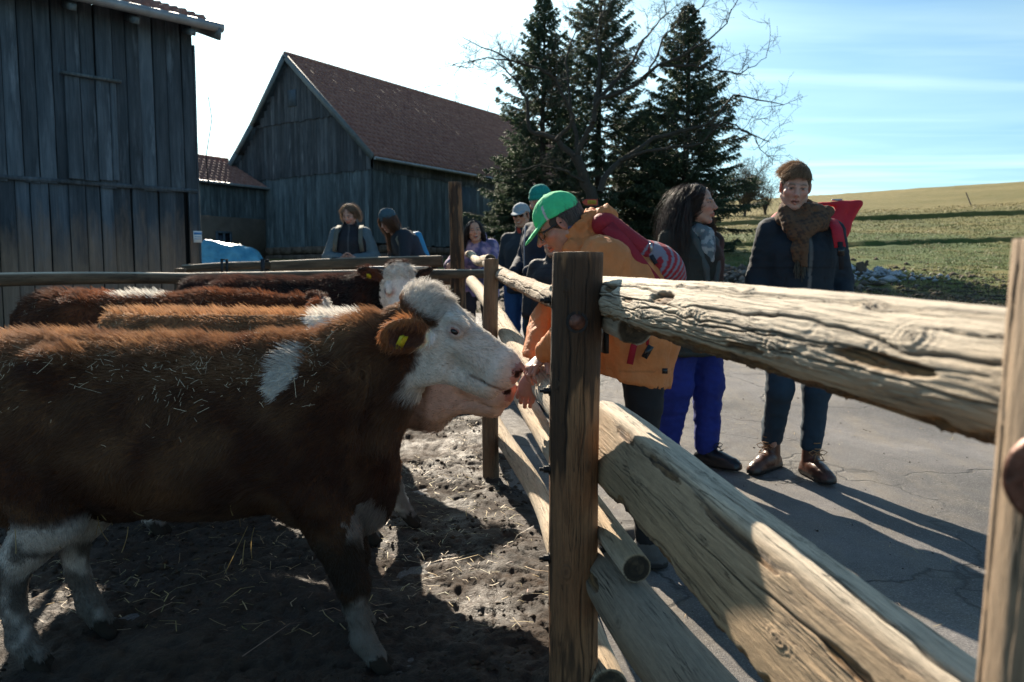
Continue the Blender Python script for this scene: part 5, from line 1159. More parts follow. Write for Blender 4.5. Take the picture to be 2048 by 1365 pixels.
def head_prims(f, H, M, neck, female=False, k0=1.0, smile=0.0, openm=0.0, nose=1.0):
    f.ell(H(0, -0.012, 0.035), (0.074, 0.093, 0.083), M, k=0.02, i=1)
    f.ell(H(0, 0.018, -0.030), (0.061, 0.072, 0.080), M, k=0.025, i=1)
    jw = 0.050 if female else 0.058
    for s in (-1, 1):
        f.cap(H(jw * s, -0.002, -0.052), H(0.020 * s, 0.056, -0.098), 0.017, 0.014, k=0.02, i=1)
        f.ell(H(0.040 * s, 0.056, -0.022), (0.024, 0.022, 0.018), M, k=0.02, i=1)
        f.ell(H(0.031 * s, 0.092, 0.003), (0.019, 0.014, 0.012), M, k=0.012, i=1, sub=True)
        f.ell(H(0.031 * s, 0.073, 0.002), (0.014, 0.012, 0.011), M, k=0.003, i=1)
        f.cap(H(0.014 * s, 0.085, 0.020), H(0.045 * s, 0.072, 0.022), 0.008, 0.007, k=0.012, i=1)
        ec = H(0.076 * s, -0.006, -0.004); EM = M @ np.array(Euler((R(-12), 0, R(-22 * s)), 'XYZ').to_matrix())
        f.ell(ec, (0.009, 0.019, 0.032), EM, k=0.008, i=2); f.ell(ec + M @ np.array((0.008 * s, 0.003, 0.004)), (0.005, 0.011, 0.019), EM, k=0.004, i=2, sub=True)
    f.ell(H(0, 0.060, -0.100), (0.022, 0.020, 0.017), M, k=0.016, i=1)
    f.cap(H(0, 0.086, 0.016), H(0, 0.108 * nose if nose > 1 else 0.106, -0.026), 0.0075, 0.0115, k=0.012, i=1)
    for s in (-1, 1): f.ell(H(0.011 * s, 0.098, -0.032), (0.0075, 0.010, 0.0075), M, k=0.006, i=1)
    w = 0.021 + 0.006 * smile
    for s in (-1, 1):
        f.cap(H(0, 0.090, -0.0585), H(w * s, 0.078, -0.063 + 0.006 * smile), 0.0065, 0.003, k=0.006, i=3)
        f.cap(H(0, 0.088, -0.0715 - openm), H(w * 0.9 * s, 0.077, -0.067 + 0.005 * smile - openm * 0.5), 0.0075, 0.003, k=0.006, i=3)
        f.cap(H(0, 0.097, -0.0645 - openm / 2), H(w * s, 0.084, -0.0645 + 0.006 * smile), 0.0016 + openm * 0.6, 0.0012, k=0.004, i=None, sub=True)
    f.cap(H(0, -0.018, -0.06), neck, 0.055 if not female else 0.047, 0.062 if not female else 0.052, k=0.03, i=1)
def paint_face(V, ids, q, skin, brow=(0.05, 0.03, 0.02), stubble=0.0, teeth=False, openm=0.0, female=False):
    n = fbm(V * 60, 2); c = np.tile(np.array(skin, float), (len(V), 1)) * (0.95 + 0.12 * n)[:, None]
    x, y, z = np.abs(q[:, 0]), q[:, 1], q[:, 2]; fr = y > 0.03
    def blend(c, w, col): return c * (1 - w[:, None]) + np.array(col) * w[:, None]
    red = np.array(skin) * (1.15, 0.72, 0.68)
    c = blend(c, 0.5 * np.exp(-((x - 0.042) ** 2 + (z + 0.025) ** 2) / 0.0005) * fr, red); c = blend(c, 0.25 * np.exp(-((x) ** 2 + (z + 0.03) ** 2) / 0.0003) * (y > 0.08), red)
    c = blend(c, 0.6 * (ids == 2), red)
    if stubble: c = blend(c, stubble * sstep(-0.035, -0.06, z) * sstep(0.015, 0.04, y) * (x < 0.06) * (ids == 1), np.array(brow) * 1.3)
    lips = (ids == 3) & (y > 0.06); c = blend(c, 0.75 * lips, np.array(skin) * ((0.95, 0.42, 0.40) if female else (0.85, 0.50, 0.46)))
    c = blend(c, 0.9 * (np.abs(z + 0.0645 + openm / 2) < 0.0022 + openm * 0.7) * (x < 0.020) * (y > 0.06), (0.06, 0.02, 0.018))
    if teeth: c = blend(c, 0.95 * (np.abs(z + 0.0615) < 0.0034) * (x < 0.018) * (y > 0.06), (0.62, 0.58, 0.53))
    c = blend(c, 0.85 * (np.abs(z - 0.026 + 4.0 * (x - 0.03) ** 2 * 3) < 0.0038) * (x > 0.012) * (x < 0.047) * (y > 0.055), brow)
    ex, ez = (x - 0.031) / 0.0135, (z - 0.002) / 0.0042; e = (ex ** 2 + ez ** 2 < 1) & (y > 0.062); c = blend(c, 0.9 * e, (0.30, 0.27, 0.26))
    c = blend(c, 0.95 * e * ((x - 0.031) ** 2 + (z - 0.003) ** 2 < 0.0054 ** 2), (0.035, 0.03, 0.03))
    c = blend(c, 0.8 * (y > 0.06) * (np.abs(ex) < 1.15) * (np.abs(z - 0.003 - 0.0062 * (1 - 0.6 * ex ** 2)) < 0.0018), (0.03, 0.02, 0.018))
    c = blend(c, 0.6 * (y > 0.09) * ((x - 0.008) ** 2 + (z + 0.038) ** 2 < 0.0035 ** 2), (0.05, 0.02, 0.02))
    c[ids == 9] = c[ids == 9] * (1.0, 0.90, 0.88)
    return np.clip(c, 0, 1)
JD = dict(pelvis=(0, 0, 0.95), chest=(0, 0.0, 1.27), neck=(0, -0.015, 1.46), head=(0, 0.02, 1.62), sl=(-0.172, -0.01, 1.375), sr=(0.172, -0.01, 1.375), el=(-0.25, -0.04, 1.14), er=(0.25, -0.04, 1.14),
          wl=(-0.24, 0.08, 0.92), wr=(0.24, 0.08, 0.92), hl=(-0.095, 0, 0.92), hr=(0.095, 0, 0.92), kl=(-0.105, 0.02, 0.50), kr=(0.105, 0.02, 0.50), al=(-0.105, -0.02, 0.09), ar=(0.105, -0.02, 0.09), tl=(-0.125, 0.15, 0.03), tr=(0.125, 0.15, 0.03))
class Person:
    def __init__(s, loc, rz, label, J=None, hrot=(0, 0, 0), sc=1.0, hs=1.0, skin=(0.50, 0.28, 0.20), female=False, hres=0.005, group=None, **face):
        s.J = {k: np.array(v, float) for k, v in {**JD, **(J or {})}.items()}; s.hs = hs; s.face = face; s.skin = skin; s.female = female; s.hres = hres
        s.root = empty('person', (loc[0], loc[1], float(gz(loc[0], loc[1])) + (loc[2] if len(loc) > 2 else 0.01)), rz, label=label, cat='person', group=group or 'visitors standing around the paddock'); s.root.scale = (sc,) * 3
        s.M = np.array(Euler([R(a) for a in hrot], 'ZXY' if False else 'XYZ').to_matrix()); s.P = s.J['head']; s.H = lambda x, y, z: s.P + (s.M @ np.array((x, y, z))) * s.hs
    def grid(s, pts, pad, res, fine=()):
        pts = np.array(pts); lo, hi = pts.min(0) - pad, pts.max(0) + pad
        return Field(*[axis_res(lo[q], hi[q], res, [(a[q] - w, a[q] + w, r) for a, w, r in fine]) for q in range(3)])
    def body(s, hands=(), res=0.022, hideface=False):
        J, H, M = s.J, s.H, s.M; fine = [(s.P, 0.125 * s.hs, s.hres)] + [(np.array(h['at']) + nrm(h['fwd']) * 0.06, 0.10, h.get('res', 0.006)) for h in hands]
        f = s.grid([J[k] for k in J] + [H(0, 0, 0.12)], 0.14, res, fine)
        if s.hs == 1.0: head_prims(f, H, M, J['neck'] + (0, 0, -0.02), s.female, **{k: v for k, v in s.face.items() if k in ('smile', 'openm', 'nose')})
        else:
            class G:      # scaled head
                def ell(_, c, r, rot=None, k=0.02, **kw): f.ell(c, np.array(r) * s.hs, rot, k * s.hs, **kw)
                def cap(_, a, b, r0, r1=None, k=0.02, **kw): f.cap(a, b, r0 * s.hs, None if r1 is None else r1 * s.hs, k * s.hs, **kw)
            head_prims(G(), H, M, J['neck'] + (0, 0, -0.02), s.female, **{k: v for k, v in s.face.items() if k in ('smile', 'openm', 'nose')})
        X = nrm(J['sr'] - J['sl'])
        f.cap(J['pelvis'], J['chest'], 0.105, 0.115, k=0.05, i=0, side=X, asp=1.3); f.cap(J['chest'], J['neck'] + (0, 0, -0.06), 0.11, 0.07, k=0.05, i=0, side=X, asp=1.35)
        for t in 'lr':
            f.chain([J['s' + t], J['e' + t], J['w' + t]], [0.048, 0.036, 0.025], k=0.02, i=0); f.chain([J['h' + t], J['k' + t], J['a' + t]], [0.070, 0.038, 0.026], k=0.03, i=0); f.cap(J['a' + t] + (0, 0, -0.03), J['t' + t] + (0, 0, 0.01), 0.024, 0.018, k=0.01, i=0)
        done = set()
        for h in hands: hand(f, h['at'], h['fwd'], h['side'], **{k: v for k, v in h.items() if k in ('s', 'curl', 'spread', 'thumb')})
        V, F, ids = f.nets(); q = (V - s.P) @ M / s.hs
        c = paint_face(V, ids, q, s.skin, **{k: v for k, v in s.face.items() if k in ('brow', 'stubble', 'teeth', 'openm')}, female=s.female)
        s.bo = link('body', mesh_np('person_body', V, F, True, c), skin_mat, s.root); return s
    def part(s, name, pts, build, paint, mat, res=0.012, pad=0.1, fold=0.004, fscale=(9, 9, 7), fine=(), post=None):
        f = s.grid(pts, pad, res, fine); build(f); V, F, ids = f.nets()
        if len(V) == 0: return None
        N = vnormals(V, F); n = fbm(V * np.array(fscale), 3); rdg = ridged(V * np.array(fscale) * 1.7 + 5, 2)
        if fold: V = V + N * (fold * (n * 1.2 + 0.7 * rdg + 0.28 * ridged(V * np.array(fscale) * 4.3 + 11, 2)))[:, None]
        c = paint(V, N, ids, n) if callable(paint) else np.tile(np.array(paint, float), (len(V), 1)) * (1 + 0.10 * n[:, None])
        return link(name, mesh_np(name, V, F, True, np.clip(c, 0, 1)), mat, s.root)
    def jacket(s, col, mat=None, hem=0.78, bulk=1.0, res=0.014, fold=0.006, sleeve=1.0, paint=None, name='jacket', arms=True, collar=0.03, flare=1.0, back=0.0, cutn=(0, 0, -1), side_asp=1.32, short=0.02, fscale=(9, 9, 7)):
        J = s.J; X = nrm(J['sr'] - J['sl'])
        def b(f):
            lo = J['pelvis'] + (J['pelvis'] - J['chest']) * 0.0; lo = np.array([lo[0], lo[1], max(hem + 0.02, 0)])
            f.cap(lo, J['pelvis'] + (0, 0, 0.04), 0.150 * bulk * flare, 0.135 * bulk, k=0.05, side=X, asp=side_asp); f.cap(J['pelvis'] + (0, 0, 0.04), J['chest'], 0.135 * bulk, 0.142 * bulk, k=0.05, side=X, asp=side_asp)
            f.cap(J['chest'], J['chest'] * 0.4 + (J['neck'] + (0, 0, -0.05)) * 0.6, 0.138 * bulk, 0.105, k=0.05, side=X, asp=side_asp); [f.cap(J['neck'] + (0, 0, -0.045), J['s' + t] * 0.9 + (J['neck'] * 0.1) + (0, 0, 0.005), 0.058, 0.058, k=0.035) for t in 'lr']
            for t in 'lr':
                if arms:
                    wr = J['w' + t] + (J['e' + t] - J['w' + t]) * short / 0.26
                    f.chain([J['s' + t], J['e' + t]], [0.070 * sleeve, 0.060 * sleeve], k=0.045); f.cap(J['e' + t], wr, 0.062 * sleeve, 0.046 * sleeve, k=0.02)
                else: f.ell(J['s' + t] * (0.80, 1, 1), 0.075, k=0.04)
            if collar: f.cap(J['neck'] + (0, 0, -0.04), J['neck'] + (0, 0.008, collar), 0.078, 0.076, k=0.02)
            f.cut((0, 0, hem), cutn)
            if collar: f.cap(J['neck'] + (0, 0, collar + 0.01), J['neck'] + (0, 0, collar + 0.2), 0.066, 0.09, k=0.01, sub=True)
        keys = ['pelvis', 'chest', 'neck', 'sl', 'sr'] + (['el', 'er', 'wl', 'wr'] if arms else []); pts = [J[k] for k in keys] + [np.array((0, J['pelvis'][1], hem))]
        s.J_ = s.part(name, pts, b, paint or col, mat or cloth_mat, res, 0.24 * max(1, bulk), fold, fscale); return s
    def trousers(s, col, mat=None, res=0.014, wide=1.0, fold=0.006, paint=None, low=0.10, taper=1.0, top=0.93):
        J = s.J
        def b(f):
            f.cap(J['hl'] * (0.6, 1, 1) + (0, 0, 0.05), J['hr'] * (0.6, 1, 1) + (0, 0, 0.05), 0.112, 0.112, k=0.05)
            for t in 'lr': f.chain([J['h' + t], J['k' + t], J['a' + t] + (0, 0, low - 0.06)], [0.105 * wide, 0.072 * wide, 0.058 * wide * taper], k=0.03); f.cap(J['a' + t] + (0, 0, low - 0.05), J['a' + t] + (0, 0, low + 0.03), 0.055 * wide * taper, 0.060 * wide * taper, k=0.01)
            f.cut((0, 0, top), (0, 0, 1))
        s.part('trousers', [J[k] for k in ('hl', 'hr', 'kl', 'kr', 'al', 'ar')], b, paint or col, mat or cloth_mat, res, 0.16, fold, (9, 9, 16)); return s
    def shoes(s, col, mat=None, res=0.010, high=0.10, sole=True, name='shoe', lace=None, fine=False):
        J = s.J
        for t in 'lr':
            a, e = J['a' + t], J['t' + t]; d = nrm((e - a) * (1, 1, 0)); sd = np.array((d[1], -d[0], 0)); g0 = a[2] - 0.09
            def b(f):
                f.cap((a[0], a[1], g0 + 0.075), (a[0], a[1], g0 + 0.06 + high), 0.050, 0.048, k=0.02, i=0); hl = np.array((a[0], a[1], g0)) - d * 0.045
                f.cap(hl + (0, 0, 0.045), hl + d * 0.15 + (0, 0, 0.048), 0.040, 0.042, k=0.02, i=0); f.cap(hl + d * 0.10 + (0, 0, 0.060), hl + d * 0.225 + (0, 0, 0.038), 0.045, 0.036, k=0.02, i=0, side=sd, asp=1.1)
                f.cap(hl + (0, 0, 0.016), hl + d * 0.235 + (0, 0, 0.016), 0.046, 0.048, k=0.004, i=1); f.cut((0, 0, g0 + 0.002), (0, 0, -1))
            s.part(name, [a, e, a + (0, 0, high)], b, (lambda V, N, ids, n: np.where((V[:, 2] < g0 + 0.026)[:, None], (0.022, 0.018, 0.016), np.array(col) * (1 + 0.4 * n[:, None]))), mat or leather, res, 0.13, 0.0015, (20, 20, 20))
            if lace is not None:
                mb = MB(); hl = np.array((a[0], a[1], g0)) - d * 0.045
                for q in range(5):
                    t0 = q / 4; c = hl + d * (0.145 - 0.052 * t0) + np.array((0, 0, 0.108 + (high - 0.01) * t0 * 0.85)) + d * 0.004
                    mb.tube([c - sd * 0.020, c + d * 0.006, c + sd * 0.020], 0.0032, 6)
                c = hl + d * 0.10 + np.array((0, 0, 0.100 + high * 0.30)) + d * 0.012
                for sg in (-1, 1): mb.tube([c, c + sd * 0.03 * sg + d * 0.01 + (0, 0, 0.015), c + sd * 0.055 * sg + d * 0.012 + (0, 0, 0.002), c + sd * 0.035 * sg + d * 0.014 + (0, 0, -0.014), c + d * 0.004], 0.0026, 6)
                for sg in (-1, 1): mb.tube([c, c + sd * 0.02 * sg + d * 0.02 + (0, 0, -0.02), c + sd * 0.03 * sg + d * 0.03 + (0, 0, -0.045)], 0.0024, 6)
                mb.build('laces', cloth_mat, s.root, smooth=True, tint=np.array(lace), kind='stuff')
        return s
    def hat(s, kind, col, mat=None, res=0.006, stripe=None, tilt=0, low=0.03):
        H, M, hs = s.H, s.M, s.hs
        def b(f):
            if kind == 'beanie':
                f.ell(H(0, -0.018, 0.055), np.array((0.088, 0.106, 0.098)) * hs, M, k=0.01, i=0); f.cut(H(0, 0, low + 0.002), M @ nrm((0, 0.10, -1)))
                f.ell(H(0, -0.014, low + 0.025), np.array((0.090, 0.108, 0.030)) * hs, M, k=0.012, i=1)
            else:
                f.ell(H(0, -0.015, 0.045), np.array((0.086, 0.104, 0.088)) * hs, M, k=0.01, i=0); f.cut(H(0, 0, low + 0.012), M @ nrm((0, 0.12, -1))); f.ell(H(0, -0.015, 0.0), np.array((0.081, 0.099, 0.085)) * hs, M, k=0.004, i=0, sub=True)
                BM = M @ np.array(Euler((R(-18), 0, 0), 'XYZ').to_matrix()); f.ell(H(0, 0.088, low + 0.010), np.array((0.074, 0.088, 0.007)) * hs, BM, k=0.008, i=1); f.ell(H(0, 0.06, low - 0.035), np.array((0.070, 0.060, 0.040)) * hs, M, k=0.004, i=1, sub=True)
                f.ell(H(0, -0.015, 0.132), 0.008 * hs, k=0.004, i=0)
        def p(V, N, ids, n):
            q = (V - s.P) @ M / hs; c = np.tile(np.array(col, float), (len(V), 1)) * (1 + 0.08 * n[:, None]); a = np.arctan2(q[:, 0], q[:, 1] + 0.015)
            if kind == 'beanie': c = c * (1 - 0.18 * (np.sin(a * 46) > 0.1))[:, None] * (1 - 0.25 * (np.abs(q[:, 2] - low - 0.056) < 0.003))[:, None]
            else:
                seam = np.abs(np.sin(a * 3)) < 0.035; c = c * (1 - 0.25 * (seam & (ids == 0)))[:, None]
                if stripe is not None: w = (np.abs(np.abs(a) - 0.98) < 0.06) & (ids == 0) & (q[:, 2] < 0.10); c[w] = stripe
            return c
        s.part('beanie' if kind == 'beanie' else 'cap', [s.P, H(0, 0.15, 0.05)], b, p, mat or (knit_mat if kind == 'beanie' else cloth_mat), res, 0.15, 0.0024, (22, 22, 22)); return s
    def hair_cap(s, col, res=0.007, low=-0.03, front=0.055, r=(0.083, 0.102, 0.094), zc=0.038):
        H, M, hs = s.H, s.M, s.hs; s.hcol = np.array(col)
        def b(f):
            f.ell(H(0, -0.022, zc), np.array(r) * hs, M, k=0.01); f.ell(H(0, -0.045, low + 0.01), np.array((r[0] * 0.92, 0.060, 0.07)) * hs, M, k=0.02); f.ell(H(0, 0.098, front - 0.075), np.array((0.072, 0.070, 0.080)) * hs, M, k=0.01, sub=True)
            f.cut(H(0, -0.02, low - 0.05), M @ nrm((0, 0.3, -1)))
        s.part('hair', [s.P], b, lambda V, N, ids, n: s.hcol * (0.75 + 0.5 * fbm(((V - s.P) @ M) * np.array((90, 20, 20)), 2))[:, None], cloth_mat, res, 0.17, 0.002, (20, 20, 20)); return s
    def strands(s, n, roots, flow, L, col, rad=0.0007, seed=1, wave=0.006, name='hair_strands', K=8, grav=0.5, avoid=0.0):
        """roots(g,n)->(n,3) head coords; strands flow and fall"""
        g = np.random.default_rng(seed); r = roots(g, n); out = s.P + (r @ s.M.T) * s.hs; nr_ = r - np.array((0, -0.02, 0.02)); nr_ /= np.linalg.norm(nr_, axis=1, keepdims=True); nr_ = nr_ @ s.M.T
        d = flow(g, r) @ s.M.T; ln = L(g, r) if callable(L) else L * g.uniform(0.6, 1.15, n); p = out.copy(); pts = [p.copy()]; ph = 3 * noise3(r * 25)[:, None] + g.uniform(0, 0.8, (n, 1)); stp = ln / (K - 1)
        dd = nr_ * 0.10 + d; dd /= np.linalg.norm(dd, axis=1, keepdims=True)
        for k in range(1, K):
            dd = dd + np.array((0, 0, -grav * 9 / K)) + np.concatenate([np.cos(ph + k * 1.1), np.sin(ph + k * 1.1), 0 * ph], 1) * wave * 9
            h = (p - s.P) @ s.M; rr = np.sqrt((h[:, 0] / 0.088) ** 2 + ((h[:, 1] + 0.015) / 0.105) ** 2 + ((h[:, 2] - 0.02) / 0.115) ** 2); push = np.clip(1.0 - rr, 0, 0.3)[:, None]; fa = ((h[:, 1] > -0.005) & (h[:, 2] > -0.14) & (h[:, 2] < 0.075))[:, None] * avoid; dd = dd + (np.array((0, -1.0, 0.0)) @ s.M.T) * fa; hn = h / (np.linalg.norm(h, axis=1, keepdims=True) + 1e-6)
            dd = dd + (hn @ s.M.T) * push * 4; dd /= np.linalg.norm(dd, axis=1, keepdims=True); p = p + dd * stp[:, None]; pts.append(p.copy())
        t = np.array(col) * g.uniform(0.55, 1.5, (n, 1)); curves(name, np.stack(pts, 1), rad * np.linspace(1, 0.35, K), np.clip(t, 0, 1), hair_fur, s.root, kind='stuff'); return s
def scalp(ymax=0.05, zmin=-0.02):
    def f(g, n):
        v = g.normal(0, 1, (n * 4, 3)); v /= np.linalg.norm(v, axis=1, keepdims=True); v = v * (0.081, 0.100, 0.091) + (0, -0.02, 0.038); k = (v[:, 2] > zmin) & ((v[:, 1] < ymax) | (v[:, 2] > 0.095)); v = v[k]; return v[np.arange(n) % len(v)]
    return f
def backpack(label, parent_person, pts_fn, name='backpack'):
    q = empty(name, tuple(parent_person.root.location), parent_person.root.rotation_euler[2], label=label, cat='backpack'); q.scale = parent_person.root.scale; return q
def sdf_part(name, lo, hi, res, build, paint, mat, parent, fold=0.003, fs=(12, 12, 12)):
    f = Field(*[axis_res(lo[q], hi[q], res) for q in range(3)]); build(f); V, F, ids = f.nets(); N = vnormals(V, F); n = fbm(V * np.array(fs), 3); V = V + N * (fold * n)[:, None]
    c = paint(V, N, ids, n) if callable(paint) else np.tile(np.array(paint, float), (len(V), 1)) * (1 + 0.1 * n[:, None]); return link(name, mesh_np(name, V, F, True, np.clip(c, 0, 1)), mat, parent)
def strip(pts, w, th, up, name, mat, parent, tint):
    """flat webbing strap along pts, wide in direction 'w vector'"""
    pts = np.array(pts, float); w = np.array(w, float); mb = MB(); t = np.gradient(pts, axis=0); W_ = np.array([nrm(w - nrm(a) * np.dot(w, nrm(a))) for a in t]); Nn = np.cross(W_, t); Nn /= np.linalg.norm(Nn, axis=1, keepdims=True)
    h = np.linalg.norm(w) / 2; V = np.concatenate([pts - W_ * h - Nn * th, pts + W_ * h - Nn * th, pts + W_ * h + Nn * th, pts - W_ * h + Nn * th]); n = len(pts); i = np.arange(n - 1)
    F = np.concatenate([np.stack([a * n + i, b * n + i, b * n + i + 1, a * n + i + 1], 1) for a, b in ((0, 1), (1, 2), (2, 3), (3, 0))] + [np.array([(0, 3 * n, 2 * n, n), (n - 1, 2 * n - 1, 3 * n - 1, 4 * n - 1)])])
    mb.add(V, F); return mb.build(name, mat, parent, smooth=False, tint=np.array(tint))

# ---- the man in the orange jacket, bent forward over the fence (faces -X in the world: his left side is towards us)
OJ = dict(pelvis=(0, -0.02, 0.97), chest=(0, 0.12, 1.22), neck=(0, 0.265, 1.375), head=(0.0, 0.385, 1.455), sl=(-0.20, 0.215, 1.30), sr=(0.20, 0.215, 1.30), el=(-0.27, 0.33, 1.02), er=(0.20, 0.42, 1.03),
          wl=(-0.10, 0.44, 0.915), wr=(-0.03, 0.50, 0.835), hl=(-0.10, 0.02, 0.92), hr=(0.10, 0.02, 0.92), kl=(-0.11, 0.04, 0.52), kr=(0.11, 0.0, 0.52), al=(-0.11, 0.01, 0.09), ar=(0.12, -0.05, 0.09), tl=(-0.12, 0.17, 0.03), tr=(0.13, 0.11, 0.03))
om = Person((0.585, 3.32), R(90), 'man in an orange jacket and green cap bending over the fence', OJ, hrot=(-34, 0, 0), skin=(0.46, 0.235, 0.165), hres=0.0042, stubble=0.25, brow=(0.10, 0.07, 0.05), nose=1.08)
om.body(hands=[dict(at=(-0.09, 0.455, 0.895), fwd=(-0.55, 0.55, -0.35), side=(-0.6, -0.6, 0.1), curl=(32, 40, 25), spread=0.05, res=0.0036, thumb=(0.7, 0.5)),
               dict(at=(-0.045, 0.505, 0.815), fwd=(-0.15, 0.30, -0.95), side=(-0.2, -1, -0.2), curl=(18, 32, 24), spread=0.06, res=0.0036, thumb=(0.2, 1.0))])
ORG = np.array((0.60, 0.205, 0.062))
def ojac(V, N, ids, n): c = np.tile(ORG, (len(V), 1)) * (1 + 0.10 * n[:, None]); return c * (1 - 0.25 * (np.abs(V[:, 2] - 0.845 - 0.05 * V[:, 1]) < 0.003))[:, None]
def obuild():
    J = om.J; X = np.array((1.0, 0, 0))
    def b(f):
        f.cap((0, 0.05, 0.80), (0, 0.035, 0.98), 0.150, 0.155, k=0.06, side=X, asp=1.22); f.cap((0, 0.035, 0.98), (0, 0.12, 1.20), 0.157, 0.155, k=0.06, side=X, asp=1.25)
        f.cap((0, 0.10, 1.20), (0, 0.22, 1.31), 0.165, 0.115, k=0.06, side=X, asp=1.35); f.cap((0, 0.12, 0.82), (0, 0.20, 1.15), 0.10, 0.11, k=0.08, side=X, asp=1.5)
        for t, sg in (('l', -1), ('r', 1)):
            f.cap(J['s' + t], J['e' + t], 0.098, 0.078, k=0.06); w = J['w' + t] + (J['e' + t] - J['w' + t]) * 0.10; f.cap(J['e' + t], w, 0.078, 0.052, k=0.025)
            f.cap(w, w + (J['w' + t] - w) * 0.02, 0.054, 0.054, k=0.004)
        f.cut((0, -0.02, 0.775), (0, 0.22, -1))
    om.part('jacket', [J[k] for k in ('pelvis', 'neck', 'sl', 'sr', 'el', 'er', 'wl', 'wr')] + [np.array((0, -0.2, 0.76))], b, ojac, shell_mat, 0.0085, 0.22, 0.011, (8, 11, 5))
obuild()
om.part('hood', [om.J['neck'], om.J['neck'] + (0, -0.12, 0.08)], lambda f: (f.ell((0, 0.190, 1.470), (0.105, 0.050, 0.090), np.array(Euler((R(-25), 0, 0)).to_matrix()), k=0.02), f.ell((0, 0.13, 1.41), (0.09, 0.045, 0.055), k=0.03), f.ell((0.0, 0.215, 1.53), (0.07, 0.030, 0.05), k=0.015, sub=True), f.cap((0, 0.225, 1.33), (0, 0.30, 1.43), 0.095, 0.088, k=0.03), f.cap((0, 0.30, 1.44), (0, 0.38, 1.50), 0.072, 0.085, k=0.01, sub=True), f.ell((-0.08, 0.31, 1.335), (0.03, 0.06, 0.05), k=0.02)),
        lambda V, N, ids, n: np.tile(ORG, (len(V), 1)) * (1 + 0.12 * n[:, None]), shell_mat, 0.007, 0.16, 0.014, (14, 14, 12))
om.part('shirt_collar', [om.J['neck'] + (0, 0.03, 0.04)], lambda f: (f.cap((0, 0.27, 1.365), (0, 0.335, 1.432), 0.078, 0.074, k=0.01), f.cap((0, 0.34, 1.44), (0, 0.42, 1.51), 0.062, 0.08, k=0.006, sub=True)), (0.03, 0.08, 0.24), cloth_mat, 0.007, 0.13, 0.001)
om.trousers((0.012, 0.012, 0.014), wide=0.86, low=0.10, top=0.82).shoes((0.09, 0.085, 0.08), mat=cloth_mat)
GRN = (0.06, 0.60, 0.25)
om.hat('cap', GRN, stripe=(0.5, 0.5, 0.52), res=0.0045, low=0.022)
om.hair_cap((0.060, 0.048, 0.042), res=0.006, low=-0.035, r=(0.079, 0.098, 0.085), zc=0.02, front=0.05)
om.strands(1600, scalp(-0.01, -0.05), lambda g, r: np.tile((0, -0.6, -0.8), (len(r), 1)) + g.normal(0, 0.25, (len(r), 3)), 0.032, (0.16, 0.13, 0.11), 0.0007, 4)
gl = MB(); H_ = om.H
for s in (-1, 1): gl.tube([H_(0.066 * s, 0.078, 0.006), H_(0.078 * s, 0.03, 0.004), H_(0.080 * s, -0.006, 0.0)], [0.0045, 0.0045, 0.003], 8)
gl.tube([H_(-0.012, 0.101, 0.004), H_(0.012, 0.101, 0.004)], 0.003, 6)
for s in (-1, 1): gl.tube([H_(0.012 * s, 0.100, 0.013), H_(0.05 * s, 0.094, 0.015), H_(0.067 * s, 0.078, 0.010), H_(0.062 * s, 0.083, -0.012), H_(0.035 * s, 0.097, -0.020), H_(0.014 * s, 0.101, -0.012), H_(0.012 * s, 0.100, 0.013)], 0.0022, 6)
gl.build('glasses', lens_mat, om.root, smooth=True)
MB().box((-0.222, -0.03, 0.855), (0.006, 0.022, 0.022)).build('label_patch', lens_mat, om.root)
# red backpack with grey wavy stripes
bp = backpack('red backpack with wavy grey stripes on the back of the man in orange', om, None)
RED = np.array((0.32, 0.008, 0.020)); GRY = np.array((0.22, 0.20, 0.25))
def bpk(f):
    RM = np.array(Euler((R(-52), 0, 0)).to_matrix()); f.box((0, 0.080, 1.362), (0.145, 0.052, 0.205), np.array(Euler((R(-55), 0, 0)).to_matrix()), 0.06, 0.02); f.ell((0, -0.055, 1.27), (0.135, 0.085, 0.12), np.array(Euler((R(-40), 0, 0)).to_matrix()), k=0.05); f.ell((0, 0.17, 1.435), (0.09, 0.05, 0.035), k=0.04)
def bpaint(V, N, ids, n):
    c = np.tile(RED, (len(V), 1)) * (1 + 0.15 * n[:, None]); u = (0.19 - V[:, 1]) * 0.82 + (1.47 - V[:, 2]) * 0.57; w = (V[:, 2] - 1.30) * 0.8 + (0.0 - V[:, 1]) * (-0.55) + 0.012 * np.sin(V[:, 1] * 40)
    st = (np.sin((u * 1.0 + 0.35 * w + 0.02 * np.sin(w * 30)) * 2 * np.pi / 0.021) > 0.25) & (u > 0.235 + 0.9 * np.clip(-w, -0.05, 0.2)); c[st] = GRY
    return c
sdf_part('pack', (-0.2, -0.26, 1.1), (0.2, 0.28, 1.56), 0.0065, bpk, bpaint, shell_mat, bp, 0.004)
strip([(-0.155, 0.20, 1.435), (-0.17, 0.13, 1.36), (-0.19, 0.05, 1.25), (-0.185, -0.02, 1.17)], (0.0, 0.055, 0.03), 0.005, None, 'shoulder_strap', shell_mat, bp, RED)
strip([(-0.225, 0.06, 1.10), (-0.232, 0.04, 1.02), (-0.24, 0.045, 0.96)], (0.0, 0.011, 0), 0.002, None, 'webbing', cloth_mat, bp, RED); strip([(-0.235, 0.085, 0.99), (-0.24, 0.10, 0.955), (-0.245, 0.115, 0.885)], (0.0, 0.026, 0), 0.002, None, 'webbing', cloth_mat, bp, RED)
MB().box((-0.245, 0.045, 0.935), (0.012, 0.024, 0.055), rot=(0.5, 0, 0)).build('buckle', lens_mat, bp)
for (y, z) in ((0.02, 1.352), (-0.06, 1.19)): MB().box((-0.152, y, z), (0.008, 0.010, 0.035)).build('zip_pull', metal, bp); 
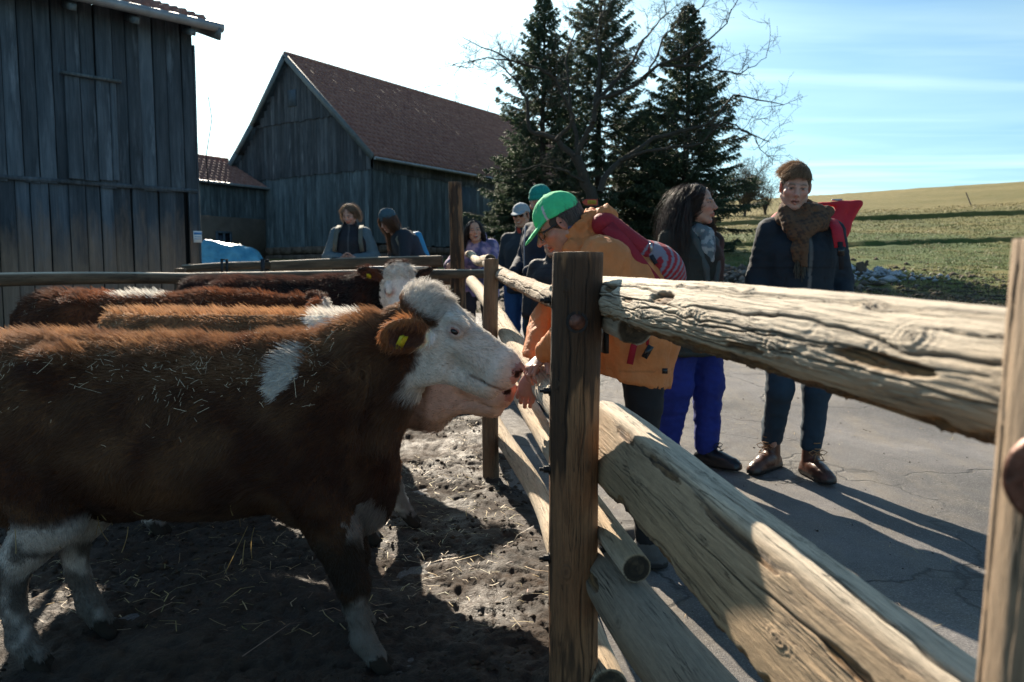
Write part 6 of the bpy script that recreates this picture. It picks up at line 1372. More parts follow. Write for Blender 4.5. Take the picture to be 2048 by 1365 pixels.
strip([(-0.155, 0.02, 1.32), (-0.158, 0.0, 1.285)], (0, 0.016, 0), 0.003, None, 'pull_tab', cloth_mat, bp, (0.02, 0.02, 0.03))

# ---- young man with scarf
SJ = dict(head=(0.06, 0.075, 1.635), neck=(0, -0.01, 1.48), sl=(-0.175, -0.02, 1.385), sr=(0.165, -0.02, 1.39), el=(-0.25, -0.06, 1.12), er=(0.225, -0.05, 1.12), wl=(-0.22, 0.11, 0.92), wr=(0.21, 0.11, 0.92), kl=(-0.10, 0.05, 0.50), kr=(0.10, 0.04, 0.50), al=(-0.095, 0.0, 0.09), ar=(0.09, -0.14, 0.09), tl=(-0.13, 0.17, 0.03), tr=(0.20, -0.02, 0.03))
sm = Person((1.745, 4.72), R(176), 'young man in a navy jacket and brown scarf standing on the road', SJ, hrot=(-15, -5, -7), sc=1.07, skin=(0.50, 0.30, 0.235), hres=0.0045, brow=(0.16, 0.10, 0.06), openm=0.003)
sm.body(); NAVY = np.array((0.007, 0.016, 0.027))
def sj(V, N, ids, n):
    c = np.tile(NAVY, (len(V), 1)) * (1 + 0.3 * n[:, None]); zp = (np.abs(V[:, 0] + 0.015) < 0.006) & (V[:, 1] > 0.05); c[zp] = (0.12, 0.12, 0.12)
    sm_ = (np.abs(V[:, 2] - 1.19) < 0.003) | (np.abs(V[:, 0] + 0.13 - 0.2 * (V[:, 2] - 1.0)) < 0.003) & (V[:, 2] < 1.15) | (np.abs(V[:, 0] - 0.13 + 0.2 * (V[:, 2] - 1.0)) < 0.003) & (V[:, 2] < 1.15); return c * (1 - 0.5 * sm_)[:, None]
sm.jacket(NAVY, cloth_mat, hem=0.80, bulk=0.99, res=0.0095, fold=0.007, sleeve=1.05, paint=sj, collar=0.04, fscale=(10, 10, 13))
sm.trousers((0.014, 0.036, 0.060), wide=1.0, low=0.15, fold=0.005, res=0.011).shoes((0.085, 0.035, 0.022), high=0.15, lace=(0.28, 0.15, 0.07), res=0.008)
def scarf(f):
    for q in range(3):
        z = 1.455 + 0.032 * q; rr = 0.105 - 0.012 * q; a = np.linspace(0, 2 * np.pi, 15); f.chain([(rr * 1.12 * math.sin(t), 0.0 + rr * math.cos(t) + 0.01, z + 0.025 * -math.cos(t) + 0.012 * math.sin(2 * t + q)) for t in a], [0.036] * 15, k=0.006)
    f.chain([(-0.12, 0.06, 1.50), (-0.05, 0.12, 1.44), (0.04, 0.15, 1.385), (0.08, 0.15, 1.37)], [0.035, 0.045, 0.05, 0.035], k=0.01); f.chain([(0.11, 0.08, 1.50), (0.09, 0.13, 1.42), (0.05, 0.16, 1.36)], [0.04, 0.045, 0.04], k=0.01)
    f.chain([(0.03, 0.16, 1.38), (0.035, 0.17, 1.28), (0.03, 0.165, 1.20)], [0.028, 0.024, 0.020], k=0.01); f.chain([(0.05, 0.15, 1.38), (0.075, 0.165, 1.29), (0.065, 0.16, 1.235)], [0.024, 0.022, 0.018], k=0.01)
def scp(V, N, ids, n):
    a = np.arctan2(V[:, 0], V[:, 1]); w = 0.7 * np.sin(a * 26 + V[:, 2] * 90) * np.sin(V[:, 2] * 210 - a * 14) + 1.1 * noise3(V * 45); c = np.tile(np.array((0.115, 0.062, 0.033)), (len(V), 1)); c[w > 0.28] = (0.055, 0.034, 0.024); return c * (1 + 0.3 * n[:, None])
sm.part('scarf', [np.array((0, 0.06, 1.36)), np.array((0, 0.06, 1.54))], scarf, scp, knit_mat, 0.007, 0.17, 0.005, (18, 18, 22))
g = np.random.default_rng(3); n = 60; b = np.stack([g.uniform(0.015, 0.08, n), 0.165 + g.normal(0, 0.006, n), g.uniform(1.19, 1.25, n)], -1); curves('scarf_fringe', b[:, None] + np.linspace(0, 1, 4)[None, :, None] * np.stack([g.normal(0, 0.008, n), g.normal(0, 0.004, n), -g.uniform(0.04, 0.08, n)], -1)[:, None], 0.0018 * np.ones(4), np.tile((0.06, 0.05, 0.035), (n, 1)), hair_fur, sm.root, kind='stuff')
sm.hair_cap((0.12, 0.075, 0.045), res=0.0055, low=0.0, front=0.068, r=(0.080, 0.101, 0.096))
sm.strands(4200, scalp(0.075, 0.05), lambda g, r: np.stack([0.45 + 0 * r[:, 0], 0.6 - 0.8 * (r[:, 1] < 0), -0.15 + 0 * r[:, 0]], -1) + g.normal(0, 0.18, (len(r), 3)), lambda g, r: g.uniform(0.6, 1.15, len(r)) * np.where(r[:, 2] > 0.07, 0.050, 0.020), (0.34, 0.22, 0.13), 0.0008, 6, wave=0.006, grav=0.10)
MB().tube([sm.H(0.083, 0.0, -0.032), sm.H(0.083, 0.003, -0.036)], 0.004, 8).build('ear_stud', metal, sm.root)
rb = backpack('red roll-top backpack on the shoulder of the man with the scarf', sm, None)
RM = np.array(Euler((R(8), 0, R(0))).to_matrix())
sdf_part('pack', (-0.46, -0.42, 0.9), (0.25, -0.05, 1.66), 0.0085, lambda f: (f.box((-0.06, -0.23, 1.25), (0.165, 0.095, 0.27), RM, 0.05, 0.02), f.cap((-0.40, -0.22, 1.575), (-0.05, -0.22, 1.56), 0.012, 0.014, k=0.03), f.chain([(-0.385, -0.22, 1.55), (-0.30, -0.22, 1.42), (-0.24, -0.22, 1.28)], [0.016, 0.035, 0.05], k=0.05), f.chain([(-0.30, -0.22, 1.54), (-0.22, -0.22, 1.44), (-0.18, -0.22, 1.30)], [0.022, 0.05, 0.07], k=0.05)), np.array((0.50, 0.012, 0.025)), shell_mat, rb, 0.007, (9, 9, 9))
strip([(-0.145, -0.14, 1.44), (-0.150, -0.05, 1.468), (-0.150, 0.05, 1.455), (-0.155, 0.125, 1.40), (-0.165, 0.158, 1.30)], (0.060, 0, 0), 0.004, None, 'shoulder_strap', shell_mat, rb, (0.45, 0.012, 0.03))
strip([(-0.163, 0.160, 1.33), (-0.168, 0.166, 1.26), (-0.175, 0.163, 1.18)], (0.026, 0, 0), 0.003, None, 'webbing', cloth_mat, rb, (0.012, 0.012, 0.016)); MB().box((-0.166, 0.170, 1.28), (0.034, 0.012, 0.05)).build('buckle', lens_mat, rb)
strip([(-0.30, -0.232, 1.592), (-0.24, -0.232, 1.590)], (0, 0.0, 0.012), 0.003, None, 'clip', metal, rb, (0.5, 0.5, 0.5))

# ---- young woman with long dark hair, looking to the right
GJ = dict(head=(0.0, 0.04, 1.60), neck=(0, -0.01, 1.44), sl=(-0.17, -0.01, 1.38), sr=(0.17, -0.01, 1.38), el=(-0.22, -0.03, 1.10), er=(0.22, -0.03, 1.10), wl=(-0.19, 0.12, 0.95), wr=(0.19, 0.12, 0.95), al=(-0.10, 0.06, 0.09), ar=(0.10, -0.08, 0.09), tl=(-0.13, 0.21, 0.03), tr=(0.16, 0.07, 0.03), kl=(-0.11, 0.05, 0.50), kr=(0.11, 0.0, 0.50))
gm = Person((1.135, 4.92), R(-145), 'young woman with long dark wavy hair, blue trousers and dark parka', GJ, hrot=(4, 0, 28), sc=1.035, skin=(0.46, 0.285, 0.21), hres=0.0045, female=True, brow=(0.02, 0.014, 0.012))
gm.body(); PARKA = np.array((0.022, 0.026, 0.022))
gm.jacket(PARKA, cloth_mat, hem=0.70, bulk=1.12, res=0.011, fold=0.010, sleeve=1.1, flare=1.18, collar=0.035, paint=lambda V, N, ids, n: np.tile(PARKA, (len(V), 1)) * (1 + 0.3 * n[:, None]) * (1 + 0.9 * (np.abs(V[:, 2] - 0.725) < 0.004))[:, None], fscale=(8, 8, 8))
gm.part('lapel', [np.array((0, 0.05, 1.2)), np.array((0, 0.05, 1.45))], lambda f: [f.chain([(0.075 * s, 0.03, 1.47), (0.085 * s, 0.10, 1.38), (0.05 * s, 0.155, 1.22), (0.03 * s, 0.16, 1.10)], [0.022, 0.026, 0.022, 0.014], k=0.01) for s in (-1, 1)], (0.055, 0.075, 0.078), cloth_mat, 0.008, 0.14, 0.003)
gm.part('shawl', [np.array((0, 0.05, 1.40))], lambda f: [f.chain([(0.075 * math.sin(a), 0.075 * math.cos(a) + 0.02, 1.43 + 0.02 * math.sin(3 * a)) for a in np.linspace(0, 6.3, 12)], [0.034] * 12, k=0.01), f.chain([(0.0, 0.11, 1.42), (0.02, 0.135, 1.34), (0.01, 0.14, 1.27)], [0.045, 0.045, 0.03], k=0.02)], lambda V, N, ids, n: np.where((noise3(V * 45) > 0.1)[:, None], (0.30, 0.36, 0.38), (0.11, 0.16, 0.19)), cloth_mat, 0.008, 0.15, 0.005, (20, 20, 20))
gm.trousers((0.008, 0.022, 0.30), wide=1.28, low=0.10, fold=0.009, res=0.011, taper=0.95, paint=lambda V, N, ids, n: np.tile(np.array((0.010, 0.024, 0.20)), (len(V), 1)) * (1 + 0.25 * n[:, None])).shoes((0.010, 0.011, 0.014), high=0.10, lace=(0.02, 0.02, 0.025), res=0.0085)
gm.hair_cap((0.018, 0.012, 0.010), res=0.007, low=-0.06, front=0.055, r=(0.0785, 0.096, 0.086), zc=0.034)
gm.strands(9000, scalp(0.058, -0.03), lambda g, r: np.stack([np.sign(r[:, 0]) * 0.55, -0.75 + 0 * r[:, 0] + 0.5 * (g.random(len(r)) < 0.35), -0.35 + 0 * r[:, 0]], -1) + g.normal(0, 0.22, (len(r), 3)), lambda g, r: g.uniform(0.28, 0.50, len(r)), (0.030, 0.019, 0.014), 0.0010, 8, wave=0.020, K=12, grav=0.55, avoid=1.3)

gm.strands(1500, lambda g, n: np.stack([-0.072 - 0.01 * g.random(n), g.uniform(-0.02, 0.03, n), g.uniform(-0.06, 0.02, n)], -1), lambda g, r: np.tile((-0.35, 0.30, -1.0), (len(r), 1)) + g.normal(0, 0.15, (len(r), 3)), lambda g, r: g.uniform(0.3, 0.45, len(r)), (0.035, 0.022, 0.016), 0.0010, 9, wave=0.02, K=12, grav=0.5, name='hair_lock')
# ---- man in a turquoise beanie
TJ = dict(wl=(-0.10, 0.22, 1.02), wr=(0.10, 0.22, 1.02), el=(-0.26, 0.02, 1.12), er=(0.26, 0.02, 1.12))
tm = Person((0.270, 7.15), R(122), 'bearded man in a turquoise beanie and navy jacket', TJ, hrot=(-12, 0, 12), sc=1.06, skin=(0.44, 0.26, 0.19), hres=0.007, stubble=0.75, brow=(0.035, 0.022, 0.016))
tm.body(); tm.jacket((0.012, 0.020, 0.040), cloth_mat, hem=0.82, bulk=1.0, res=0.018, fold=0.008, sleeve=1.1, collar=0.07).trousers((0.020, 0.045, 0.052), res=0.018).shoes((0.012, 0.012, 0.014)).hat('beanie', (0.010, 0.30, 0.25), low=0.02, res=0.007).hair_cap((0.03, 0.02, 0.015), res=0.009, low=-0.02, r=(0.078, 0.097, 0.08), zc=0.02)
strip([(0.0, 0.165, 1.42), (0.0, 0.178, 1.25), (0.0, 0.175, 1.05), (0.0, 0.17, 0.85)], (0.008, 0, 0), 0.004, None, 'zip', cloth_mat, tm.root, (0.25, 0.28, 0.33))
# ---- man in a pale cap and sunglasses
cm = Person((0.105, 7.75), R(150), 'smiling man in a pale grey cap, sunglasses and blue jeans', dict(head=(0, 0.03, 1.62)), hrot=(-4, 4, 10), sc=0.98, skin=(0.46, 0.27, 0.18), hres=0.007, smile=0.8, teeth=True)
cm.body(); cm.jacket((0.022, 0.030, 0.042), cloth_mat, hem=0.84, bulk=0.98, res=0.018, fold=0.009, sleeve=1.1, collar=0.05).trousers((0.025, 0.095, 0.26), res=0.018, wide=1.05).shoes((0.03, 0.03, 0.03)).hat('cap', (0.30, 0.36, 0.40), low=0.022, res=0.007).hair_cap((0.02, 0.015, 0.012), res=0.009, low=-0.03, r=(0.077, 0.096, 0.07), zc=0.015)
gl = MB(); [gl.tube([cm.H(0.032 * s, 0.078, 0.004), cm.H(0.032 * s, 0.098, 0.002)], [0.022, 0.020], 14, flat=0.8) for s in (-1, 1)]; gl.tube([cm.H(-0.06, 0.088, 0.01), cm.H(0, 0.1, 0.012), cm.H(0.06, 0.088, 0.01), cm.H(0.078, 0.0, 0.006)], 0.003, 6); gl.build('sunglasses', lens_mat, cm.root, smooth=True)
cm.part('neck_cloth', [cm.J['neck'] + (0, 0.04, 0)], lambda f: f.cap(cm.J['neck'] + (0, 0.02, -0.02), cm.J['neck'] + (0, 0.03, 0.03), 0.058, 0.056, k=0.01), (0.42, 0.05, 0.03), cloth_mat, 0.010, 0.1, 0.002)
# ---- person in a black quilted jacket, mostly hidden behind the middle post
qm = Person((0.34, 6.35), R(160), 'person in a black quilted jacket almost hidden behind the middle post', dict(head=(0, 0.05, 1.60)), sc=0.86, skin=(0.46, 0.28, 0.2), hres=0.009)
qm.body(); qm.jacket((0.012, 0.013, 0.017), shell_mat, hem=0.80, bulk=1.15, res=0.014, fold=0.003, sleeve=1.15, paint=lambda V, N, ids, n: np.tile(np.array((0.014, 0.015, 0.02)), (len(V), 1)) * (1 - 0.5 * (np.abs(np.sin(V[:, 2] * 55)) < 0.25))[:, None] + 0.004, name='quilted_jacket').trousers((0.012, 0.012, 0.016), res=0.02).shoes((0.012, 0.012, 0.014)).hair_cap((0.03, 0.02, 0.015), res=0.01)
# ---- smiling girl behind the tall post
lj = dict(pelvis=(0, -0.12, 0.86), chest=(0, 0.05, 1.12), neck=(0, 0.12, 1.28), head=(0.02, 0.20, 1.385), sl=(-0.17, 0.11, 1.21), sr=(0.17, 0.11, 1.21), el=(-0.24, 0.20, 0.95), er=(0.30, 0.24, 0.98), wl=(-0.10, 0.38, 0.92), wr=(0.26, 0.42, 1.02), hl=(-0.09, -0.12, 0.84), hr=(0.09, -0.12, 0.84))
ag = Person((-0.40, 9.30), R(176), 'laughing girl with black hair in a lilac patterned jacket behind the tall post', lj, hrot=(4, 6, 10), sc=1.0, hs=1.05, skin=(0.52, 0.31, 0.215), hres=0.007, female=True, smile=1.0, openm=0.008, teeth=True, brow=(0.03, 0.02, 0.02))
ag.body(hands=[dict(at=(0.26, 0.43, 1.02), fwd=(0.2, 0.6, -0.5), side=(-1, 0, 0), curl=(30, 30, 20), res=0.009)])
def lil(V, N, ids, n): w = noise3(V * 22) + 0.4 * noise3(V * 60); c = np.tile(np.array((0.20, 0.17, 0.34)), (len(V), 1)); c[w > 0.25] = (0.42, 0.32, 0.44); c[w < -0.3] = (0.08, 0.09, 0.20); return c
ag.jacket((0.2, 0.17, 0.34), cloth_mat, hem=0.62, bulk=1.2, res=0.017, fold=0.009, sleeve=1.15, paint=lil, collar=0.0).trousers((0.02, 0.02, 0.03), res=0.02).shoes((0.02, 0.02, 0.02))
ag.part('hood', [ag.J['neck']], lambda f: (f.cap((0, 0.02, 1.25), (0, 0.05, 1.33), 0.11, 0.10, k=0.03), f.cap((0, 0.12, 1.30), (0, 0.16, 1.45), 0.075, 0.1, k=0.01, sub=True)), lil, cloth_mat, 0.012, 0.17, 0.006)
ag.hair_cap((0.012, 0.009, 0.009), res=0.009, low=-0.05, front=0.045, r=(0.0785, 0.096, 0.086), zc=0.034)
ag.strands(2500, scalp(0.05, 0.0), lambda g, r: np.stack([np.sign(r[:, 0]) * 0.8, 0.1 + 0 * r[:, 0], -0.5 + 0 * r[:, 0]], -1) + g.normal(0, 0.12, (len(r), 3)), lambda g, r: g.uniform(0.2, 0.3, len(r)), (0.016, 0.012, 0.012), 0.0016, 8, wave=0.003, K=9, grav=0.8, avoid=0.5)
# ---- woman in a blue-grey beanie leaning forward, blue backpack
bj = dict(pelvis=(0, -0.10, 0.93), chest=(0, 0.03, 1.22), neck=(0, 0.13, 1.38), head=(0.0, 0.24, 1.475), sl=(-0.17, 0.09, 1.30), sr=(0.17, 0.09, 1.30), el=(-0.22, 0.12, 1.02), er=(0.22, 0.12, 1.02), wl=(-0.12, 0.26, 0.86), wr=(0.12, 0.26, 0.86), hl=(-0.09, -0.1, 0.9), hr=(0.09, -0.1, 0.9))
bw = Person((-1.28, 9.55), R(118), 'woman in a blue-grey beanie leaning forward and looking down', bj, hrot=(-28, 0, 18), sc=1.02, skin=(0.52, 0.30, 0.23), hres=0.0075, female=True, smile=0.8, teeth=True, hs=1.03)
bw.body(); bw.jacket((0.012, 0.022, 0.035), cloth_mat, hem=0.72, bulk=1.1, res=0.018, fold=0.008, collar=0.05).trousers((0.02, 0.03, 0.05), res=0.02).shoes((0.02, 0.02, 0.02)).hat('beanie', (0.055, 0.11, 0.145), low=0.02, res=0.0075)
bw.strands(2600, scalp(-0.02, -0.03), lambda g, r: np.stack([np.sign(r[:, 0]) * 0.4 - 0.2, 0.25 + 0 * r[:, 0], -0.6 + 0 * r[:, 0]], -1) + g.normal(0, 0.2, (len(r), 3)), lambda g, r: g.uniform(0.22, 0.42, len(r)), (0.11, 0.055, 0.03), 0.0015, 11, wave=0.012, K=9, grav=0.9, avoid=0.8)
wb = backpack('small blue backpack of the woman in the blue-grey beanie', bw, None)
sdf_part('pack', (-0.2, -0.33, 0.9), (0.2, 0.05, 1.45), 0.014, lambda f: f.box((0, -0.13, 1.18), (0.125, 0.075, 0.18), np.array(Euler((R(-22), 0, 0)).to_matrix()), 0.05, 0.02), (0.02, 0.22, 0.42), shell_mat, wb, 0.005)
for s in (-1, 1): strip([(0.11 * s, 0.03, 1.40), (0.13 * s, 0.13, 1.38), (0.13 * s, 0.185, 1.26), (0.15 * s, 0.12, 1.10)], (0.045, 0, 0), 0.006, None, 'shoulder_strap', cloth_mat, wb, (0.16, 0.16, 0.13))
# ---- woman in a black gilet with blue-grey sleeves, hands held together
wj = dict(head=(0.0, 0.05, 1.60), el=(-0.29, -0.02, 1.10), er=(0.29, -0.02, 1.10), wl=(-0.06, 0.20, 1.08), wr=(0.06, 0.20, 1.08))
gw = Person((-1.93, 9.35), R(180), 'woman in a black gilet with blue-grey sleeves looking at her hands', wj, hrot=(-26, 0, -16), sc=0.99, skin=(0.54, 0.32, 0.25), hres=0.0075, female=True, smile=0.7)
gw.body(hands=[dict(at=(-0.075, 0.205, 1.085), fwd=(1, 0.25, 0), side=(0, 0.3, 1), curl=(25, 30, 25), res=0.009), dict(at=(0.075, 0.21, 1.075), fwd=(-1, 0.25, 0), side=(0, 0.3, 1), curl=(25, 30, 25), res=0.009)])
gw.jacket((0.10, 0.155, 0.19), cloth_mat, hem=0.88, bulk=0.98, res=0.018, fold=0.008, sleeve=1.1, short=0.03, name='pullover', collar=0.0)
gw.part('gilet', [gw.J[k] for k in ('pelvis', 'chest', 'neck', 'sl', 'sr')], lambda f: (f.cap((0, 0, 0.90), (0, 0, 1.27), 0.155, 0.16, k=0.05, side=(1, 0, 0), asp=1.25), f.cap((0, 0, 1.27), (0, -0.01, 1.41), 0.155, 0.10, k=0.05, side=(1, 0, 0), asp=1.25), f.cap((0, 0.0, 1.42), (0, 0.02, 1.49), 0.085, 0.088, k=0.02), f.cap((0, 0.03, 1.49), (0, 0.06, 1.6), 0.066, 0.1, k=0.01, sub=True), f.cut((0, 0, 0.84), (0, 0, -1))),
        lambda V, N, ids, n: np.tile(np.array((0.010, 0.011, 0.018)), (len(V), 1)) * (1 - 0.4 * (np.abs(np.sin(V[:, 2] * 42)) < 0.2))[:, None] + 0.12 * ((np.abs(V[:, 0]) < 0.007) & (V[:, 1] > 0))[:, None] * 0.5, shell_mat, 0.016, 0.22, 0.006)
gw.trousers((0.16, 0.18, 0.22), res=0.02).shoes((0.03, 0.03, 0.03)).hair_cap((0.16, 0.10, 0.065), res=0.009, low=-0.04, front=0.045, r=(0.079, 0.098, 0.088))
gw.strands(1800, scalp(0.045, -0.02), lambda g, r: np.stack([np.sign(r[:, 0]) * 0.8, 0 * r[:, 0], -0.4 + 0 * r[:, 0]], -1) + g.normal(0, 0.45, (len(r), 3)), lambda g, r: g.uniform(0.05, 0.13, len(r)), (0.21, 0.14, 0.09), 0.0013, 13, wave=0.012, K=8, grav=0.35, avoid=1.0)
for s in (-1, 1): strip([(0.135 * s, 0.0, 1.475), (0.14 * s, 0.12, 1.42), (0.15 * s, 0.175, 1.28), (0.165 * s, 0.15, 1.16)], (0.05, 0, 0), 0.006, None, 'backpack_strap', cloth_mat, gw.root, (0.13, 0.13, 0.11))
# ------------------------------------------------------------------ trees and field details
needle_mat = fur_mat('spruce_needles', 0.5, 0.25); twig_mat = fur_mat('bare_twigs', 0.8, 0.0); bark_mat = tinted('tree_bark', 0.9, 0.3, 14, 0.01, 30)
def spruce(px, ytop, dist, rad, label, seed, base_h=0.2, nw=26, lean=0.0):
    g = np.random.default_rng(seed); top = at(px, ytop, dist); x0, y0 = top.x, dist; z0 = float(terr(x0, y0)) - 0.1; H = top.z - z0
    t = empty('spruce_tree', (x0, y0, z0), 0, label=label, cat='spruce', group='dark spruces at the end of the barn')
    tr = MB(); hh = np.linspace(0, 1, 14); tr.tube([(0.03 * math.sin(q * 7 + seed), 0.03 * math.cos(q * 5), q * H) for q in hh], 0.02 + 0.14 * (1 - hh) ** 1.1, 10); tr.build('trunk', bark_mat, t, smooth=True, tint=np.array((0.055, 0.042, 0.032)))
    TW = []; N1 = []; wood = MB(); tints = []
    h = base_h
    while h < H - 0.12:
        f = h / H; Lw = rad * (1 - f) ** 0.82 * (0.72 + 0.28 * min(1, f * 5)); nb = max(5, int(8 - 2 * f)); a0 = g.uniform(0, 6.28)
        for b in range(nb):
            if g.random() < 0.06: continue
            a = a0 + b * 6.283 / nb + g.normal(0, 0.22); L = Lw * g.uniform(0.62, 1.22) + 0.06; droop = (0.62 * (1 - f) ** 1.2 + 0.02) * g.uniform(0.6, 1.3); s = np.linspace(0, 1, 9)
            rr = s * L; zz = h + L * (0.30 * s * (0.3 + f) - droop * 0.62 * s ** 1.7 + 0.20 * s ** 4); d = np.array((math.cos(a), math.sin(a))); P = np.stack([rr * d[0], rr * d[1], zz], 1)
            wood.tube(P[::2], 0.016 * (1 - 0.85 * s[::2]) * (0.4 + L * 0.5), 4, cap=False)
            nt_ = max(6, int(L * 30)); tt = np.sort(g.uniform(0.08, 1.0, nt_) ** 0.75); c = np.stack([np.interp(tt, s, P[:, q]) for q in range(3)], 1)
            tan = np.array((d[0], d[1], -0.15)); sd = np.array((-d[1], d[0], 0)); sg = np.where(np.arange(nt_) % 2, 1, -1)[:, None]; ln = ((0.30 * (1.08 - tt) + 0.10) * min(1.2, 0.35 + L * 0.45) * g.uniform(0.6, 1.25, nt_))[:, None]
            D = tan * 0.75 + sg * sd * g.uniform(0.5, 1.0, (nt_, 1)) + np.array((0, 0, -1)) * g.uniform(-0.05, 0.55, (nt_, 1)); D /= np.linalg.norm(D, axis=1, keepdims=True)
            TW.append(np.stack([c, c + D * ln * 0.5 + (0, 0, 0.01), c + D * ln + (0, 0, -0.02)], 1))
        h += (0.11 + 0.13 * (1 - f)) * g.uniform(0.7, 1.2) * H / 8
    TW = np.concatenate(TW); n = len(TW); wood.build('limbs', bark_mat, t, smooth=True, tint=np.array((0.05, 0.038, 0.03)))
    K = 13; u = np.linspace(0.05, 1.0, K)[None, :, None]; A = TW[:, 0][:, None] * (1 - u) ** 2 + 2 * TW[:, 1][:, None] * u * (1 - u) + TW[:, 2][:, None] * u * u
    ax = (TW[:, 2] - TW[:, 0]); ax /= np.linalg.norm(ax, axis=1, keepdims=True) + 1e-9; nd = ax[:, None] * 0.9 + g.normal(0, 0.62, (n, K, 3)) + np.array((0, 0, 0.12)); nd /= np.linalg.norm(nd, axis=2, keepdims=True)
    ln = g.uniform(0.035, 0.075, (n, K, 1)); p = np.stack([A, A + nd * ln * 0.5, A + nd * ln], 2).reshape(-1, 3, 3); m_ = len(p)
    base = np.array((0.034, 0.062, 0.036)); tip = np.array((0.085, 0.115, 0.050)); w = np.repeat(np.clip(g.normal(0.25, 0.3, n), 0, 1), K)[:, None] * 0.6 + np.tile(u.reshape(-1), n)[:, None] * 0.3
    curves('foliage', p, np.array([0.0105, 0.0095, 0.003]), (base * (1 - w) + tip * w) * g.uniform(0.6, 1.4, (m_, 1)), needle_mat, t, kind='stuff')
    curves('twigs', TW, np.array([0.006, 0.004, 0.002]), np.tile((0.05, 0.036, 0.024), (n, 1)), twig_mat, t, kind='stuff'); return t
spruce(1088, -12, 24.5, 2.5, 'left spruce of the group, nearest the barn roof', 1)
spruce(1202, -110, 26.5, 2.9, 'tallest spruce of the group, its top above the picture', 2)
spruce(1378, 8, 25.0, 2.5, 'right spruce of the group beside the open meadow', 3)
spruce(1290, 215, 28.5, 2.4, 'lower dark spruce between the tall middle and right ones', 4)
spruce(1030, 300, 26.0, 1.2, 'small spruce at the foot of the left one against the barn wall', 5)

def grow(g, p, d, L, r, depth, out, k=4, spread=0.6, up=0.1):
    n = max(3, int(L / 0.12)); pts = [p]; 
    for q in range(n): d = nrm(d + g.normal(0, 0.16, 3) + (0, 0, up * 0.25)); p = p + d * L / n; pts.append(p)
    out.append((np.array(pts), r, r * 0.35))
    if depth > 0:
        for q in range(k):
            i = g.integers(max(1, n // 4), n + 1); dd = nrm((pts[i] - pts[i - 1]) + g.normal(0, spread, 3) * np.linalg.norm(pts[i] - pts[i - 1]) * 1.6); grow(g, pts[i], dd, L * g.uniform(0.35, 0.65), r * 0.5, depth - 1, out, k, spread, up)
def resample(P, n):
    s = np.concatenate([[0], np.cumsum(np.linalg.norm(np.diff(P, axis=0), axis=1))]); t = np.linspace(0, s[-1], n); return np.stack([np.interp(t, s, P[:, q]) for q in range(3)], 1)
def bare_tree(name, root, limbs, seed, label, cat='tree', dist=20, spur=1.0, rad0=0.14, tint=(0.048, 0.038, 0.028), group=None, depth=2, twr=1.0):
    g = np.random.default_rng(seed); t = empty(name, root, 0, label=label, cat=cat, group=group); O = np.array(root); big = MB(); tw = []; bt = []
    for (pts, r0, r1) in limbs:
        P = resample(np.array(pts) - O, 18); P[1:-1] += g.normal(0, 0.02, (16, 3)); rr = np.linspace(r0, r1, 18); (big.tube(P, rr, 9))
        Lt = np.linalg.norm(P[-1] - P[0])
        for q in range(int((4 + Lt * 3.4) * spur)):
            i = int(min(17, 3 + g.random() * 15)); d = nrm(P[i] - P[i - 1]); dd = nrm(d * 0.7 + g.normal(0, 0.75, 3) + (0, 0, 0.25)); grow(g, P[i], dd, g.uniform(0.3, 1.15) * (0.6 + 0.5 * i / 18), 0.009 * twr, depth, tw, 4, 0.8)
    big.build('trunk', bark_mat, t, smooth=True, tint=np.array(tint)); K = 7; C = np.stack([resample(P, K) for P, _, _ in tw]); rd = np.stack([np.linspace(a, b, K) for _, a, b in tw])
    lich = g.random((len(C), 1)) < 0.16; col = np.where(lich, (0.13, 0.10, 0.03), tint) * g.uniform(0.6, 1.4, (len(C), 1)); curves('twigs', C, np.maximum(rd, 0.003 * twr), col, twig_mat, t, kind='stuff'); return t
def poly(pts, d0, off): n = len(pts); return [tuple(at(px, py, d0 + off * (q / (n - 1)) ** 1.0)) for q, (px, py) in enumerate(pts)]
D = 20.0; T0 = at(1188, 420, D); gz0 = float(terr(T0.x, D)) - 0.15; root = (T0.x, D, gz0)
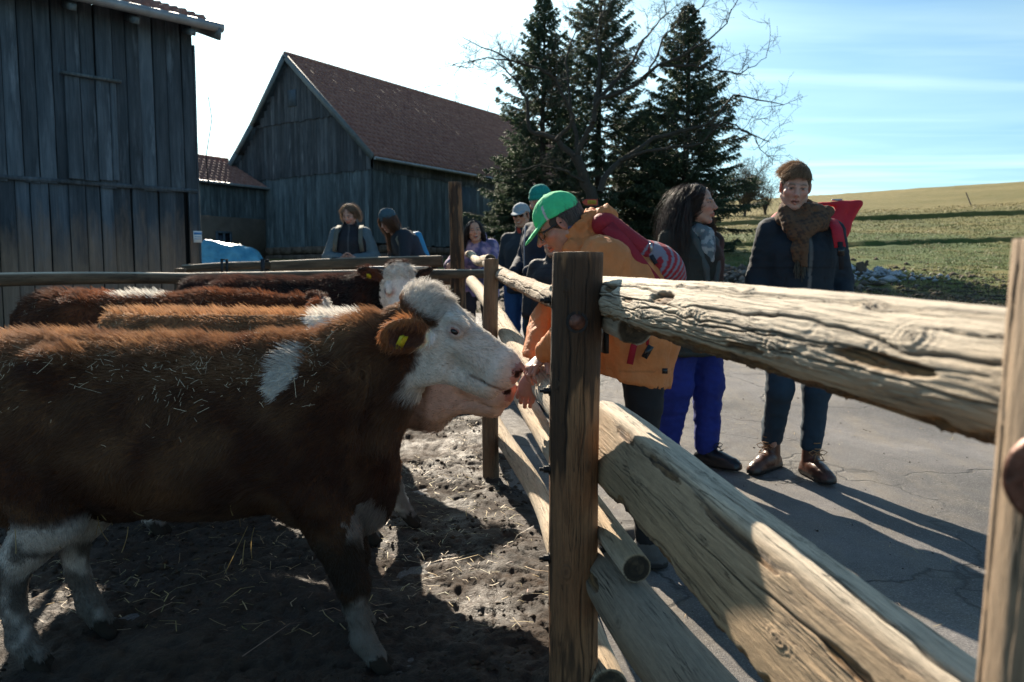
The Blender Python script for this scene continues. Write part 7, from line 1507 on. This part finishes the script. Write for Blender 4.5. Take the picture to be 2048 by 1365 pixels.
L_ = [([root, tuple(at(1186, 400, D)), tuple(at(1178, 375, D)), tuple(at(1162, 335, D)), tuple(at(1150, 313, D))], 0.20, 0.12),
      (poly([(1150, 313), (1110, 280), (1060, 262), (1055, 200), (1035, 165), (998, 130)], D, 0.8), 0.085, 0.015), (poly([(1152, 315), (1187, 240), (1190, 205), (1250, 180), (1320, 130), (1385, 100), (1450, 60), (1462, 20)], D, -1.2), 0.075, 0.010),
      (poly([(1187, 245), (1198, 150), (1195, 60), (1212, 0)], D - 0.3, 1.0), 0.06, 0.01), (poly([(1200, 385), (1215, 345), (1240, 322), (1310, 275), (1420, 250), (1470, 190), (1568, 210)], D, 1.2), 0.085, 0.010),
      (poly([(1240, 322), (1300, 300), (1400, 290), (1445, 242), (1540, 285)], D + 0.3, -1.3), 0.05, 0.010), (poly([(1112, 281), (1150, 240), (1105, 150), (1020, 120), (925, 75)], D, -1.0), 0.055, 0.008), (poly([(1100, 150), (1040, 120), (975, 118), (905, 130)], D - 0.5, -0.7), 0.03, 0.007),
      (poly([(1190, 205), (1260, 130), (1300, 60), (1352, 12)], D, 1.4), 0.06, 0.008), (poly([(1320, 130), (1400, 135), (1478, 150), (1532, 116)], D - 0.6, -0.5), 0.035, 0.007), (poly([(1178, 372), (1130, 340), (1075, 330), (1020, 350)], D, -1.2), 0.04, 0.010),
      (poly([(1420, 250), (1500, 262), (1545, 330)], D + 0.8, 0.4), 0.03, 0.006), (poly([(1160, 330), (1140, 200), (1130, 120), (1165, 30)], D, 1.6), 0.06, 0.008), (poly([(1290, 160), (1330, 70), (1400, 20), (1428, -30)], D - 0.6, 0.4), 0.03, 0.006)]
bare_tree('fruit_tree', root, L_, 3, 'old bare fruit tree with lichen on its spreading limbs before the spruces', dist=D)
# bare trees and bush far off
def crown_limbs(c, h, w, n, seed, r=0.05):
    g = np.random.default_rng(seed); o = np.array(c); out = [([tuple(o), tuple(o + (0, 0, h * 0.3))], r * 1.6, r)]
    for q in range(n): a = g.uniform(0, 6.28); e = o + (math.cos(a) * w * g.uniform(0.3, 1), math.sin(a) * w * g.uniform(0.3, 1), h * g.uniform(0.55, 1.0)); m1 = o + (0, 0, h * g.uniform(0.1, 0.3)); out.append(([tuple(m1), tuple((m1 + e) / 2 + g.normal(0, 0.1 * w, 3)), tuple(e)], r, r * 0.15))
    return out
for (px, pyt, d, w, hgt, sd, n, lab, cat, nm) in ((1492, 335, 42, 1.35, 2.2, 8, 26, 'round leafless bush on the skyline beside the right spruce', 'bush', 'bare_bush'), (1447, 352, 45, 1.0, 1.6, 9, 14, 'smaller leafless bush half behind the right spruce', 'bush', 'bare_bush'), (1532, 372, 44, 0.8, 1.1, 10, 10, 'lowest leafless bush at the right end of the shrubs', 'bush', 'bare_bush')):
    p = at(px, pyt, d); z0 = float(terr(p.x, d)); bare_tree(nm, (p.x, d, z0), crown_limbs((p.x, d, z0), max(1.0, p.z - z0), w, n, sd), sd, lab, cat, spur=0.75, tint=(0.07, 0.055, 0.042), depth=2, twr=1.6)
p = at(940, 196, 52); z0 = float(gz(p.x, 52)); bare_tree('bare_tree', (p.x, 52, z0), crown_limbs((p.x, 52, z0), p.z - z0, 2.2, 12, 5, 0.1), 5, 'faint leafless tree rising behind the long barn roof', spur=0.5, depth=2, twr=1.6)
# trail sign on the fruit tree
sg = empty('trail_sign', tuple(at(1181, 405, D - 0.36)), R(4), label='small red and yellow arrow sign on the trunk of the old fruit tree', cat='sign'); a = MB(); w, h, t = 0.18, 0.075, 0.01
pl = [(-w - 0.03, 0), (-w + 0.05, h), (w, h), (w, -h), (-w + 0.05, -h)]; a.add([(x, -t, z) for x, z in pl] + [(x, t, z) for x, z in pl], [(0, 1, 6, 5), (1, 2, 7, 6), (2, 3, 8, 7), (3, 4, 9, 8), (4, 0, 5, 9)]).add([(x, -t, z) for x, z in pl], [(0, 4, 1), (4, 3, 1), (3, 2, 1)]).add([(x, t, z) for x, z in pl], [(0, 1, 4), (4, 1, 3), (3, 1, 2)])
a.build('arrow_board', plain('sign_red', (0.55, 0.06, 0.02), 0.5, 0.15), sg); MB().box((0.035, -0.014, 0), (0.22, 0.004, 0.095)).build('yellow_panel', plain('sign_yellow', (0.62, 0.42, 0.03), 0.5, 0.1), sg)
a = MB(); gg = random.Random(2)
for z_ in (0.022, 0.0, -0.022):
    x_ = -0.055
    while x_ < 0.12: l = gg.uniform(0.012, 0.03); a.box((x_ + l / 2, -0.0175, z_), (l, 0.002, 0.009)); x_ += l + 0.007
a.build('lettering', plain('sign_ink', (0.15, 0.02, 0.01), 0.6), sg)
# leaning stake in the meadow, grey stake by the spruces
a, b = at(1932, 386, 44), at(1947, 419, 43.5); MB().tube([(b.x, b.y, b.z - 0.1), tuple(a)], [0.035, 0.03], 8).build('leaning_stake', bark_mat, None, tint=np.array((0.16, 0.12, 0.09)), label='thin stake leaning in the sunlit meadow at the right', cat='stake')
a = at(1284, 432, 18); z_ = float(terr(a.x, 18)); MB().tube([(a.x, 18, z_ - 0.05), (a.x + 0.01, 18, z_ + 0.55)], 0.02, 8).build('grey_stake', zinc, None, label='short grey stake in the shade of the spruces', cat='stake')
# rubble, old stump and pale scraps beside the road
g = np.random.default_rng(8); c = at(1740, 535, 17.5); n = 190; x = c.x + g.normal(0, 0.55, n); y = 17.2 + g.normal(0, 0.5, n); clods('pale_scraps', np.stack([x, y, terr(x, y) + 0.03 + 0.16 * g.random(n) * np.exp(-((x - c.x) / 0.5) ** 2)], -1), 0.055, plain('pale_scraps', (0.36, 0.38, 0.42), 0.7, 0.4, 9), g, (0.5, 0.5, 0.5), kind='stuff', label='pale ash and plastic scraps heaped beside the meadow')
c = at(1475, 535, 16.5); n = 900; x = c.x + g.normal(0, 0.9, n); y = 16.3 + g.normal(0, 0.8, n); clods('rubble_heap', np.stack([x, y, terr(x, y) + 0.04 + 0.25 * g.random(n) * np.exp(-((x - c.x) / 0.8) ** 2)], -1), 0.07, crumb_mat, g, (0.20, 0.165, 0.14), kind='stuff', label='heap of earth and rubble beyond the road behind the dark-haired woman')
n = 500; x = g.uniform(-1.2, 0.9, n); y = 14.5 + g.gamma(2, 0.8, n); clods('verge_stones', np.stack([x, y, terr(x, y) + 0.02], -1), 0.07, crumb_mat, g, (0.12, 0.10, 0.085), kind='stuff', label='stones and earth lumps on the verge below the barn')
c = at(1722, 500, 17.6); z_ = float(terr(c.x, 17.6)); st = MB(); st.tube([(c.x, 17.6, z_ - 0.05), (c.x + 0.03, 17.6, z_ + 0.12), (c.x - 0.02, 17.6, z_ + 0.30)], [0.17, 0.12, 0.08], 9); st.tube([(c.x, 17.6, z_), (c.x + 0.14, 17.55, z_ + 0.34)], [0.07, 0.03], 7); st.build('tree_stump', bark_mat, None, smooth=False, tint=np.array((0.11, 0.075, 0.05)), label='broken tree stump standing in the pale scraps', cat='stump')
